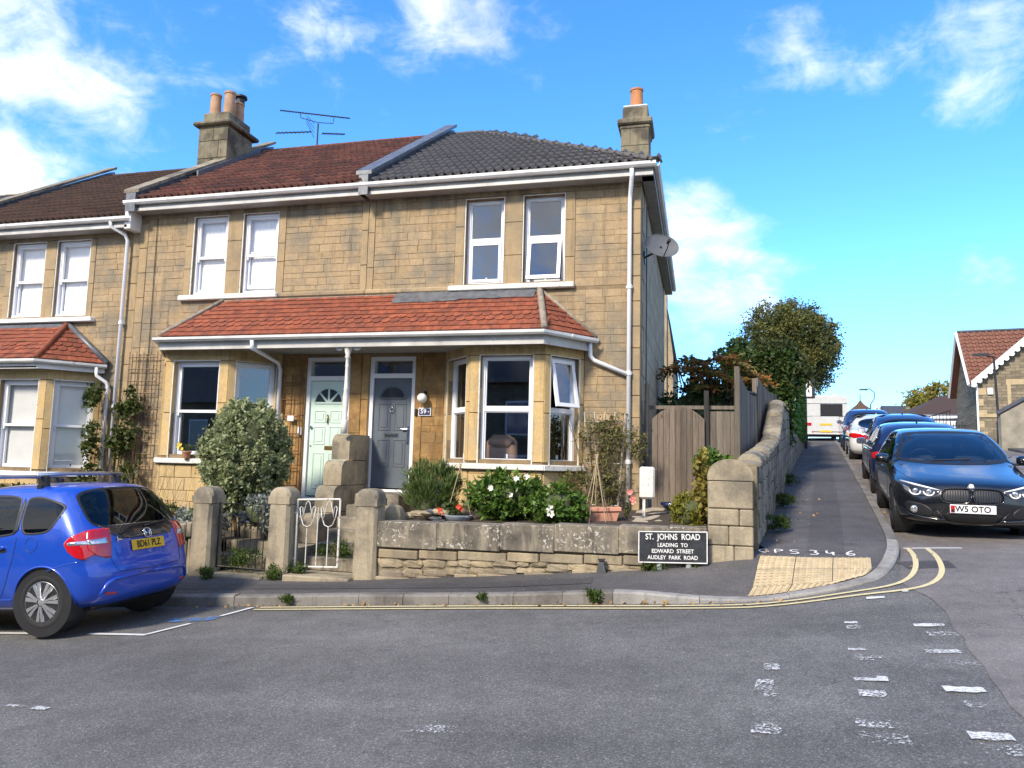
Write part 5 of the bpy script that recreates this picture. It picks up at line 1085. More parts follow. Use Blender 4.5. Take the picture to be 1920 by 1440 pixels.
def white_gate():
    o = thing('garden_gate', 'open white metal gate with tulip shaped scrollwork and rust', 'gate', (-5.40, 9.28, .08)); ang = R_(-12)
    T = lambda p: (-5.40+p[0]*math.cos(ang)+p[1]*math.sin(ang), 9.30+p[0]*math.sin(ang)*1-p[1]*math.cos(ang)*0+p[1], .14+p[2]+.05*p[0]); w, h = .74, .93; P = lambda *q: [T((a, 0, b)) for a, b in q]
    mk('frame', MB().tube(P((0, 0), (0, h)), .014, 6).tube(P((w, .03), (w, h)), .014, 6).tube(P((0, h), (w, h)), .013, 6).tube(P((0, .02), (w, .03)), .013, 6), M['rustwhite'], o)
    for x in (w*.25, w*.5, w*.75): mk('bar', MB().tube(P((x, .03), (x, h*(.60 if x != w*.5 else .88))), .007, 6), M['rustwhite'], o)
    for c in (w*.25, w*.75):
        sc = MB()
        sc.tube(P(*[(c+dx, h*z) for dx, z in ((-.14, .88), (-.12, .75), (-.07, .63), (0, .60), (.07, .63), (.12, .75), (.14, .88))]), .007, 6); sc.tube(P(*[(c+dx, h*z) for dx, z in ((-.09, .72), (-.06, .84), (-.03, .95), (0, .98), (.03, .95), (.06, .84), (.09, .72))]), .006, 6)
        mk('scroll', sc, M['rustwhite'], o, smooth=True)
        for s in (-1, 1): mk('scroll', MB().tube(P(*[(c+s*dx, h*z) for dx, z in ((.14, .86), (.12, .90), (.09, .88), (.08, .78))]), .006, 6), M['rustwhite'], o, smooth=True)
    for z in (.12, .75): mk('hinge', MB().tube(P((-.05, z), (.01, z)), .016, 6), M['rustwhite'], o)
white_gate()
def iron_gate():
    o = thing('garden_gate', 'low black iron gate between the two left stone posts', 'gate', (-6.2, 9.3, .05)); x0, x1 = -6.63, -5.80
    mk('frame', MB().tube([(x0, 9.3, .08), (x0, 9.3, .98), (x1, 9.3, .98), (x1, 9.3, .08), (x0, 9.3, .1)], .012, 6), M['iron'], o)
    for i in range(1, 8): x = x0+(x1-x0)*i/8; mk('bar', MB().tube([(x, 9.3, .1), (x, 9.3, .98)], .006, 6), M['iron'], o)
    for i in range(4): c = x0+(x1-x0)*(i+.5)/4; mk('scroll', MB().tube([(c+.09*math.cos(a), 9.3, .86+.07*math.sin(a)) for a in [math.pi*(1+k/8) for k in range(9)]], .005, 5), M['iron'], o)
iron_gate()
def steps():
    for (xa, xb, y0, y1, z0, z1, n, lab) in ((-5.38, -4.62, 9.55, 11.75, .10, 1.10, 6, 'worn stone steps up to the grey door'), (-6.95, -6.05, 9.6, 11.75, .05, .90, 5, 'dark stone steps up to the mint door')):
        o = thing('stone_steps', lab, 'steps', ((xa+xb)/2, y0, z0)); ry, rz = (y1-y0-.45)/n, (z1-z0)/n
        for i in range(n): mk('tread', MB().cbox(xa, xb, y0+i*ry, y1+.2-.001*i, z0+i*rz-.02, z0+(i+1)*rz, .015), M['gstone'], o)
    o = mk('threshold_slab', MB().cbox(-5.42, -4.45, 9.02, 9.56, -.05, .085, .015), M['post']); tag(o, 'flat stone slab across the gateway under the white gate', 'paving slab')
    o = mk('threshold_slab', MB().cbox(-6.66, -5.77, 9.05, 9.62, -.1, .015, .015), M['post']); tag(o, 'flat stone slab across the gateway under the black gate', 'paving slab')
    o = thing('stepped_wall', 'tall stepped stone wall with rounded blocks between the two front doors', 'wall', (-5.7, 11, .5))
    for (y0, z0, z1) in ((11.22, 1.63, 2.06), (10.98, 1.22, 1.62), (10.74, .80, 1.21), (10.3, .36, .79), (9.5, -.1, .35)):
        hw = .16; cx = -5.78; mb = MB(); n = 6; r = .16; H = z1
        P = [(y0, z0)]+[(y0+r-r*math.cos(math.pi/2*i/n), H-r+r*math.sin(math.pi/2*i/n)) for i in range(n+1)]+[(11.98, H), (11.98, z0)]
        mk('block', mb.prism(P, cx-hw, cx+hw, 'x'), M['post'], o)
steps()
def garden_soil():
    def bed(name, X, Y, f, mat):
        tag(mk(name, MB().grid([[(x, y, f(x, y)+random.uniform(-.02, .02)) for x in X] for y in Y]), mat, smooth=True), kind='structure')
    bed('garden_soil', np.linspace(-4.42, .12, 24), np.linspace(9.45, 12.0, 12), lambda x, y: .80+.03*(y-9.4)+.02*(x+4), M['soil'])
    bed('garden_gravel', np.linspace(-.95, .75, 12), np.linspace(10.2, 16, 20), lambda x, y: .86+.05*(y-10), M['gravel'])
    bed('garden_soil', np.linspace(-13.5, -6.98, 24), np.linspace(9.45, 12.0, 12), lambda x, y: .32+.06*(x+7)+.05*(y-9.5), M['soil'])
    bed('garden_path', np.linspace(-7.0, -4.4, 10), np.linspace(9.2, 12.0, 6), lambda x, y: -.06, M['soil'])
    bed('back_garden', np.linspace(-.9, 5.2, 14), np.linspace(15.8, 45, 26), lambda x, y: min(.95+.055*(y-13), Pz(.62+.153*(y-9.2), y)+.2), M['ground'])
garden_soil()
def shrub(name, label, c, r, n, size, mat, cat='shrub', core=True, clumps=70, cr=.3, trunk=None, shell=.6, group=None, aspect=.5, up=.3, flat=None, corescale=.72):
    o = thing(name, label, cat, (c[0], c[1], c[2]-r[2]), group=group)
    if core:
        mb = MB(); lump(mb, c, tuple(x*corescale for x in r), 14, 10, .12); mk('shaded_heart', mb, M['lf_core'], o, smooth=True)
    leaves('foliage', blob_points(int(n*.82), c, r, shell, clumps, cr, flat), size, mat, o, aspect, up); leaves('leaf_sprays', blob_points(int(n*.18), c, tuple(x*1.05 for x in r), .85, max(8, clumps//5), cr*.8, flat), size*1.45, mat, o, aspect*.8, .8)
    if trunk:
        z0 = trunk
        for k in range(5): a = random.random()*6.28; mk('stem', MB().tube([(c[0]+.04*math.cos(a), c[1]+.04*math.sin(a), z0), (c[0]+r[0]*.25*math.cos(a), c[1]+r[1]*.25*math.sin(a), (z0+c[2])/2), (c[0]+r[0]*.5*math.cos(a), c[1]+r[1]*.5*math.sin(a), c[2]+r[2]*.1)], [.02, .014, .007], 6), M['stem'], o)
    return o
def flowers(parent, pts, r, mat, name='flower'):
    for p in pts:
        mb = MB()
        for k in range(7):
            a = 2*math.pi*k/7+random.random(); d = Vector((math.cos(a), -.55, math.sin(a))); s = Vector((-math.sin(a), 0, math.cos(a)))
            c = Vector(p); mb.add([c, c+d*r*.6+s*r*.35, c+d*r, c+d*r*.6-s*r*.35], [(0,1,2,3)])
        lump(mb, p, (r*.3,)*3, 6, 4); mk(name, mb, mat, parent, fix=False)
def planting():
    shrub('variegated_shrub', 'large rounded grey-green variegated shrub in front of the mint-door bay', (-7.02, 10.4, 1.62), (.65, .62, .86), 23000, .058, M['lf_var'], clumps=420, cr=.11, trunk=.25, aspect=.6, shell=.8, corescale=.74)
    o = thing('rosemary_bush', 'dark green upright rosemary bush beside the grey door', 'shrub', (-3.86, 10.45, .8)); n = 7500
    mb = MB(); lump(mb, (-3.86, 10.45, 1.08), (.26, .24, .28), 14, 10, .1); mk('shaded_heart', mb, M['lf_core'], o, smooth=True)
    P = blob_points(n, (-3.86, 10.45, 1.22), (.40, .36, .38), .5, 90, .25); D = (P-np.array((-3.86, 10.45, .8)))*np.array((.8, .8, 1.2)); leaves('foliage', P, .10, M['lf_rosem'], o, .12, .2, dirs=D/np.linalg.norm(D, axis=1)[:,None])
    o = shrub('rose_bush', 'wide green rose bush with several white roses under the bay window', (-2.66, 10.2, 1.16), (.52, .40, .31), 3000, .085, M['lf_rose'], clumps=80, cr=.28, trunk=.82, corescale=.5); flowers(o, [(-2.42, 9.86, 1.44), (-2.28, 9.9, 1.47), (-2.78, 9.86, 1.30), (-2.5, 9.86, 1.22)], .045, M['petal'], 'rose')
    o = shrub('rose_bush', 'smaller green rose bush with one pair of white blooms by the terracotta trough', (-1.86, 10.0, 1.08), (.35, .33, .28), 2200, .08, M['lf_rose'], clumps=60, cr=.28, trunk=.8, corescale=.55); flowers(o, [(-1.90, 9.66, 1.06), (-1.89, 9.65, 1.00)], .058, M['petal'], 'rose')
    shrub('golden_shrub', 'low round yellow-green bush behind the corner pier', (-.10, 10.3, 1.03), (.25, .25, .24), 2400, .06, M['lf_yellow'], clumps=60, cr=.2, aspect=.3)
    shrub('variegated_climber', 'yellow-leaved ivy growing up beside the corner pier', (.03, 10.1, 1.42), (.10, .14, .40), 900, .06, M['lf_gold'], core=False, clumps=40, cr=.35, aspect=.8)
    shrub('small_shrub', 'small green shrub in front of the boarded fence panel', (.22, 11.2, 1.70), (.26, .24, .18), 1500, .07, M['lf_rose'], clumps=40, cr=.3)
    shrub('silver_shrub', 'silvery cotton lavender behind the black iron gate', (-6.35, 10.0, .82), (.38, .28, .24), 2400, .055, M['lf_silver'], clumps=60, cr=.25)
    shrub('garden_hedge', 'clipped dark green hedge along the garden behind the blue hatchback', (-10.4, 9.9, .72), (2.6, .40, .34), 9000, .06, M['lf_hedge'], 'hedge', clumps=400, cr=.16, shell=.75, corescale=.85)
    shrub('grey_shrub', 'grey-green shrub behind the stone post next to the blue car', (-7.35, 9.85, .62), (.40, .30, .26), 1500, .06, M['lf_silver'], clumps=40, cr=.3)
    o = thing('dry_grass', 'tuft of tall dry straw grass below the mint-door bay window', 'grass', (-8.6, 10.9, .4)); mb = MB()
    for k in range(70):
        x = -8.9+random.gauss(0, .45); y = 10.7+random.uniform(-.2, .2); h = random.uniform(.7, 1.25); lx = random.uniform(-.35, .35); mb.tube([(x, y, .3), (x+lx*.3, y-.03, .3+h*.6), (x+lx, y-.1, .3+h*.95)], [.004, .003, .002], 4, False)
    mk('straw', mb, M['dry'], o, fix=False, kind='stuff')
    # climbers
    o = thing('climbing_plant', 'leafy green climber on the trellis at the house party wall', 'climber', (-10.6, 11.8, .3)); mb = MB()
    for k in range(9):
        x = -10.9+random.uniform(-.1, .5); mb.tube([(x, 11.85, .1), (x+random.uniform(-.1, .1), 11.86, 1.2), (x+random.uniform(-.2, .2), 11.84, 2.2), (x+random.uniform(-.3, .3), 11.8, 2.9)], [.012, .01, .007, .004], 5)
    mk('stems', mb, M['stem'], o, kind='stuff'); P = np.concatenate([blob_points(n_, c, r, .2, 14, .5) for n_, c, r in ((420, (-10.55, 11.75, 2.6), (.30, .10, .28)), (480, (-10.62, 11.75, 1.95), (.34, .12, .36)), (260, (-11.3, 11.7, 2.65), (.18, .10, .25)), (330, (-11.25, 11.7, 1.8), (.24, .12, .42)), (360, (-11.3, 11.7, 1.0), (.32, .12, .4)), (200, (-10.35, 11.75, 1.2), (.25, .1, .3)))]); leaves('foliage', P, .085, M['lf_climbg'], o, .7, 0)
    o = thing('climbing_plant', 'brownish thin-leaved climber on the pale trellis right of the grey-door bay', 'climber', (-1.5, 11.7, .85)); mb = MB()
    for k in range(16):
        x = -1.55+random.uniform(-.18, .18); a = random.uniform(-.5, .5); mb.tube([(x, 11.75, .8), (x+a*.3, 11.76, 1.3), (x+a*.8, 11.72, 1.9), (x+a*1.2, 11.68, 2.45)], [.012, .009, .006, .003], 5)
    mk('stems', mb, M['stem'], o, kind='stuff'); P = np.concatenate([blob_points(n_, c, r, .1, k_, .35) for n_, c, r, k_ in ((950, (-1.46, 11.72, 2.05), (.46, .14, .48), 60), (560, (-1.45, 11.72, 1.35), (.40, .14, .42), 40), (260, (-.86, 11.7, 2.0), (.18, .12, .28), 14), (220, (-1.95, 11.65, 1.42), (.22, .12, .2), 12))]); leaves('foliage', P, .065, M['lf_climb'], o, .4, -.1)
    # trellises
    def trellis(label, x0, x1, z0, z1, y, nx, nz, mat, fan=0):
        t = thing('trellis', label, 'trellis', ((x0+x1)/2, y, z0)); cx = (x0+x1)/2
        for i in range(nx): a = x0+(x1-x0)*i/(nx-1); mk('upright', MB().tube([(cx+(a-cx)*(1-fan), y, z0), (a, y, z1)], .011, 4), mat, t)
        for k in range(nz): z = z0+(z1-z0)*(k+.5)/nz; f = 1-fan*(1-(k+.5)/nz); mk('crossbar', MB().tube([(cx+(x0-cx)*f, y-.02, z), (cx+(x1-cx)*f, y-.02, z)], .010, 4), mat, t)
    trellis('tall weathered square trellis on the wall left of the mint-door bay', -10.74, -10.10, .6, 3.62, 11.93, 5, 13, M['trellis']); trellis('narrow red-brown trellis on the wall left of the mint door', -7.36, -6.98, 1.0, 3.15, 11.93, 3, 7, M['trellisred']); trellis('pale fan trellis behind the brown climber', -1.80, -1.14, .85, 2.50, 11.84, 5, 5, M['trelliswhite'], .35)
    # cane wigwams
    for (x, y, h, lab) in ((-1.36, 10.15, 1.0, 'bamboo cane wigwam standing by the terracotta trough'), (-3.28, 10.0, .85, 'pair of bamboo canes tied together beside the rosemary')):
        t = thing('cane_wigwam', lab, 'garden canes', (x, y, .8)); n = 5 if x > -2 else 2
        for k in range(n): a = 2*math.pi*k/n+.5; r = .22; mk('cane', MB().tube([(x+r*math.cos(a), y+r*math.sin(a)*.6, .75), (x-.02*math.cos(a), y, .8+h)], .007, 5), M['cane'], t)
        mk('twine', MB().tube([(x, y, .8+h*.90), (x, y, .8+h*.95)], .016, 8), M['dry'], t)
    # trough, pots, stones
    t = thing('planter_trough', 'pink terracotta window box trough on the garden bed', 'planter', (-1.35, 10.35, .85)); rz = R_(14)
    def PT(p): return (-1.34+p[0]*math.cos(rz)-p[1]*math.sin(rz), 10.35+p[0]*math.sin(rz)+p[1]*math.cos(rz), .86+p[2]+.04*p[0])
    mk('box', MB().add([PT((s*x, d*y, z)) for z, x, y in ((0, .22, .07), (.17, .27, .09)) for s, d in ((-1,-1), (1,-1), (1,1), (-1,1))], [(0,3,2,1), (0,1,5,4), (1,2,6,5), (2,3,7,6), (3,0,4,7)]), M['terrapink'], t); mk('rim', MB().cbox(-.29, .29, -.11, -.085, .15, .205, .006, PT).cbox(-.29, .29, .085, .11, .15, .205, .006, PT).cbox(-.29, -.265, -.085, .085, .151, .204, .006, PT).cbox(.265, .29, -.085, .085, .151, .204, .006, PT), M['terrapink'], t)
    t = thing('stone_heap', 'heap of loose flat stones and slates by the rosemary', 'stones', (-3.7, 9.95, .8))
    for k in range(26):
        mb = MB(); lump(mb, (-4.0+random.random()*.85, 9.82+random.random()*.25, .82+random.random()*.14), (random.uniform(.06, .14), random.uniform(.05, .1), random.uniform(.012, .045)), 7, 4, .2); mk('stone', mb, M['rubble'] if k % 3 else M['slate'], t)
    o = mk('round_topped_stone', domed(MB(), -4.13, 9.72, .24, .22, 0, 1.02, .15).box(-4.25, -4.01, 9.61, 9.83, .7, .871), M['rubble']); tag(o, 'short round-topped upright stone on the wall by the steps', 'stone')
    t = thing('geranium_pot', 'dark plastic bowl of red geraniums beside the stone heap', 'flower pot', (-3.3, 9.85, .8)); mk('bowl', MB().lathe([(.14, 0), (.20, .10), (.205, .11), (.18, .11), (.15, .09)], (-3.25, 9.9, .80), 18), M['grender'], t, smooth=True); leaves('foliage', blob_points(260, (-3.35, 9.9, .97), (.2, .12, .08), .3, 10, .5), .06, M['lf_hedge'], t, .8); flowers(t, [(-3.47, 9.8, .94), (-3.22, 9.8, 1.03), (-3.19, 9.82, 1.0), (-3.5, 9.82, .98)], .04, M['petal_r'])
    t = thing('sill_flower_pot', 'terracotta pot of yellow flowers on the bay window sill', 'flower pot', (-8.78, 11.24, 1.585)); mk('pot', MB().lathe([(.055, 0), (.075, .10), (.085, .10), (.085, .13), (.07, .13)], (-8.78, 11.26, 1.585), 16), M['terra'], t, smooth=False); leaves('foliage', blob_points(90, (-8.80, 11.26, 1.80), (.16, .06, .10), .3, 8, .5), .05, M['lf_hedge'], t, .5); flowers(t, [(-8.92, 11.22, 1.78), (-8.86, 11.2, 1.83), (-8.84, 11.22, 1.76), (-8.93, 11.24, 1.84), (-8.9, 11.2, 1.80)], .035, M['petal_y'])
    t = thing('pink_rose', 'spindly pink rose by the downpipe', 'rose', (-.98, 10.7, .85)); mk('stem', MB().tube([(-.98, 10.7, .8), (-.97, 10.68, 1.05), (-.95, 10.66, 1.28)], .006, 5), M['stem'], t); leaves('foliage', blob_points(60, (-.96, 10.68, 1.0), (.08, .06, .18), .2, 6, .5), .05, M['lf_hedge'], t, .6); flowers(t, [(-.95, 10.62, 1.28), (-.90, 10.62, 1.15), (-.91, 10.62, 1.19)], .05, M['petal_p'])
    for (x, y, z, r, n, lab) in ((-5.6, 9.08, .02, .14, 420, 'clump of weeds at the foot of the middle gate post'), (-5.32, 9.2, .06, .14, 360, 'weeds growing by the hinge side of the white gate'), (-6.55, 9.02, -.03, .15, 360, 'weeds at the edge of the slab under the black gate'), (-6.25, 9.35, .08, .3, 800, 'mat of green weeds behind the black iron gate'), (-5.0, 9.75, .2, .3, 900, 'green weeds growing at the foot of the steps'), (-1.1, 8.06, .22, .075, 340, 'bright tuft of weed in the kerb joint below the small black block'), (-2.35, 8.06, .13, .05, 130, 'small weed tuft in the kerb near the middle of the garden wall'), (-4.75, 8.06, -.06, .065, 180, 'weed tuft in the kerb below the white gate'), (-.55, 9.12, .40, .15, 320, 'low weeds under the left post of the street sign'), (-.05, 9.14, .46, .11, 160, 'low weeds under the right post of the street sign'), (1.05, 10.9, .85, .18, 900, 'leafy green weeds at the foot of the side wall near the corner'), (1.38, 13.2, 1.05, .2, 800, 'weeds halfway along the foot of the side wall'), (1.85, 16.6, 1.35, .2, 500, 'weeds at the far end of the side wall foot')):
        t = thing('weed_clump', lab, 'weeds', (x, y, z)); leaves('foliage', blob_points(n, (x, y, z+r*.45), (r, r*.7, r*.6), .1, 12, .5), .05, M['grass'], t, .3, .7)
planting()
def fittings():
    t = thing('wall_lamp', 'white globe wall lamp beside the grey door', 'lamp', (-4.62, 11.98, 2.7)); mk('globe', MB().lathe([(.004, -.085), (.05, -.07), (.08, -.03), (.085, 0), (.08, .035), (.05, .07), (.02, .082)], (-4.62, 11.86, 2.72), 20), M['globe'], t, smooth=True); mk('bracket', MB().cbox(-4.66, -4.58, 11.86, 11.99, 2.795, 2.85, .01), M['blackpl'], t)
    t = thing('house_number', 'navy house number plaque reading 59', 'number plaque', (-4.60, 11.98, 2.48)); b = mk('plaque', MB().cbox(-4.72, -4.49, 11.965, 11.985, 2.42, 2.56, .004), M['upvc'], t); mk('field', MB().box(-4.705, -4.505, 11.960, 11.966, 2.435, 2.545), M['plaque'], b); txt('lettering', '59', .11, (-4.625, 11.958, 2.495), (R_(90), 0, 0), M['signwhite'], b); txt('lettering', '>', .06, (-4.53, 11.958, 2.49), (R_(90), 0, 0), M['signwhite'], b)
    t = mk('doorbell', MB().cbox(-4.79, -4.745, 11.95, 11.985, 2.42, 2.54, .008).lathe([(.012, 0), (.012, -.012)], (-4.767, 11.95, 2.47), 10, 'y'), M['blackpl']); tag(t, 'slim black doorbell left of the number plaque', 'doorbell')
    t = mk('doorbell', MB().cbox(-7.03, -6.955, 11.94, 11.985, 2.05, 2.20, .012).lathe([(.018, 0), (.018, -.012)], (-6.99, 11.94, 2.12), 10, 'y'), M['upvc']); tag(t, 'white bell box on the wall beside the mint door frame', 'doorbell')
    t = mk('name_plaque', MB().cbox(-7.22, -7.09, 11.90, 11.915, 2.30, 2.40, .004), M['signwhite']); tag(t, 'tiny white name plaque hung on the red-brown trellis', 'plaque')
    # satellite dish on the flank wall
    t = thing('satellite_dish', 'dark grey oval satellite dish on the flank wall of the end house', 'satellite dish', (-.9, 12.4, 5.3)); ax = Vector((.42, -.85, .32)).normalized(); c = Vector((-.60, 12.35, 5.36)); s = ax.cross(Vector((0,0,1))).normalized(); u = s.cross(ax); mb = MB(); P = []
    for i in range(7):
        q = i/6; P.append([c+s*(.30*q*math.cos(a))+u*(.225*q*math.sin(a))+ax*(.055*q*q-.05) for a in [2*math.pi*k/28 for k in range(29)]])
    mk('reflector', mb.grid(P), M['dish'], t, smooth=True); mk('rim', MB().tube(P[-1], .006, 5), M['dish'], t, smooth=True); tip = c+ax*.30-u*.10
    mk('feed_arm', MB().tube([c-u*.22, c-u*.18+ax*.16, tip], .010, 6), M['blackpl'], t); mk('receiver', MB().tube([tip, tip-ax*.09], [.03, .022], 10), M['blackpl'], t); mk('wall_bracket', MB().tube([c-ax*.03, c-ax*.14, (-.9, 12.55, 5.22)], .018, 8).box(-.915, -.89, 12.48, 12.62, 5.12, 5.32), M['blackpl'], t)
    # television aerial
    t = thing('tv_aerial', 'roof television aerial with three antennas on a mast above the red roof', 'aerial', (-9.3, 16.1, 9.4)); m = Vector((-9.42, 16.2, 9.4)); f = 16.2/15; mk('mast', MB().tube([m-Vector((0,0,.3)), m+Vector((0,0,.75))], .02, 8), M['iron'], t)
    def yagi(a, b, n, el, tilt=Vector((0, .7, .7)), nm='antenna'):
        a, b = Vector(a), Vector(b); mb = MB().tube([a, b], .017, 5); tilt = tilt.normalized()
        for i in range(n): p = a+(b-a)*(i+.3)/n; mb.tube([p-tilt*el, p+tilt*el], .008, 4)
        mk(nm, mb, M['iron'], t)
    yagi((-10.54, 16.2, 10.62), (-8.54, 16.2, 10.21), 22, .06); yagi((-10.62, 16.2, 10.01), (-9.60, 16.2, 9.95), 9, .09); yagi((-9.3, 16.2, 9.88), (-8.76, 16.4, 9.90), 9, .08)
    mk('cradle', MB().tube([(-9.95, 16.2, 10.50), (-9.93, 16.2, 10.36), (-9.42, 16.2, 10.18), (-9.0, 16.2, 10.12), (-8.98, 16.2, 10.30)], .010, 6), M['iron'], t)
    for k in range(4): mk('reflector_rod', MB().tube([(-9.70, 16.1, 10.35-.06*k), (-9.52, 16.2, 10.15-.12*k)], .006, 4), M['iron'], t)
    # box on a post
    t = thing('service_box', 'weathered white box on a thin post beside the garden', 'utility box', (-.74, 11, .85)); mk('box', MB().cbox(-.845, -.625, 10.96, 11.06, 1.18, 1.64, .025), M['oldwhite'], t); mk('post', MB().box(-.80, -.76, 11.0, 11.04, .8, 1.18), M['oldwhite'], t); mk('post_foot', MB().box(-.803, -.757, 10.997, 11.043, .78, .92), M['blackpl'], t)
    t = mk('blue_bowl', MB().lathe([(.10, 0), (.17, .06), (.18, .12), (.17, .12), (.09, .02)], (-.42, 12.05, .97), 18), M['p_navy'], smooth=True); tag(t, 'dark blue bowl lying in front of the arched garden gate', 'bowl')
    # armchair behind the bay glass
    t = thing('armchair', 'tan leather armchair behind the bay window glass', 'armchair', (-3.1, 12.35, .97)); mk('backrest', MB().cbox(-3.52, -2.98, 12.05, 12.25, 1.2, 2.08, .08), M['chair'], t, smooth=True); mk('head_cushion', MB().cbox(-3.48, -3.02, 12.0, 12.22, 1.86, 2.12, .09), M['chair'], t, smooth=True); mk('seat', MB().cbox(-3.5, -3.0, 12.2, 12.8, 1.1, 1.4, .06), M['chair'], t)
    for x in (-3.62, -2.98): mk('arm', MB().cbox(x, x+.14, 12.1, 12.8, 1.0, 1.62, .05), M['chair'], t)
fittings()
# ---------------------------------------------------------------- vehicles
def pchip(xs, ys):
    xs = np.array(xs, float); ys = np.array(ys, float); h = np.diff(xs); d = np.diff(ys)/h; m = np.zeros(len(xs)); m[0], m[-1] = d[0], d[-1]
    for i in range(1, len(xs)-1):
        if d[i-1]*d[i] > 0: w1, w2 = 2*h[i]+h[i-1], h[i]+2*h[i-1]; m[i] = (w1+w2)/(w1/d[i-1]+w2/d[i])
    def f(x):
        x = min(max(x, xs[0]), xs[-1]); i = min(int(np.searchsorted(xs, x, 'right'))-1, len(xs)-2); i = max(i, 0); t = (x-xs[i])/h[i]
        return ys[i]*(1+2*t)*(1-t)**2+m[i]*h[i]*t*(1-t)**2+ys[i+1]*t*t*(3-2*t)+m[i+1]*h[i]*t*t*(t-1)
    return f
class Body:
    """car shell as stacked horizontal outlines; x runs from the tail (0) to the nose, y across, z up"""
    def __init__(s, prof, levels, nq=16, ns=26):
        # prof rows: z, x_rear, x_front, half width, rear corner length, front corner length, rear exponent, front exponent
        P = list(zip(*prof)); s.z0, s.z1 = P[0][0], P[0][-1]; s.F = [pchip(P[0], c) for c in P[1:]]; s.levels = levels; s.nq = nq; s.ns = ns
    def half(s, z):
        xr, xf, w, cr, cf, er, ef = [f(z) for f in s.F]; out = []
        for i in range(s.nq+1):
            t = (i/s.nq)*math.pi/2; out.append((xr+cr*(1-math.cos(t)**(2/er)), w*math.sin(t)**(2/er)))
        L0, L1 = xr+cr, xf-cf
        for i in range(1, s.ns): out.append((L0+(L1-L0)*i/s.ns, w))
        for i in range(s.nq+1):
            t = (1-i/s.nq)*math.pi/2; out.append((xf-cf*(1-math.cos(t)**(2/ef)), w*math.sin(t)**(2/ef)))
        return out
    def y_at(s, x, z):
        xr, xf, w, cr, cf, er, ef = [f(z) for f in s.F]
        if x < xr+cr: k = min(1, max(0, 1-(x-xr)/cr)); return w*max(0, 1-k**er)**(1/er)
        if x > xf-cf: k = min(1, max(0, 1-(xf-x)/cf)); return w*max(0, 1-k**ef)**(1/ef)
        return w
    def x_rear(s, y, z):
        xr, xf, w, cr, cf, er, ef = [f(z) for f in s.F]; k = min(1, abs(y)/w); return xr+cr*(1-max(0, 1-k**er)**(1/er))
    def x_front(s, y, z):
        xr, xf, w, cr, cf, er, ef = [f(z) for f in s.F]; k = min(1, abs(y)/w); return xf-cf*(1-max(0, 1-k**ef)**(1/ef))
    def shell(s):
        V = []; n = None
        for z in s.levels:
            h = s.half(z); ring = [(x, y, z) for x, y in h]+[(x, -y, z) for x, y in h[-2:0:-1]]; n = len(ring); V += ring
        F = []
        for i in range(len(s.levels)-1):
            for k in range(n): F.append((i*n+k, i*n+(k+1) % n, (i+1)*n+(k+1) % n, (i+1)*n+k))
        F.append(tuple(range(n))); F.append(tuple(range((len(s.levels)-1)*n, len(s.levels)*n))); return V, F
    # points of a surface patch in side view (x, z), rear view (y, z) or front view
    def pt(s, kind, a, z, off, sg=1):
        e = .004
        if kind == 'side':
            f = lambda a, z: Vector((a, sg*s.y_at(a, z), z))
        elif kind == 'rear': f = lambda a, z: Vector((s.x_rear(a, z), a, z))
        else: f = lambda a, z: Vector((s.x_front(a, z), a, z))
        p = f(a, z); n = (f(a+e, z)-f(a-e, z)).cross(f(a, z+e)-f(a, z-e))
        if n.length < 1e-12: return p
        n.normalize(); ref = {'side': Vector((0, sg, 0)), 'rear': Vector((-1, 0, 0)), 'front': Vector((1, 0, 0))}[kind]
        if n.dot(ref) < 0: n = -n
        return p+n*off
    def patch(s, kind, poly, off=.004, sg=1, nz=14, na=14, skirt=.012):
        P = poly; zs = [p[1] for p in P]; lo, hi = min(zs)+1e-5, max(zs)-1e-5; rows = []
        for i in range(nz+1):
            z = lo+(hi-lo)*i/nz; xs = []
            for a, b in zip(P, P[1:]+P[:1]):
                if (a[1] <= z) != (b[1] <= z): xs.append(a[0]+(b[0]-a[0])*(z-a[1])/(b[1]-a[1]))
            if len(xs) < 2: continue
            rows.append((z, min(xs), max(xs)))
        if len(rows) < 2: return MB()
        G = [[s.pt(kind, a+(b-a)*k/na, z, off, sg) for k in range(na+1)] for z, a, b in rows]; mb = MB().grid(G)
        if skirt:
            m = na+1; R_ = len(G); bd = [(0, k) for k in range(m)]+[(r, m-1) for r in range(1, R_)]+[(R_-1, k) for k in range(m-2, -1, -1)]+[(r, 0) for r in range(R_-2, 0, -1)]; base = len(mb.v)
            for r, k in bd: z, a, b = rows[r]; mb.v.append(tuple(s.pt(kind, a+(b-a)*k/na, z, off-skirt, sg)))
            for i in range(len(bd)): j = (i+1) % len(bd); mb.f.append((bd[i][0]*m+bd[i][1], bd[j][0]*m+bd[j][1], base+j, base+i))
        return mb
    def line(s, kind, pts, w=.006, off=.003, sg=1):
        Q = resample(pts, .03)
        if len(Q) < 2: return MB()
        return MB().tube([s.pt(kind, a, z, off-.003, sg) for a, z in Q], w/2, 5)
def inset(poly, d):
    # shrink a polygon towards its inside by about d
    n = len(poly); A = sum(poly[i][0]*poly[(i+1) % n][1]-poly[(i+1) % n][0]*poly[i][1] for i in range(n)); sg = 1 if A > 0 else -1; out = []
    for i in range(n):
        p, a, b = poly[i], poly[i-1], poly[(i+1) % n]; t = (b[0]-a[0], b[1]-a[1]); L = math.hypot(*t) or 1; out.append((p[0]-sg*t[1]/L*d, p[1]+sg*t[0]/L*d))
    return out
def inpoly(x, y, P):
    c = False
    for a, b in zip(P, P[1:]+P[:1]):
        if (a[1] > y) != (b[1] > y) and x < (b[0]-a[0])*(y-a[1])/(b[1]-a[1])+a[0]: c = not c
    return c
def rnd(P, n=2): return chaikin(P, n, True)
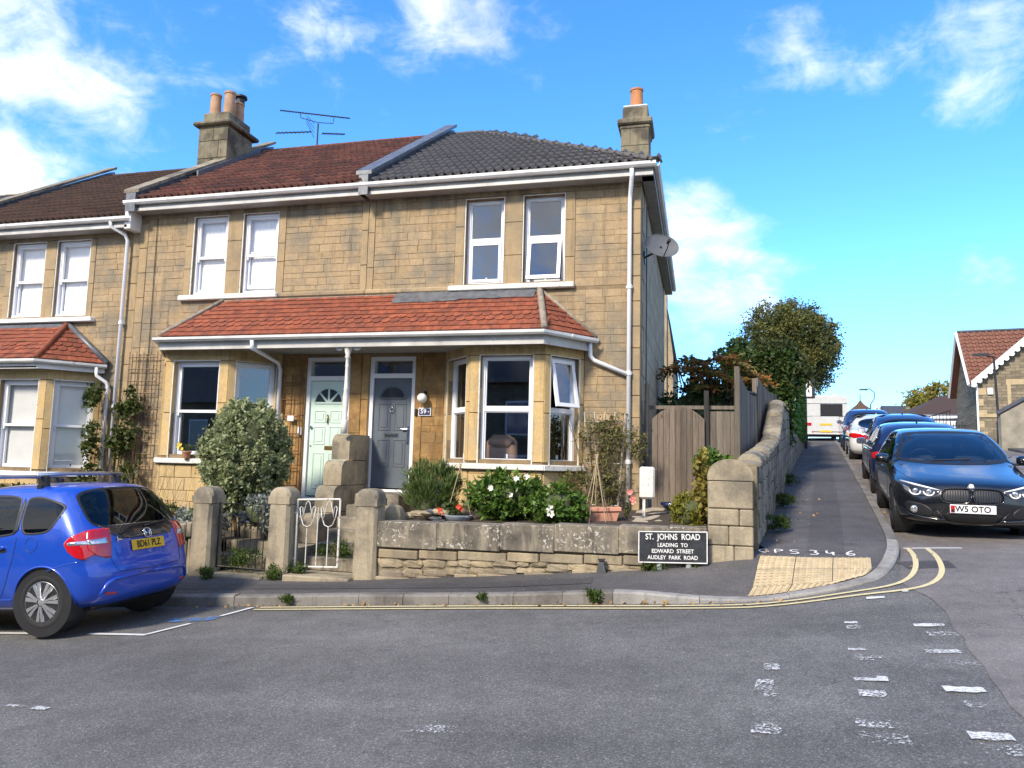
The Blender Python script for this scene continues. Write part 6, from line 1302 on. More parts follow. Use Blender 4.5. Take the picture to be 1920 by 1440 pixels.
def wheel(root, x, y, r, w, out, style, rimmat, rr=.66):
    sg = out; wl = mk('wheel', MB().lathe([(r*rr, -w/2), (r*.9, -w/2), (r*.985, -w/2+.025), (r, -w/2+.05), (r, w/2-.05), (r*.985, w/2-.025), (r*.9, w/2), (r*rr, w/2), (r*rr*.98, w/2-.02), (r*rr*.95, -w/2+.02)], (x, y, r), 40, 'y'), M['tyre'], root, smooth=True, local=True)
    yo = y+sg*(w/2-.015); R0 = r*rr*.98; f = lambda a, rad, d=0: (x+rad*math.cos(a), yo+sg*d, r+rad*math.sin(a))
    mk('rim', MB().lathe([(R0*1.0, -.02*sg), (R0*.99, .012*sg), (R0*.93, .008*sg), (R0*.90, -.05*sg), (R0*.2, -.06*sg)], (x, yo, r), 36, 'y'), M['blackpl'] if style == 'cover' else M['blackpl'], wl, smooth=True, local=True)
    mk('rim_lip', MB().lathe([(R0, 0), (R0*.99, .014*sg), (R0*.94, .012*sg), (R0*.93, -.01*sg)], (x, yo, r), 36, 'y'), rimmat, wl, smooth=True, local=True)
    n = {'cover': 7, 'five': 5, 'ten': 10}[style]; mb = MB()
    for k in range(n):
        a = 2*math.pi*k/n+.3; w0, w1 = ((.20, .30) if style == 'cover' else ((.16, .19) if style == 'five' else (.08, .10)))
        for s2 in ((-1, 1) if style == 'cover' else (0,)):
            c = a+s2*.15; hw0, hw1 = (w0*.62, w1*.36) if style == 'cover' else (w0, w1)
            P = []
            for rad, hw, d in ((R0*.20, hw0*1.9, .034), (R0*.55, hw0*1.05, .03), (R0*.95, hw1*1.2, .018)): P.append([f(c-hw*(1 if rad > R0*.3 else 1.2), rad, d-.012), f(c-hw*.7, rad, d), f(c+hw*.7, rad, d), f(c+hw*(1 if rad > R0*.3 else 1.2), rad, d-.012)])
            mb.grid(P)
    mk('spokes', mb, rimmat, wl, local=True)
    mk('hub_cap', MB().lathe([(R0*.26, .0), (R0*.24, .022*sg), (R0*.14, .03*sg), (.004, .032*sg)], (x, yo, r), 20, 'y'), rimmat, wl, smooth=True, local=True)
    return wl
def number_plate(root, s, fn, wd, ht, mat, text, size, flip, squash=.86):
    # fn maps (across, up, out) to car coordinates; flip=+1 for a plate seen from behind the car
    pl = mk('number_plate', MB().cbox(-wd/2, wd/2, 0, .012, -ht/2, ht/2, .004, fn), mat, root, local=True)
    o = Vector(fn((0, -.003, 0))); X = (Vector(fn((1, 0, 0)))-Vector(fn((0, 0, 0)))).normalized(); Z = (Vector(fn((0, 0, 1)))-Vector(fn((0, 0, 0)))).normalized(); Nn = X.cross(Z)
    rot = Matrix((X, Z, Nn)).transposed().to_euler(); txt('plate_lettering', s if not text else text, size, o, rot, M['black'], pl, local=True, sx=squash, ext=.001); return pl
def cut(V, F, cutters):
    # wheel arches cut from the shell
    me = bpy.data.meshes.new('shell'); me.from_pydata(V, [], F); bm = bmesh.new(); bm.from_mesh(me); bmesh.ops.recalc_face_normals(bm, faces=bm.faces); bm.to_mesh(me); bm.free()
    o = bpy.data.objects.new('shell', me); COL.objects.link(o); tmp = []
    for (x, z, r, y0, y1) in cutters:
        c = MB().lathe([(r, y0), (r, y1)], (x, 0, z), 48, 'y'); cm = bpy.data.meshes.new('cutter'); cm.from_pydata(c.v, [], c.f); bm = bmesh.new(); bm.from_mesh(cm); bmesh.ops.recalc_face_normals(bm, faces=bm.faces); bm.to_mesh(cm); bm.free()
        co = bpy.data.objects.new('cutter', cm); COL.objects.link(co); tmp.append(co); md = o.modifiers.new('b', 'BOOLEAN'); md.object = co; md.operation = 'DIFFERENCE'; md.solver = 'EXACT'
    dg = bpy.context.evaluated_depsgraph_get(); m2 = bpy.data.meshes.new_from_object(o.evaluated_get(dg))
    for q in tmp+[o]: bpy.data.objects.remove(q)
    return m2
def car_shell(root, B, paint, arches, windows, glassmat, frame_w=.03, smooth=42):
    """body mesh with openings; windows: list of (kind, polygon, side, name, glass material or None)"""
    V, F = B.shell(); w = B.F[2](.5)
    me = cut(V, F, [(x, z, r, sg*(w-.20) if sg > 0 else -w-.3, w+.3 if sg > 0 else -(w-.20)) for x, z, r in arches for sg in (1, -1)])
    bm = bmesh.new(); bm.from_mesh(me); kill = []
    for f in bm.faces:
        c = f.calc_center_median(); n = f.normal
        for kind, P, sg, _, _ in windows:
            if kind == 'side':
                if c.y*sg > 0 and abs(n.y) > .35 and inpoly(c.x, c.z, P) : kill.append(f); break
            elif kind == 'rear':
                if c.x < B.F[0](c.z)+B.F[3](c.z)*.9 and n.x < -.1 and inpoly(c.y, c.z, P): kill.append(f); break
            elif c.x > B.F[1](c.z)-B.F[4](c.z)*.9 and n.x > .1 and inpoly(c.y, c.z, P): kill.append(f); break
    bmesh.ops.delete(bm, geom=kill, context='FACES'); bm.to_mesh(me); bm.free(); me.materials.clear(); me.materials.append(paint); me.name = 'body'
    o = bpy.data.objects.new('body', me); link(o, root); auto(o, smooth)
    for kind, P, sg, name, gm in windows:
        big = inset(P, -frame_w); sm = inset(P, frame_w*.9)
        g = mk(name, B.patch(kind, inset(P, -.008), .005, sg, 16, 18, 0), gm or glassmat, root, smooth=True, local=True, fix=False)
        # black surround ring hides the cut edge
        n = len(P); mb = MB(); A = [B.pt(kind, *p, .0035, sg) for p in big]; C = [B.pt(kind, *p, .0065, sg) for p in P]; D = [B.pt(kind, *p, .004, sg) for p in sm]; E = [B.pt(kind, *p, -.03, sg) for p in sm]
        mb.v = [tuple(q) for r in (A, C, D, E) for q in r]
        for r in range(3):
            for i in range(n): j = (i+1) % n; mb.f.append((r*n+i, r*n+j, (r+1)*n+j, (r+1)*n+i))
        mk('window_seal', mb, M['blackrub'], g, smooth=True, local=True)
    return o
def wells(root, B, arches):
    w = B.F[2](.5)
    for x, z, r in arches:
        for sg in (1, -1): mk('wheel_well', MB().lathe([(r+.012, sg*(w-.26)), (r+.012, sg*(w-.012))], (x, 0, z), 32, 'y'), M['blackpl'], root, local=True)
def levels(*segs):
    out = []
    for a, b, n in segs: out += [a+(b-a)*i/n for i in range(n)]
    return out+[segs[-1][1]]
def mirror(root, x, y, z, sg, paint, size=1.0):
    T = lambda p: (x+p[0]*size, sg*(y+p[1]*size), z+p[2]*size); P = []
    for d, s in ((-.06, .70), (-.03, .95), (.03, 1), (.09, .75), (.12, .35)): P.append([T((d, .13+.105*s*math.copysign(abs(math.cos(a))**.6, math.cos(a)), .04+.075*s*math.copysign(abs(math.sin(a))**.6, math.sin(a)))) for a in [2*math.pi*k/18 for k in range(18)]])
    mb = MB(); n = 18; mb.v = [q for r in P for q in r]
    for i in range(len(P)-1):
        for k in range(n): mb.f.append((i*n+k, i*n+(k+1) % n, (i+1)*n+(k+1) % n, (i+1)*n+k))
    mb.f += [tuple(range(n)), tuple(range(4*n, 5*n))]; o = mk('wing_mirror', mb, paint, root, smooth=True, local=True)
    mk('mirror_stalk', MB().box(-.03, .05, -.05, .06, -.035, .0, T), M['blackpl'], o, local=True); mk('mirror_glass', MB().cbox(-.068, -.058, .04, .22, -.02, .10, .003, T), M['chrome'], o, local=True)
def seats(root, xs, w, z, hr=1.0, mat='seat'):
    for x in xs:
        for y in (-w, w):
            s = mk('seat', MB().cbox(x, x+.5, y-.24, y+.24, z-.28, z-.08, .05).cbox(x-.10, x+.06, y-.23, y+.23, z-.1, z+.48, .05), M[mat], root, local=True)
            mk('headrest', MB().cbox(x-.10, x+.0, y-.13, y+.13, z+.53, z+.72, .04).box(x-.06, x-.05, y-.06, y-.05, z+.46, z+.55).box(x-.06, x-.05, y+.05, y+.06, z+.46, z+.55), M[mat], s, local=True)
def place(name, label, loc, heading, pitch, group, cat='car', scale=1.0):
    # heading: direction of the nose in plan; pitch: nose up angle along the slope
    o = thing(name, label, cat, (0,0,0), 0, group); fx = Vector((math.cos(heading)*math.cos(pitch), math.sin(heading)*math.cos(pitch), math.sin(pitch))); sy = Vector((-math.sin(heading), math.cos(heading), 0)); up = fx.cross(sy)
    o.matrix_world = Matrix.Translation(loc)@Matrix((fx, sy, up)).transposed().to_4x4()@Matrix.Scale(scale, 4); ORG[o] = Vector((0,0,0)); return o
def blue_hatch():
    # tail bumper at x=0, nose at x=3.9
    prof = [(.20, .16, 3.78, .70, .30, .40, 3, 3), (.27, .05, 3.84, .775, .30, .45, 3, 3), (.36, .01, 3.88, .815, .34, .55, 3, 2.8), (.50, .0, 3.9, .838, .36, .62, 3, 2.6), (.60, .015, 3.89, .845, .36, .66, 3, 2.5), (.655, .05, 3.88, .846, .34, .70, 3.2, 2.5), (.72, .065, 3.84, .845, .32, .75, 3.4, 2.4), (.82, .085, 3.72, .842, .32, .85, 3.4, 2.3), (.92, .11, 3.45, .835, .33, 1.0, 3.3, 2.2),
            (1.0, .14, 3.15, .82, .34, .95, 3.2, 2.3), (1.08, .18, 2.98, .80, .35, .8, 3.1, 2.5), (1.2, .25, 2.72, .76, .36, .7, 3, 2.6), (1.32, .335, 2.46, .71, .38, .65, 2.9, 2.6), (1.40, .40, 2.27, .665, .40, .6, 2.8, 2.6), (1.45, .46, 2.10, .615, .45, .6, 2.6, 2.5), (1.485, .56, 1.92, .53, .50, .6, 2.4, 2.4), (1.505, .70, 1.75, .42, .5, .5, 2.2, 2.2), (1.52, 1.0, 1.5, .22, .24, .24, 2, 2)]
    B = Body(prof, levels((.20, .36, 5), (.36, .72, 12), (.72, 1.0, 10), (1.0, 1.4, 20), (1.4, 1.47, 5), (1.47, 1.52, 6)), 18, 44)
    r = place('blue_hatchback', 'bright blue small hatchback with roof bars parked at the kerb', BLUE_LOC, R_(180+BLUE_YAW), -.075, 'parked cars')
    arch = [(.66, .30, .345), (3.16, .30, .345)]; gw = M['carglass']
    sideq = rnd([(.62, 1.0), (.80, .985), (.95, 1.0), (.99, 1.33), (.93, 1.36), (.78, 1.35), (.52, 1.27), (.49, 1.225), (.55, 1.10)], 2); sided = rnd([(1.06, .985), (1.60, .955), (1.72, .96), (1.72, 1.385), (1.5, 1.40), (1.10, 1.375), (1.05, 1.30), (1.03, 1.02)], 2); sidef = rnd([(1.80, .95), (2.55, .93), (2.62, .96), (2.18, 1.34), (2.05, 1.385), (1.80, 1.39)], 2)
    rear = rnd([(-.60, 1.03), (-.35, .975), (0, .965), (.35, .975), (.60, 1.03), (.665, 1.08), (.63, 1.28), (.575, 1.38), (.35, 1.42), (0, 1.43), (-.35, 1.42), (-.575, 1.38), (-.63, 1.28), (-.665, 1.08)], 2); ws = rnd([(-.66, 1.06), (0, 1.0), (.66, 1.06), (.54, 1.40), (0, 1.43), (-.54, 1.40)], 2)
    W_ = [('side', P, sg, 'side_window', None) for P in (sideq, sided, sidef) for sg in (1, -1)]+[('rear', rear, 1, 'rear_window', None), ('front', ws, 1, 'windscreen', M['windscreen'])]
    car_shell(r, B, M['p_blue'], arch, W_, gw, .013); wells(r, B, arch)
    for x in (.66, 3.16):
        for sg in (1, -1): wheel(r, x, sg*.74, .292, .175, sg, 'cover', M['alloy'], .73)
    for sg in (1, -1):
        # black door pillar cover, side crease, panel gaps, handle, fuel flap, arch lip
        mk('pillar_trim', B.patch('side', [(.985, 1.0), (1.04, .985), (1.03, 1.36), (1.005, 1.35)], .0055, sg, 8, 4, .006), M['blackpl'], r, smooth=True, local=True); mk('pillar_trim', B.patch('side', [(1.735, .96), (1.79, .955), (1.79, 1.385), (1.735, 1.385)], .0055, sg, 8, 4, .006), M['blackpl'], r, smooth=True, local=True)
        mk('panel_gap', B.line('side', [(.99, .96), (1.0, .86), (1.02, .74), (1.06, .62), (1.10, .50), (1.16, .38), (1.2, .32)], .008, .002, sg), M['blackrub'], r, local=True); mk('panel_gap', B.line('side', [(1.77, .95), (1.77, .34)], .008, .002, sg), M['blackrub'], r, local=True); mk('panel_gap', B.line('side', [(2.66, .93), (2.74, .7), (2.72, .36)], .008, .002, sg), M['blackrub'], r, local=True)
        mk('sill_line', B.line('side', [(1.06, .315), (2.76, .315)], .012, .003, sg), M['p_blue'], r, smooth=True, local=True)
        mk('door_handle', B.patch('side', rnd([(1.12, .835), (1.30, .835), (1.30, .875), (1.12, .875)], 1), .024, sg, 5, 8, .03), M['p_blue'], r, smooth=True, local=True); mk('handle_recess', B.patch('side', rnd([(1.10, .80), (1.28, .80), (1.28, .845), (1.10, .845)], 2), .003, sg, 5, 8, 0), M['blackrub'], r, smooth=True, local=True)
        if sg > 0: mk('fuel_flap', B.line('side', [(.80+.075*math.cos(a), .875+.075*math.sin(a)) for a in [i*math.pi/12 for i in range(25)]], .006, .003, sg), M['blackrub'], r, local=True)
        mk('arch_lip', MB().tube([B.pt('side', .66+.352*math.cos(a), .30+.352*math.sin(a), .0, sg) for a in [math.pi*(-.03+1.06*i/28) for i in range(29)]], .011, 6), M['p_blue'], r, smooth=True, local=True); mk('arch_lip', MB().tube([B.pt('side', 3.16+.352*math.cos(a), .30+.352*math.sin(a), .0, sg) for a in [math.pi*(-.03+1.06*i/28) for i in range(29)]], .011, 6), M['p_blue'], r, smooth=True, local=True)
        # tail lamp wraps the corner: outline in rear view and side view
        red_r = [(sg*.50, .985), (sg*.585, 1.005), (sg*.72, .995), (sg*.76, .90), (sg*.77, .80), (sg*.70, .735), (sg*.60, .70), (sg*.555, .70), (sg*.535, .80)]
        lp = mk('tail_lamp', B.patch('rear', red_r, .012, sg, 16, 12, .02), M['lens_red'], r, smooth=True, local=True)
        mk('lamp_return', B.patch('side', [(.13, .75), (.19, .70), (.27, .735), (.35, .80), (.40, .875), (.35, .93), (.28, .965), (.22, 1.0), (.16, 1.0)], .011, sg, 14, 12, .018), M['lens_red'], lp, smooth=True, local=True)
        mk('reflector', B.patch('rear', [(sg*.56, .845), (sg*.74, .845), (sg*.755, .895), (sg*.57, .905)], .0155, sg, 5, 8, .01), M['lens_clear'], lp, smooth=True, local=True); mk('reflector', B.patch('side', [(.155, .84), (.34, .85), (.365, .885), (.16, .90)], .0145, sg, 5, 10, .01), M['lens_clear'], lp, smooth=True, local=True)
        mk('fog_reflector', B.patch('rear', rnd([(sg*.50, .315), (sg*.64, .33), (sg*.64, .352), (sg*.50, .34)], 1), .006, sg, 4, 6, .008), M['lens_red'], r, smooth=True, local=True)
        mk('tailgate_gap', B.line('rear', [(sg*.535, .985), (sg*.545, .80), (sg*.545, .70), (sg*.52, .60), (sg*.48, .545), (0, .53)], .008, .002, sg), M['blackrub'], r, local=True)
        mk('bumper_crease', B.line('side', [(.22, .69), (.40, .66), (.55, .62), (.62, .60)], .01, .002, sg), M['p_blue'], r, smooth=True, local=True)
        mk('bumper_wing', MB().tube([B.pt('rear', sg*a, z, .004, sg) for a, z in ((.70, .24), (.66, .36), (.62, .44), (.55, .475), (.3, .49), (0, .495))], [.012, .02, .022, .02, .016, .016], 8), M['p_blue'], r, smooth=True, local=True)
        mirror(r, 2.46, .80, .98, sg, M['p_blue'])
    mk('glass_apron', B.patch('rear', [(-.52, .945), (-.36, .885), (.36, .885), (.52, .945), (.60, 1.03), (.35, .99), (0, .98), (-.35, .99), (-.60, 1.03)], .006, 1, 10, 20, .008), M['p_black'], r, smooth=True, local=True)
    mk('badge_plinth', B.patch('rear', rnd([(-.42, .872), (.42, .872), (.44, .905), (0, .925), (-.44, .905)], 1), .016, 1, 5, 20, .02), M['p_black'], r, smooth=True, local=True)
    bp = lambda a, z: tuple(B.pt('rear', a, z, .026)); bd = MB()
    for sg in (1, -1): bd.tube([bp(sg*.042, .945), bp(sg*.030, .905), bp(sg*.022, .872)], .007, 6)
    bd.tube([bp(-.026, .905), bp(.026, .905)], .006, 6); bd.tube([bp(.055*math.copysign(abs(math.cos(a))**.6, math.cos(a)), .907+.046*math.copysign(abs(math.sin(a))**.6, math.sin(a))) for a in [2*math.pi*k/20 for k in range(21)]], .006, 6)
    mk('badge', bd, M['chrome'], r, smooth=True, local=True)
    px = B.x_rear(0, .80); k = .19; fn = lambda p: (px-.006-p[1]*-1+ -.0-p[2]*-k - .022, -p[0], .795+p[2]); fn = lambda p: (px-.020+p[1]+p[2]*k, -p[0], .795+p[2])
    number_plate(r, 'BD61 PLZ', fn, .52, .112, M['plate_y'], None, .105, 1)
    cx = tuple(B.pt('rear', .40, .885, .006)); o_ = txt('model_script', 'Jazz', .065, cx, (0,0,0), M['chrome'], r, local=True, ext=.002); X = Vector((.12, -1, 0)).normalized(); Z = Vector((.15, 0, 1)).normalized(); o_.rotation_euler = Matrix((X, Z, X.cross(Z))).transposed().to_euler()
    mk('rear_wiper', MB().tube([B.pt('rear', .0, .985, .02), B.pt('rear', -.15, 1.0, .028), B.pt('rear', -.42, 1.02, .022)], .008, 6), M['blackpl'], r, smooth=True, local=True)
    mk('underbody', MB().cbox(.20, 3.6, -.66, .66, .17, .24, .03), M['blackrub'], r, local=True)  # black underbody panel closing the car floor
    mk('interior', MB().box(.3, 2.9, -.68, .68, .42, .46).box(.2, .24, -.62, .62, .46, .92).box(2.6, 3.0, -.68, .68, .46, .92), M['seat'], r, local=True); seats(r, [1.0, 1.9], .36, .66)
    # roof bars
    for x in (.95, 1.78):
        b = mk('roof_bar', MB().tube([(x, -.64, 1.60), (x, -.3, 1.615), (x, .3, 1.615), (x, .64, 1.60)], .021, 8), M['steel'], r, smooth=True, local=True)
        for sg in (1, -1): mk('roof_bar_foot', MB().cbox(x-.05, x+.06, sg*.535-.045, sg*.535+.045, 1.43, 1.60, .02).cbox(x-.03, x+.03, sg*.60-.012, sg*.60+.012, 1.37, 1.50, .006), M['blackpl'], b, local=True)
    mk('roof_aerial', MB().tube([(.58, -.25, 1.46), (.60, -.26, 1.50), (.42, -.27, 1.66)], [.012, .006, .003], 6), M['blackpl'], r, local=True)
    for sg in (1, -1): mk('headlamp', B.patch('front', rnd([(sg*.45, .68), (sg*.72, .72), (sg*.74, .82), (sg*.60, .84)], 1), .008, sg, 8, 8, .01), M['lens_clear'], r, smooth=True, local=True)
BLUE_LOC, BLUE_YAW = Vector((-5.90, 7.20, Rz(-5.88, 7.2)+.075)), 2

def dark_hatch():
    # black hatchback seen head-on
    prof = [(.20, .25, 4.14, .72, .4, .55, 3, 3), (.26, .12, 4.27, .82, .42, .62, 3, 3), (.36, .05, 4.32, .86, .45, .70, 3, 2.9), (.50, .0, 4.33, .88, .48, .78, 3, 2.8), (.60, .02, 4.32, .883, .45, .82, 3, 2.7), (.68, .04, 4.29, .882, .42, .86, 3, 2.6), (.735, .05, 4.24, .880, .40, .95, 3, 2.5), (.78, .06, 4.12, .876, .40, 1.05, 3, 2.45), (.83, .07, 3.88, .868, .40, 1.15, 3, 2.4), (.88, .09, 3.55, .855, .40, 1.1, 3, 2.5), (.93, .11, 3.22, .84, .4, .95, 3, 2.7), (.97, .13, 3.04, .82, .4, .85, 3, 2.8),
            (1.05, .18, 2.88, .79, .42, .75, 3, 2.9), (1.15, .25, 2.66, .745, .45, .65, 3, 3), (1.25, .34, 2.40, .695, .48, .6, 2.9, 3), (1.33, .45, 2.16, .645, .52, .58, 2.8, 3), (1.375, .58, 1.98, .595, .55, .56, 2.6, 2.8), (1.40, .75, 1.84, .52, .5, .5, 2.4, 2.4), (1.415, 1.0, 1.7, .38, .34, .34, 2.2, 2.2), (1.425, 1.2, 1.5, .2, .14, .14, 2, 2)]
    B = Body(prof, levels((.20, .36, 5), (.36, .735, 12), (.735, .97, 16), (.97, 1.33, 18), (1.33, 1.425, 10)), 20, 40)
    r = place('black_hatchback', 'black hatchback facing the camera at the head of the parked row', BMW_LOC, R_(BMW_H), BMW_P, 'parked cars', scale=1.0)
    arch = [(.78, .32, .355), (3.47, .32, .355)]
    sd = rnd([(1.75, .955), (2.72, .935), (2.80, .95), (2.30, 1.25), (2.15, 1.315), (1.78, 1.335)], 2); sr = rnd([(.80, 1.0), (1.66, .96), (1.66, 1.335), (1.2, 1.33), (.9, 1.2)], 2); ws = rnd([(-.74, .99), (-.4, .965), (0, .96), (.4, .965), (.74, .99), (.70, 1.08), (.585, 1.30), (.54, 1.345), (0, 1.37), (-.54, 1.345), (-.585, 1.30), (-.70, 1.08)], 2); rw = rnd([(-.6, 1.0), (.6, 1.0), (.5, 1.28), (-.5, 1.28)], 2)
    car_shell(r, B, M['p_black'], arch, [('side', P, sg, 'side_window', None) for P in (sd, sr) for sg in (1, -1)]+[('front', ws, 1, 'windscreen', M['windscreen']), ('rear', rw, 1, 'rear_window', None)], M['carglass'], .024); wells(r, B, arch)
    for x in (.78, 3.47):
        for sg in (1, -1): wheel(r, x, sg*.775, .318, .215, sg, 'five', M['alloydk'], .74)
    for sg in (1, -1):
        mk('panel_gap', B.line('front', [(sg*.62, .775), (sg*.70, .80), (sg*.78, .85), (sg*.80, .90)], .007, .002, sg), M['blackrub'], r, local=True); mk('panel_gap', B.line('side', [(2.86, .93), (2.88, .6), (2.82, .33)], .008, .002, sg), M['blackrub'], r, local=True); mk('door_handle', B.patch('side', rnd([(1.80, .80), (2.0, .80), (2.0, .83), (1.80, .83)], 1), .022, sg, 4, 6, .025), M['p_black'], r, smooth=True, local=True)
        hl = mk('headlamp', B.patch('front', rnd([(sg*.345, .655), (sg*.40, .61), (sg*.52, .585), (sg*.68, .585), (sg*.765, .615), (sg*.80, .695), (sg*.795, .745), (sg*.72, .735), (sg*.52, .695), (sg*.36, .672)], 1), .008, sg, 16, 16, .012), M['lens_dark'], r, smooth=True, local=True)
        mk('eyebrow', MB().tube([B.pt('front', sg*a, z, .014, sg) for a, z in ((.36, .665), (.50, .690), (.64, .714), (.78, .738))], [.004, .013, .016, .012], 6), M['drl'], hl, smooth=True, local=True)
        for cx in (.485, .635):
            mk('light_ring', MB().tube([B.pt('front', sg*(cx+.058*math.cos(a)), .637+.046*math.sin(a), .013, sg) for a in [math.pi*(1.0+1.05*k/14)-.08 for k in range(15)]], .010, 6), M['drl'], hl, smooth=True, local=True); mk('projector', MB().lathe([(.04, -.01), (.036, .008), (.02, .016), (.003, .018)], tuple(B.pt('front', sg*cx, .64, .004, sg)), 14, 'x'), M['lens_clear'], hl, smooth=True, local=True)
        mk('reflector', B.patch('front', [(sg*.69, .61), (sg*.755, .64), (sg*.765, .70), (sg*.70, .68)], .011, sg, 5, 5, .006), M['lens_clear'], hl, smooth=True, local=True)
        gr = mk('kidney_grille', B.patch('front', rnd([(sg*.012, .675), (sg*.018, .555), (sg*.07, .515), (sg*.30, .52), (sg*.355, .565), (sg*.33, .66), (sg*.27, .685), (sg*.04, .69)], 1), .006, sg, 10, 10, .012), M['blackrub'], r, smooth=True, local=True)
        mk('grille_frame', MB().tube([B.pt('front', *p, .012, sg) for p in (lambda Q: Q+Q[:1])(rnd([(sg*.008, .682), (sg*.014, .55), (sg*.07, .507), (sg*.305, .512), (sg*.365, .56), (sg*.34, .665), (sg*.275, .693), (sg*.04, .698)], 1))], .009, 6), M['p_black'], gr, smooth=True, local=True)
        for k in range(10): mk('grille_bar', MB().tube([B.pt('front', sg*(.04+.029*k), .675-.004*k*.5, .012, sg), B.pt('front', sg*(.04+.030*k), .535, .012, sg)], .0055, 5), M['p_black'], gr, local=True)
        mk('air_intake', B.patch('front', rnd([(sg*.44, .30), (sg*.74, .34), (sg*.785, .46), (sg*.70, .52), (sg*.46, .44)], 1), .004, sg, 10, 10, .004), M['blackrub'], r, smooth=True, local=True)
        mk('fog_lamp', MB().lathe([(.052, -.01), (.050, .012), (.035, .02), (.004, .022)], tuple(B.pt('front', sg*.655, .40, .006, sg)), 18, 'x'), M['lens_clear'], r, smooth=True, local=True)
        mk('bumper_blade', MB().tube([B.pt('front', sg*a, z, .01, sg) for a, z in ((.30, .30), (.40, .285), (.55, .30), (.70, .33), (.79, .41))], [.006, .022, .02, .016, .008], 7), M['p_black'], r, smooth=True, local=True)
        mirror(r, 2.72, .80, .945, sg, M['p_black'])
    mk('bumper_grille', B.patch('front', rnd([(-.36, .395), (.36, .395), (.30, .28), (.22, .255), (-.22, .255), (-.30, .28)], 1), .004, 1, 8, 16, .004), M['blackrub'], r, smooth=True, local=True)
    mk('splitter', MB().tube([B.pt('front', a, z, .012) for a, z in ((-.40, .40), (-.31, .285), (-.22, .24), (0, .235), (.22, .24), (.31, .285), (.40, .40))], .007, 6), M['alloydk'], r, smooth=True, local=True)
    bd = mk('badge', MB().lathe([(.041, -.01), (.041, .006), (.036, .010), (.002, .011)], tuple(B.pt('front', 0, .722, .002)), 24, 'x'), M['drl'], r, smooth=True, local=True)
    c = B.pt('front', 0, .722, .014)
    mk('badge_ring', MB().tube([(c.x-.003, c.y+.034*math.cos(a), c.z+.034*math.sin(a)) for a in [2*math.pi*k/24 for k in range(25)]], .007, 6), M['blackpl'], bd, smooth=True, local=True)
    for s1, s2 in ((1, 1), (-1, -1)): mk('badge_quarter', MB().add([(c.x, c.y, c.z)]+[(c.x, c.y+s1*.027*math.cos(a), c.z+s2*.027*math.sin(a)) for a in [math.pi/2*k/6 for k in range(7)]], [tuple(range(8))]), M['p_mid'], bd, local=True)
    px = B.x_front(0, .45); fn = lambda p: (px+.022-p[1], p[0], .44+p[2]); pl = number_plate(r, 'W5 OTO', fn, .52, .112, M['plate_w'], None, .108, 1, .92)
    mk('plate_flag', MB().box(-.252, -.205, -.004, 0, -.045, .045, fn), M['lens_red'], pl, local=True); mk('plate_country', MB().box(-.245, -.212, -.006, -.004, -.038, -.004, fn), M['black'], pl, local=True)
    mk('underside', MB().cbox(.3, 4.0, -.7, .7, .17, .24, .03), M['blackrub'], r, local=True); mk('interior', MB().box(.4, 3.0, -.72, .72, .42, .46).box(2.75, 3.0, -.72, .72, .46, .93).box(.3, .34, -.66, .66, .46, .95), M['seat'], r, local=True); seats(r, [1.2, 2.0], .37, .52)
    mk('steering_wheel', MB().tube([(2.52+.06*math.sin(a), -.37+.18*math.cos(a), .96+.17*math.sin(a)) for a in [2*math.pi*k/20 for k in range(21)]], .016, 6), M['blackpl'], r, smooth=True, local=True)
    for sg in (-.30, .38): mk('wiper', MB().tube([B.pt('front', sg, .975, .012), B.pt('front', sg+.5, 1.0, .014)], .008, 5), M['blackrub'], r, local=True)
    mk('rear_view_mirror', MB().cbox(2.10, 2.14, -.11, .11, 1.27, 1.34, .015), M['blackpl'], r, local=True)
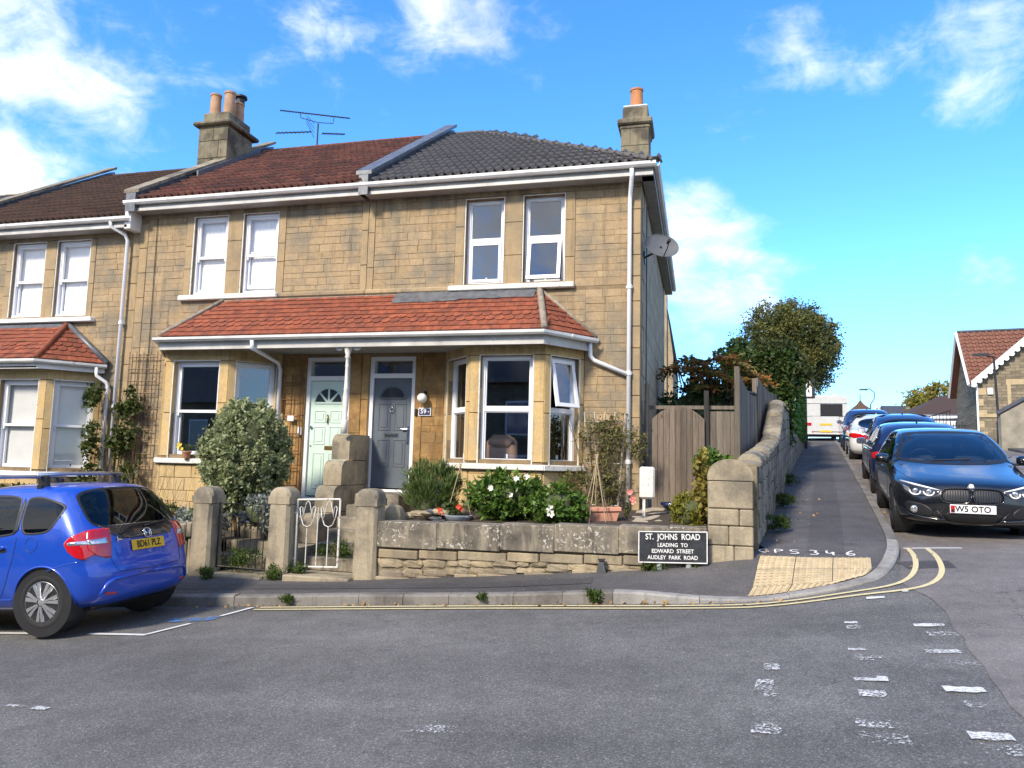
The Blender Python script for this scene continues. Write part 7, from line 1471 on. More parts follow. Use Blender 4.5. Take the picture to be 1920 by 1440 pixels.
def plain_car(name, label, loc, heading, pitch, paint, L=4.5, W=.90, H=1.46, kind='estate', rear_plate=None, lampc=None):
    # other parked cars up the street: shell, glass, lamps, wheels, mirrors
    z = lambda f: f*H; e = kind
    xr = {'estate': (.10, .20, .38, .62), 'hatch': (.12, .32, .60, .9), 'saloon': (.75, 1.0, 1.35, 1.75), 'suv': (.08, .18, .34, .55)}[e]; xrb = .12 if e != 'saloon' else .12
    prof = [(.20, .2, L-.2, W-.14, .4, .5, 3, 3), (.30, .06, L-.06, W-.04, .45, .6, 3, 3), (z(.36), .0, L, W, .5, .75, 3, 2.7), (z(.48), .03, L-.05, W, .48, .85, 3, 2.6), (z(.58), .06, L-.45, W-.015, .45, 1.0, 3, 2.5), (z(.645), .10 if e != 'saloon' else .14, L-1.15, W-.035, .42, 1.0, 3, 2.6), (z(.69), xr[0] if e != 'saloon' else .55, L-1.4, W-.07, .42, .9, 3, 2.8), (z(.78), xr[1], L-1.72, W-.13, .45, .7, 3, 3), (z(.89), xr[2], L-2.12, W-.20, .5, .6, 2.9, 3), (z(.955), xr[3], L-2.45, W-.28, .5, .55, 2.6, 2.8), (z(.985), xr[3]+.25, L-2.7, W-.42, .45, .5, 2.3, 2.4), (H, xr[3]+.7, L-3.0 if L-3.0 > xr[3]+1.0 else xr[3]+1.0, .2, .14, .14, 2, 2)]
    B = Body(prof, levels((.20, z(.36), 6), (z(.36), z(.645), 10), (z(.645), z(.955), 14), (z(.955), H, 6)), 14, 26)
    r = place(name, label, loc, heading, pitch, 'parked cars'); arch = [(.80, .33, .365), (L-.88, .33, .365)]; x0 = xr[1]+.35
    sw = rnd([(x0, z(.70)), (L-1.9, z(.665)), (L-1.75, z(.68)), (L-2.25, z(.88)), (L-2.45, z(.925)), (x0+.45, z(.925)), (x0+.15, z(.86))], 2); wr = W-.30; rw = rnd([(-wr, z(.70)), (wr, z(.70)), (wr-.08, z(.90)), (-wr+.08, z(.90))], 2); fw = rnd([(-wr, z(.70)), (wr, z(.70)), (wr-.08, z(.91)), (-wr+.08, z(.91))], 2)
    car_shell(r, B, paint, arch, [('side', sw, sg, 'side_window', None) for sg in (1, -1)]+[('rear', rw, 1, 'rear_window', None), ('front', fw, 1, 'windscreen', M['windscreen'])], M['carglass'], .02); wells(r, B, arch)
    for x in (.80, L-.88):
        for sg in (1, -1): wheel(r, x, sg*(W-.115), .33, .215, sg, 'ten', M['alloydk'] if paint is not M['p_white'] else M['alloy'], .70)
    for sg in (1, -1):
        mk('chrome_strip', MB().tube([B.pt('side', a, q, .008, sg) for a, q in sw+sw[:1]], .007, 5), M['chrome'], r, smooth=True, local=True)
        for xx in (x0+1.0, L-2.35): mk('pillar_trim', B.patch('side', [(xx-.03, z(.675)), (xx+.03, z(.675)), (xx+.03, z(.92)), (xx-.03, z(.92))], .007, sg, 6, 2, .006), M['blackpl'], r, smooth=True, local=True)
        mk('tail_lamp', B.patch('rear', rnd([(sg*(W-.42), z(.50)), (sg*(W-.06), z(.48)), (sg*(W-.05), z(.60)), (sg*(W-.42), z(.58))], 1), .010, sg, 8, 10, .012), M['lens_red'], r, smooth=True, local=True); mk('tail_lamp_return', B.patch('side', rnd([(.12, z(.49)), (.30, z(.50)), (.46, z(.56)), (.30, z(.595)), (.12, z(.595))], 1), .010, sg, 8, 10, .012), M['lens_red'], r, smooth=True, local=True)
        mk('headlamp', B.patch('front', rnd([(sg*(W-.48), z(.44)), (sg*(W-.1), z(.46)), (sg*(W-.09), z(.53)), (sg*(W-.45), z(.50))], 1), .008, sg, 6, 8, .01), M['lens_clear'], r, smooth=True, local=True)
        mk('panel_gap', B.line('side', [(x0+1.0, z(.66)), (x0+1.0, .36)], .008, .002, sg), M['blackrub'], r, local=True); mk('panel_gap', B.line('side', [(L-1.55, z(.64)), (L-1.5, .36)], .008, .002, sg), M['blackrub'], r, local=True)
        mk('door_handle', B.patch('side', rnd([(x0+.75, z(.575)), (x0+.95, z(.575)), (x0+.95, z(.60)), (x0+.75, z(.60))], 1), .022, sg, 4, 6, .025), paint, r, smooth=True, local=True); mirror(r, L-1.72, W-.08, z(.655), sg, paint)
    px = B.x_rear(0, z(.42)); fn = lambda p: (px-.02+p[1], -p[0], z(.42)+p[2]); mk('number_plate', MB().cbox(-.26, .26, 0, .012, -.055, .055, .004, fn), M['plate_y'], r, local=True)
    mk('roof_aerial', MB().add([(xr[3]+.4, -.02, H-.02), (xr[3]+.4, .02, H-.02), (xr[3]+.62, 0, H-.02), (xr[3]+.38, 0, H+.07)], [(0,1,3), (1,2,3), (2,0,3), (0,2,1)]), paint, r, local=True)
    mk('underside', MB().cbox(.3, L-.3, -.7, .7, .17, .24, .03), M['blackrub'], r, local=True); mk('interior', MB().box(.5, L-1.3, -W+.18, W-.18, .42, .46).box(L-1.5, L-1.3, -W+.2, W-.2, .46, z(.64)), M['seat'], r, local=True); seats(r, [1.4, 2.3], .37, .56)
    return r
def campervan(loc, heading, pitch):
    r = place('camper_van', 'old white camper van with a big rear window parked at the top of the street', loc, heading, pitch, None, 'camper van'); r.scale = (1, 1, .86); Lc, Wc = 5.2, 1.02
    body = mk('body', MB().prism([(0, .50), (0, 2.62), (.25, 2.72), (4.6, 2.72), (5.0, 2.2), (5.2, 1.4), (5.2, .5)], -Wc, Wc, 'y'), M['camper'], r, local=True)
    mk('luggage_hood', MB().cbox(-.06, .0, -.62, .62, .62, 1.5, .02), M['camper'], r, local=True); mk('rear_window', MB().cbox(-.03, .0, -.72, .18, 1.56, 2.18, .02), M['dark'], r, local=True); mk('window_frame', MB().box(-.034, -.001, -.78, .24, 2.18, 2.23).box(-.034, -.001, -.78, .24, 1.51, 1.56).box(-.034, -.001, -.78, -.72, 1.56, 2.18).box(-.034, -.001, .18, .24, 1.56, 2.18), M['blackpl'], r, local=True)
    for z in (1.52, 2.26): mk('trim_strip', MB().box(-.02, 0, -Wc, Wc, z, z+.025), M['steel'], r, local=True)
    for sg in (1, -1):
        mk('tail_lamp', MB().cbox(-.04, 0, sg*.82-.15, sg*.82+.15, .98, 1.14, .01), M['lens_red'], r, local=True); mk('side_window', MB().cbox(.5, 2.2, sg*Wc-.01, sg*Wc+.01, 1.55, 2.15, .005), M['dark'], r, local=True); mk('cab_window', MB().cbox(3.6, 4.6, sg*Wc-.01, sg*Wc+.01, 1.45, 2.1, .005), M['dark'], r, local=True)
        for x in (1.0, 4.2): wl = mk('wheel', MB().lathe([(.2, -.1), (.33, -.1), (.345, 0), (.33, .1), (.2, .1)], (x, sg*.86, .345), 28, 'y'), M['tyre'], r, smooth=True, local=True); mk('hub', MB().lathe([(.2, -.08*sg), (.2, .085*sg), (.05, .10*sg)], (x, sg*.86, .345), 20, 'y'), M['alloy'], wl, local=True)
        mk('marker_lamp', MB().lathe([(.04, 0), (.04, -.03)], (0, sg*.62, .60), 10, 'x'), M['lens_red'], r, local=True)
    mk('number_plate', MB().cbox(-.075, -.06, -.28, .28, .98, 1.1, .004), M['plate_y'], r, local=True); mk('number_plate', MB().cbox(-.075, -.05, -.28, .28, .58, .69, .004), M['plate_y'], r, local=True); mk('bumper', MB().cbox(-.1, .05, -.9, .9, .45, .55, .02), M['camper'], r, local=True)
    mk('roof_vent', MB().cbox(1.5, 2.1, -.3, .3, 2.72, 2.8, .02), M['camper'], r, local=True); mk('roof_vent', MB().cbox(.6, .8, -.6, -.4, 2.72, 2.86, .02), M['camper'], r, local=True); mk('chassis', MB().cbox(.2, 4.9, -.8, .8, .3, .5, .03), M['blackrub'], r, local=True)
SA = math.atan2(1, .147)                                            # heading of the side street (uphill)
BMW_H, BMW_P = math.degrees(SA)+180, -.078
BMW_LOC = Vector((3.46+.146*4.33, 10.92+.989*4.33, 0)); BMW_LOC.z = Rz(BMW_LOC.x, BMW_LOC.y)-.02
def street_cars():
    blue_hatch(); dark_hatch(); sp = math.atan(.073)
    def at(y, off): x = 2.31+.146*(y-9.73)+off; return Vector((x, y, Rz(x, y)))
    plain_car('dark_estate', 'dark navy estate car parked directly behind the black hatchback, tail lamp showing', at(15.9, 1.02), SA, sp, M['p_navy'], 4.6, .90, 1.45, 'estate')
    plain_car('dark_blue_hatchback', 'dark blue hatchback parked between the navy estate and the white saloon', at(21.0, 1.28), SA, sp, M['p_dkblue'], 4.3, .90, 1.52, 'hatch')
    plain_car('white_saloon', 'white saloon car with slim red tail lamp parked in the row', at(25.7, 1.0), SA, sp, M['p_white'], 4.7, .93, 1.47, 'saloon')
    plain_car('tall_blue_car', 'tall blue car at the far end of the parked row', at(31.0, .95), SA, sp, M['p_mid'], 4.5, .92, 1.66, 'suv')
    x = 6.15; campervan(Vector((x, 39.6, Rz(x, 39.6)+.02)), SA+.10, .06)
# ---------------------------------------------------------------- side street and background
def boards(o, pts, zb, zt, mat, th=.022, name='board', gap=.006, wd=.12, Tn=None):
    # upright boards along a plan line; zb, zt functions of distance along it
    a, b = Vector((*pts[0], 0)), Vector((*pts[1], 0)); L = (b-a).length; d = (b-a)/L; n = max(1, round(L/wd)); w = L/n; nn = Vector((-d.y, d.x, 0))
    for i in range(n):
        s0, s1 = i*w+gap/2, (i+1)*w-gap/2; j = random.uniform(-.006, .006); T = lambda p: tuple(a+d*p[0]+nn*p[1]+Vector((0,0,p[2])))
        z = [(s0, zb(s0)), (s1, zb(s1)), (s1, zt(s1)+j), (s0, zt(s0)+j)]; mk(name, MB().prism(z, j, th+j, 'y', T), mat, o)
def garden_gate():
    o = thing('arched_garden_gate', 'arched close-boarded wooden garden gate beside the end house', 'gate', (-.33, 12.3, .95)); x0, x1 = -.75, .09
    arch = lambda s: 2.40+.24*max(0, 1-((s-.42)/.44)**2)
    boards(o, [(x0, 12.3), (x1, 12.3)], lambda s: .97, arch, M['wood_brown'], wd=.094)
    for z in (1.25, 2.2): mk('rail', MB().box(x0+.02, x1-.02, 12.33, 12.37, z, z+.09), M['wood_brown'], o)
    mk('ring_latch', MB().tube([(.02+.05*math.cos(a), 12.27, 1.55+.06*math.sin(a)) for a in [2*math.pi*k/14 for k in range(15)]], .011, 6).lathe([(.045, 0), (.045, -.012)], (.02, 12.30, 1.58), 14, 'y'), M['iron'], o)
    p = mk('gate_frame_post', MB().cbox(-.862, -.795, 12.2, 12.27, .8, 3.0, .006), M['wood_dark']); tag(p, 'tall dark timber post fixed to the house flank beside the gate', 'post')
    f = thing('fence_panel', 'grey boarded fence panel between the arched gate and the tall post', 'fence', (.36, 12.4, 1.0)); boards(f, [(.16, 12.42), (.60, 12.42)], lambda s: 1.0, lambda s: 2.56, M['wood_grey'], wd=.11); mk('post', MB().cbox(.08, .16, 12.36, 12.44, .9, 2.90, .006), M['wood_dark'], f); mk('trellis_top', MB().box(-.86, .60, 12.46, 12.50, 2.60, 2.66), M['wood_grey'], f)
    mk('post', MB().cbox(.56, .64, 12.33, 12.41, .9, 3.24, .006), M['wood_grey'], f)
    g = thing('boundary_fence', 'tall grey boarded fence running up behind the side wall', 'fence', (1.1, 15.5, 1.2)); k = .19; X = lambda y: .64+k*(y-12.4)
    for (ya, yb, za, zb_) in ((12.45, 14.6, 3.18, 3.0), (14.9, 18.8, 3.40, 3.46)):
        boards(g, [(X(ya), ya), (X(yb), yb)], lambda s, ya=ya: 1.25+.09*(ya-12.4)+.08*s, lambda s, za=za, zb_=zb_, ya=ya, yb=yb: za+(zb_-za)*s/(yb-ya)-.10*math.sin(math.pi*s/(yb-ya)), M['wood_grey'], wd=.15)
    for y in (12.45, 14.72, 16.8, 18.85): mk('post', MB().cbox(X(y)-.09, X(y)-.01, y-.04, y+.04, 1.2, 3.30+.03*(y-12.4), .006), M['wood_grey'], g)
    for z in (1.9, 2.9): mk('rail', MB().tube([(X(12.5)-.04, 12.5, z), (X(18.8)-.04, 18.8, z+.5)], .035, 4), M['wood_dark'], g)
garden_gate()
WX = lambda y: .62+.153*(y-9.2)
def wall_top(y):
    P = [(9.6, 1.70), (10.6, 1.80), (14.0, 2.15), (14.3, 2.22), (15.6, 2.80), (16.2, 3.02), (20, 3.12), (34, 3.15), (40, 3.6)]
    return float(np.interp(y, [p[0] for p in P], [p[1] for p in P]))
def side_wall():
    o = thing('boundary_wall', 'long stone boundary wall climbing the side street from the corner pier', 'wall', (1, 12, .8)); T = facet(WX(9.7), 9.7, WX(38), 38); L = T.len; y_of = lambda s: 9.7+(38-9.7)*s/L
    ss = np.linspace(0, L, 50); core = MB()
    rows = []
    for s in ss: y = y_of(s); rows.append([T((s, .0, Pz(WX(y), y)-.2)), T((s, .0, wall_top(y)-.02)), T((s, .26, wall_top(y)-.02)), T((s, .26, Pz(WX(y), y)-.2))])
    core.grid(rows); core.f.append((0,1,2,3)); mk('wall_core', core, M['rubmortar'], o)
    s = 0; cnt = 0
    # facing stones, larger near the corner; the wall faces +X so set stones on the outer side
    z0 = .45
    S2 = lambda p: T((p[0], p[1], p[2]))
    for c in range(16):
        h = .17+.02*(c % 3); s = random.uniform(0, .3)
        while s < 15:
            l = random.uniform(.3, .65); y = y_of(s+l/2); g = Pz(WX(y), y)
            zb = .52+c*.185+.072*(y-9.7); zt = zb+.178
            if zb > g-.1 and zt < wall_top(y)-.03:
                mk('stone', MB().cbox(s, s+l-.012, -.018-random.uniform(0, .014), .03, zb, zt, .012, S2), M['gstone'], o); cnt += 1
            s += l
    s = 0
    while s < 18:                                                     # rounded coping along the top
        l = random.uniform(.22, .4); y, y2 = y_of(s), y_of(s+l-.015); n = 6; P = []; jz, hz = random.uniform(-.03, .03), random.uniform(.05, .12)
        for q, yy in ((s, y), (s+l-.015, y2)): P.append([T((q, .12-.16*math.cos(math.pi*i/n), wall_top(yy)-.03+jz+hz*math.sin(math.pi*i/n))) for i in range(n+1)])
        mb = MB().grid(P); mb.f += [tuple(range(n+1)), tuple(range(n+1, 2*n+2))]; mk('coping_stone', mb, M['gstone'], o); s += l
    mk('coping_strip', MB().box(18, L, -.03, .29, 0, .001, lambda p: T((p[0], p[1], wall_top(y_of(p[0]))+.02+p[2]*80))), M['gstone'], o)
side_wall()
def limb(mb, a, b, r0, r1, bend=.12, n=5):
    a, b = Vector(a), Vector(b); L = (b-a).length; m = (a+b)/2+Vector((random.uniform(-1,1), random.uniform(-1,1), random.uniform(0,1)))*L*bend; P = []
    for i in range(n+1): t = i/n; P.append(a*(1-t)**2+m*2*t*(1-t)+b*t*t)
    mb.tube(P, [r0+(r1-r0)*i/n for i in range(n+1)], 7); return P
def tree(name, label, base, c, r, n, size, mats, tr=.22, clumps=90, cr=.22, shell=.35, twigs=60):
    o = thing(name, label, 'tree', base); mb = MB(); top = Vector(c)-Vector((0, 0, r[2]*.35)); limb(mb, base, top, tr, tr*.55, .03)
    mk('trunk', mb, M['bark'], o, smooth=True); br = MB()
    for k in range(twigs):
        d = Vector((random.gauss(0,1), random.gauss(0,1), random.gauss(.3,1))).normalized(); e = Vector(c)+Vector((d.x*r[0], d.y*r[1], d.z*r[2]))*random.uniform(.65, .98); a = Vector(base).lerp(top, random.uniform(.6, 1)); limb(br, a, e, tr*.28, .012, .1)
    mk('branches', br, M['bark'], o, smooth=True, kind='stuff')
    for m, f, nm in zip(mats, (.6, .4), ('crown', 'crown_mix')): leaves(nm, blob_points(int(n*f), c, r, shell, clumps, cr), size, m, o, .55, -.1)  # second leaf colour scattered evenly through the same crown
    return o
def greenery():
    tree('autumn_tree', 'round bushy tree turning olive and bronze above the hedge', (4.9, 44.2, 3.4), (4.95, 44.2, 8.45), (2.8, 2.6, 2.95), 46000, .15, (M['lf_tree'], M['lf_treeg']), .26, 260, .17, .25, 150)
    o = thing('tall_hedge', 'tall dark evergreen hedge with a bright clipped face above the side wall', 'hedge', (3, 24.5, 2.2))
    mb = MB(); P = []
    for y, wd in ((19.6, .5), (22, .8), (25, .95), (28, .95), (30.5, .7)): P.append((y, wd))
    mb.v = []; 
    for y, wd in P:
        xr = WX(y)+.12; zt = 4.35 if y < 21 else 4.85; mb.v += [(xr-1.5, y, 2.2), (xr-.15, y, 2.4), (xr-.12, y, zt-.2), (xr-.6, y, zt), (xr-1.5, y, zt-.1)]
    for i in range(len(P)-1):
        for k in range(5): mb.f.append((i*5+k, i*5+(k+1) % 5, (i+1)*5+(k+1) % 5, (i+1)*5+k))
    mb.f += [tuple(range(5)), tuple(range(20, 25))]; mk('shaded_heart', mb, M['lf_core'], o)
    n = 11000; y = RNG.uniform(19.3, 31, n); x = WX(y)+.10-np.abs(RNG.normal(size=n))*.10; zt = np.where(y < 21, 4.4, 4.95)+.15*np.sin(y*3); z = 2.75+(zt-2.75)*RNG.random(n); leaves('face_leaves', np.c_[x, y, z], .10, M['lf_bright'], o, .7, .1)
    n = 12000; y = RNG.uniform(18.9, 31, n); x = WX(y)-RNG.random(n)*1.7; zt = np.where(y < 21, 4.4, 5.0)+.2*np.sin(y*2.3+x*3); z = zt-np.abs(RNG.normal(size=n))*.16; leaves('crest_leaves', np.c_[x, y, z], .12, M['lf_ivy'], o, .7, .3)
    n = 9000; x = RNG.uniform(.6, 2.2, n); y = 19.0-RNG.random(n)*.3; z = 2.2+2.3*RNG.random(n)**.8; leaves('hedge_end_leaves', np.c_[x, y, z], .11, M['lf_ivy'], o, .7, .1)
    shrub('ivy_mass', 'dark ivy thicket behind the arched garden gate', (.2, 17.0, 2.6), (1.25, .8, .95), 7000, .10, M['lf_ivy'], clumps=140, cr=.2, group=None)
    shrub('olive_bush', 'olive bush rising behind the side fence', (1.75, 19.2, 4.0), (.85, .6, .75), 4200, .10, M['lf_treeg'], clumps=70, cr=.26, corescale=.5)
    o = thing('sumac_tree', 'small sumac tree with red and orange fronds above the fence', 'tree', (.5, 16.6, 1.1)); mb = MB(); tips = []
    for k in range(13):
        e = Vector((.45+random.uniform(-.95, .95), 16.6+random.uniform(-.5, .4), 3.55+random.uniform(-.25, .65))); limb(mb, (.5, 16.6, 1.1) if k < 3 else (.5+random.uniform(-.15, .2), 16.6, 2.6), e, .035, .014, .08); tips.append(e)
    mk('branches', mb, M['bark'], o, smooth=True, kind='stuff'); PR, DR, PG, DG = [], [], [], []
    for e in tips:
        for q in range(11):
            a = random.random()*6.28; d = Vector((math.cos(a), math.sin(a)*.6, random.uniform(.0, .6))).normalized(); L = random.uniform(.32, .55); rd = random.random() < .68
            for i in range(12):
                t = i/12; p = e+d*L*t+Vector((0,0,-.28*t*t*L*2)); s = d.cross(Vector((0,0,1))).normalized()*(1 if i % 2 else -1)
                (PR if rd else PG).append(p); (DR if rd else DG).append(s+d*.4+Vector((0,0,-.35)))
    leaves('red_fronds', PR, .165, M['lf_sumac'], o, .36, 0, .2, dirs=DR); leaves('green_fronds', PG, .165, M['lf_sumacg'], o, .36, 0, .2, dirs=DG)
    tree('golden_tree', 'yellow-green bushy tree behind the brown roofed hall', (22.6, 78, 4), (22.8, 78, 8.3), (3.6, 2.5, 2.2), 6000, .28, (M['lf_gold'], M['lf_yellow']), .3, 80, .2, .4, 30)
greenery()
def lamp_post(label, base, top, arm, swan):
    o = thing('street_lamp', label, 'street lamp', base); b, t = Vector(base), Vector(top); mk('column', MB().tube([b, b+Vector((0,0,1.2)), b+Vector((0,0,1.21)), t], [.095, .09, .055, .045], 12), M['iron'], o, smooth=True)
    a = Vector(arm)
    if swan: mk('bracket', MB().tube([t, t+Vector((.28, 0, .45)), t+Vector((.30, 0, .95)), t+Vector((-.1, 0, 1.3)), a], .035, 8), M['iron'], o, smooth=True)
    else: mk('bracket', MB().tube([t-Vector((0,0,.02)), a], .035, 8), M['iron'], o, smooth=True)
    mk('lantern', MB().add([a+Vector(p) for p in ((-.55, -.12, .0), (.1, -.12, -.02), (.1, .12, -.02), (-.55, .12, .0), (-.5, -.08, .10), (.1, -.08, .12), (.1, .08, .12), (-.5, .08, .10))], [(0,3,2,1), (4,5,6,7), (0,1,5,4), (1,2,6,5), (2,3,7,6), (3,0,4,7)]), M['iron'], o)
def far_window(o, T, s0, s1, z0, z1, d=.06):
    w = mk('window', MB().box(s0, s0+.07, d-.03, d+.05, z0, z1, T).box(s1-.07, s1, d-.03, d+.05, z0, z1, T).box(s0+.07, s1-.07, d-.03, d+.05, z0, z0+.07, T).box(s0+.07, s1-.07, d-.03, d+.05, z1-.07, z1, T).box(s0+.07, s1-.07, d-.03, d+.05, (z0+z1)/2-.04, (z0+z1)/2+.04, T), M['upvc'], o)
    mk('pane', MB().add([T((s0+.05, d+.02, z0+.05)), T((s1-.05, d+.02, z0+.05)), T((s1-.05, d+.02, z1-.05)), T((s0+.05, d+.02, z1-.05))], [(0,1,2,3)]), M['farglass'], w, fix=False)
    for (a, b, c, e, nm) in ((s0-.16, s0, z0-.05, z1+.05, 'jamb'), (s1, s1+.16, z0-.05, z1+.05, 'jamb'), (s0-.2, s1+.2, z1+.05, z1+.33, 'lintel'), (s0-.2, s1+.2, z0-.2, z0-.05, 'sill')): mk(nm, MB().box(a, b, -.03, .08, c, e, T), M['ashlar_far'], w)
M['farglass'] = plain('far_window_glass', (.20, .25, .33), .08, 0, 1); M['ashlar_far'] = plain('far_dressed_stone', (.42, .33, .19), .9, var=.15)
def far_buildings():
    # gabled stone house across the side street
    o = thing('gabled_house', 'stone gabled house with white barge boards and red tiles at the right edge', 'house', (17, 43, 2.8)); T = facet(13.95, 42.75, 25.8, 40.8); ze, zr, sa, za = 6.35, 9.3, 3.55, 9.62
    w = mk('facade', MB().box(0, 12, .05, 6.6, 2, ze, T), M['rubhouse'], o); mk('gable', MB().prism([(.05, ze), (6.6, ze), (3.3, zr)], 0, .3, 'x', T), M['rubhouse'], o); Tg = lambda p: T((p[0], p[1]-.42, p[2])); mk('gable', MB().prism([(0, 2), (7.1, 2), (7.1, ze), (sa, za), (0, ze)], 0, .75, 'y', Tg), M['rubhouse'], o)
    for i in range(7): z = 2.9+i*.56; mk('quoin', MB().box(-.02, (.38 if i % 2 else .24), -.03, .3, z, z+.34, Tg), M['ashlar_far'], w)
    mk('string_course', MB().box(-.03, 7.1, -.05, 0, 4.55, 4.72, Tg), M['ashlar_far'], w); far_window(o, Tg, 1.45, 2.35, 5.0, 6.15); far_window(o, Tg, 4.6, 5.5, 5.0, 6.15)
    for xe in (-.3, 7.4):
        ys = ze-.3*(za-ze)/sa; n = 16; mk('barge_board', MB().prism([(xe, ys), (sa, za+.02), (sa, za+.34), (xe, ys+.32)], -.36, -.29, 'y', Tg), M['upvc'], o); mk('gable_roof', MB().prism([(xe, ys+.2), (sa, za+.2), (sa, za+.3), (xe, ys+.3)], -.29, 1.2, 'y', Tg), M['tile_far'], o)
        for i in range(n): t = (i+.5)/n; mk('scallop', MB().lathe([(.12, -.34), (.12, -.30)], (xe+(sa-xe)*t, 0, ys+(za-ys)*t), 10, 'y', Tg), M['upvc'], o)
    rw = mk('roof', MB().prism([(-.25, ze-.2), (3.3, zr+.12), (6.85, ze-.2), (6.85, ze-.05), (3.3, zr+.28), (-.25, ze-.05)], -.3, 12, 'x', T), M['tile_far'], o); tm = tile_mesh('far_tile', .30, .42, 1, .06, M['tile_far'], .05); O, U, V = Vector(T((-.3, -.25, ze-.05))), Vector(T((1, 0, 0)))-Vector(T((0, 0, 0))), Vector(T((0, 3.55, zr-ze+.33)))-Vector(T((0, 0, 0))); lay_tiles(rw, tm, O, U, V, lambda u, v: 0 <= u < 5.2, .30, .36, 18, 13, 250)
    mk('verge', MB().tube([T((-.33, -.28, ze-.12)), T((-.33, 3.3, zr+.28)), T((-.33, 6.9, ze-.12))], .09, 4), M['upvc'], o); mk('ridge', MB().tube([T((-.3, 3.3, zr+.32)), T((12, 3.3, zr+.32))], .1, 6), M['slate'], o)
    mk('downpipe', MB().tube([Tg((-.03, -.06, ze-.1)), Tg((-.03, -.06, 2.8))], .05, 8), M['upvc'], o); mk('alarm_box', MB().cbox(.42, .68, -.1, 0, 5.7, 6.05, .02, Tg), M['oldwhite'], o); mk('lean_to', MB().prism([(6.6, 2), (9, 2), (9, 4.8), (6.6, 5.6)], .2, 3, 'x', T), M['rubhouse'], o)
    # concrete wall with a raking coping
    o = thing('rendered_wall', 'tall rendered wall with dark coping at the right edge behind the lamp post', 'wall', (14, 34.5, 2.6)); mk('render', MB().add([(11.95, 34, 2), (16, 33, 2), (16, 33.3, 2), (11.95, 34.3, 2), (11.95, 34, 4.08), (13.0, 33.75, 4.75), (13.0, 34.05, 4.75), (11.95, 34.3, 4.08), (16, 33, 4.75), (16, 33.3, 4.75)], [(0,1,8,5,4), (3,7,6,9,2), (0,4,7,3), (4,5,6,7), (5,8,9,6), (1,2,9,8)]), M['concrete'], o); mk('coping', MB().tube([(11.9, 34.12, 4.12), (13.0, 33.88, 4.83), (16, 33.15, 4.83)], .13, 4), M['slate'], o)
    lamp_post('black street lamp standing in front of the gabled house', (13.3, 38.1, 2.85), (13.08, 37.7, 7.02), (12.75, 37.6, 7.05), False); lamp_post('distant swan-neck street lamp above the parked cars', (13.5, 65, 4.2), (13.55, 65, 7.1), (13.25, 65, 8.25), True)
    # low hall with brown roof, railings
    o = thing('low_hall', 'long low hall with a brown pitched roof and pale walls', 'hall', (19, 60, 4)); mk('wall', MB().prism([(14.7, 57.4), (24, 58.5), (24, 70), (14.7, 69)], 2, 5.75, 'z'), M['grender'], o); mk('roof', MB().add([(14.2, 57.0, 5.5), (24.5, 58.0, 5.75), (24.5, 64.6, 7.75), (18.4, 64.2, 7.7), (14.2, 69, 5.5), (24.5, 70, 5.7)], [(0,1,2,3), (0,3,4), (3,2,5,4)]), M['tile_brown'], o); mk('fascia', MB().tube([(14.2, 57, 5.48), (24.5, 58, 5.7)], .09, 4), M['upvc'], o)
    mk('porch', MB().box(14.3, 17.2, 55.6, 57.4, 2, 5.2), M['rendwhite'], o)
    o = thing('iron_railings', 'dark iron railings on the slope in front of the low hall', 'railings', (14, 46, 3.2)); a, b = Vector((12.4, 46.8, 3.35)), Vector((15.5, 45.6, 3.4))
    for i in range(26): p = a.lerp(b, i/25); mk('bar', MB().tube([p, p+Vector((0,0,1.05+.12*(i % 2)))], .018, 5), M['iron'], o)
    for z in (.2, .95): mk('rail', MB().tube([a+Vector((0,0,z)), b+Vector((0,0,z))], .025, 5), M['iron'], o)
    a, b = Vector((12.5, 52, 3.7)), Vector((15.0, 50.5, 4.55)); o = thing('iron_railings', 'sloping dark railings rising beside the hall steps', 'railings', (13.5, 51, 3.9))
    for i in range(16): p = a.lerp(b, i/15); mk('bar', MB().tube([p, p+Vector((0,0,1.0))], .018, 5), M['iron'], o)
    mk('rail', MB().tube([a+Vector((0,0,.95)), b+Vector((0,0,.95))], .03, 5), M['iron'], o)
    # bell turret and far roofs
    o = thing('bell_turret', 'small stone bell turret with a pyramid roof on the skyline', 'turret', (19.1, 97, 5)); mk('tower', MB().box(18.35, 19.85, 96.5, 98, 3, 9.0), M['ashlar_far'], o); mk('roof', MB().add([(17.9, 96.1, 9.0), (20.3, 96.1, 9.0), (20.3, 98.4, 9.0), (17.9, 98.4, 9.0), (18.75, 96.9, 9.75), (19.45, 96.9, 9.75), (19.45, 97.6, 9.75), (18.75, 97.6, 9.75), (19.1, 97.2, 10.35)], [(0,1,5,4), (1,2,6,5), (2,3,7,6), (3,0,4,7), (4,5,8), (5,6,8), (6,7,8), (7,4,8), (0,3,2,1)]), M['tile_brown'], o); mk('finial', MB().tube([(19.1, 97.2, 10.3), (19.1, 97.2, 11.0)], .05, 5), M['iron'], o); mk('opening', MB().box(18.9, 19.3, 96.46, 96.5, 7.6, 8.4), M['rendwhite'], o)
    o = thing('skyline_house', 'distant stone house with slate roof and square tower on the skyline', 'house', (22, 93, 5)); mk('wall', MB().box(21.0, 25, 92, 97, 3, 8.0), M['ashlar_far'], o); mk('roof', MB().prism([(91.7, 8.0), (97.3, 8.0), (94.5, 9.4)], 20.8, 25.2, 'x'), M['slate'], o); mk('tower', MB().box(22.9, 24.3, 91.2, 92.2, 3, 9.6).box(22.8, 24.4, 91.1, 92.3, 9.6, 9.95), M['ashlar_far'], o)
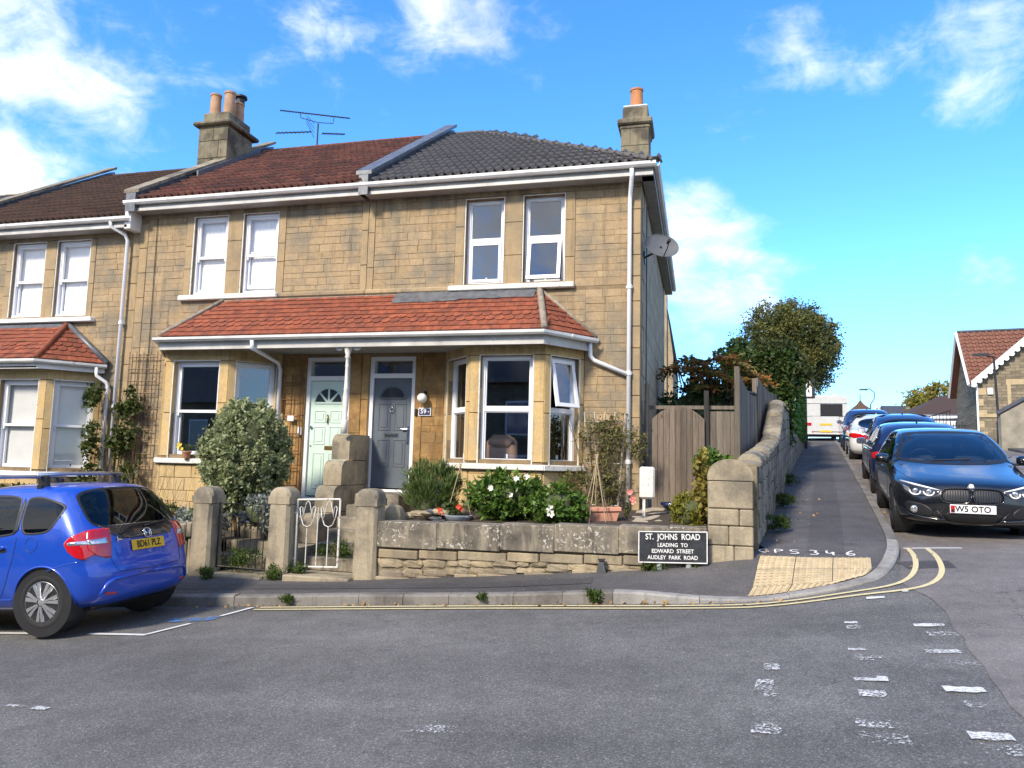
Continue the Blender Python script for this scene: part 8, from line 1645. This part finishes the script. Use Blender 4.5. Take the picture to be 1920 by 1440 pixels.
    o = thing('chimney_house', 'distant low house with a chimney stack beside the stone tower', 'house', (20, 88, 5)); mk('wall', MB().box(18.9, 21.6, 88, 91, 3, 6.9), M['rubhouse'], o); mk('roof', MB().prism([(87.8, 6.9), (91.2, 6.9), (89.5, 7.7)], 18.8, 21.7, 'x'), M['slate'], o); ch = mk('chimney', MB().box(19.1, 19.8, 89.2, 89.9, 7, 8.3), M['ashlar_far'], o); mk('chimney_pot', MB().lathe([(.12, 0), (.1, .5)], (19.3, 89.5, 8.3), 8), M['potbuff'], ch); mk('chimney_pot', MB().lathe([(.12, 0), (.1, .4)], (19.6, 89.5, 8.3), 8), M['potbuff'], ch)
    # rear gable beyond the end house
    o = thing('stone_gable', 'stone gable of a rear building seen past the end house flank', 'house', (-1.5, 25, 2)); mk('wall', MB().prism([(-6, 1), (-.80, 1), (-.80, 5.2), (-1.05, 7.1), (-6, 7.1)], 24, 30, 'y'), M['side'], o); mk('roof', MB().prism([(-1.12, 7.05), (-.72, 4.95), (-.68, 5.0), (-1.08, 7.3), (-5, 7.5)], 24.6, 30, 'y'), M['slate'], o); mk('coping', MB().box(-1.25, -1.0, 23.9, 24.6, 4.0, 7.25), M['side'], o); mk('downpipe', MB().tube([(-1.30, 23.92, 6), (-1.3, 23.92, 2.6)], .05, 6), M['iron'], o)
    # hanging sign at the hedge end
    o = thing('hanging_sign', 'black framed sign board on a post at the end of the hedge', 'sign', (4.25, 31.9, 2.5)); mk('post', MB().tube([(4.22, 32, 2.3), (4.22, 32, 5.3)], .06, 8), M['iron'], o); mk('board', MB().box(4.24, 4.46, 31.80, 31.90, 4.6, 5.3), M['rendwhite'], o); mk('frame', MB().box(4.45, 4.56, 31.76, 31.94, 4.55, 5.35).box(4.24, 4.45, 31.77, 31.93, 4.55, 4.62).box(4.24, 4.45, 31.77, 31.93, 5.28, 5.35), M['iron'], o)
far_buildings()
def opposite_terrace():
    # houses across the street; the bay windows and car glass mirror them
    names = ('far end', 'seventh', 'sixth', 'fifth', 'fourth', 'third', 'second', 'first', 'corner')
    for i in range(9):
        x0 = -47.3+6.3*i; x1 = x0+6.2; lab = names[i]+' house across the street, seen only mirrored in window glass'
        o = thing('stone_house', lab, 'house', ((x0+x1)/2, -8.6, -.2), group='houses across the street'); dz = .05*(x0+3)
        mk('wall', MB().box(x0, x1, -16, -8.6, -2.5, 5.6+dz), M['rubhouse'], o); mk('roof', MB().prism([(-8.2, 5.5+dz), (-12.3, 8.9+dz), (-16.4, 5.5+dz), (-12.3, 8.7+dz)], x0, x1, 'x'), M['slate'], o)
        ch = mk('chimney', MB().box(x1-.9, x1-.1, -12.7, -11.9, 6, 10+dz), M['chim'], o)
        for k in range(2):
            for z in (.8, 3.2):
                x = x0+1.2+k*2.6; w = mk('window', MB().box(x, x+1.1, -8.6, -8.55, z+dz, z+1.5+dz), M['upvc'], o); mk('pane', MB().box(x+.08, x+1.02, -8.55, -8.54, z+.08+dz, z+1.42+dz), M['farglass'], w)
        d = mk('door', MB().box(x1-1.4, x1-.5, -8.6, -8.54, -.2+dz, 1.9+dz), M['door_grey'], o)
opposite_terrace()
street_cars()
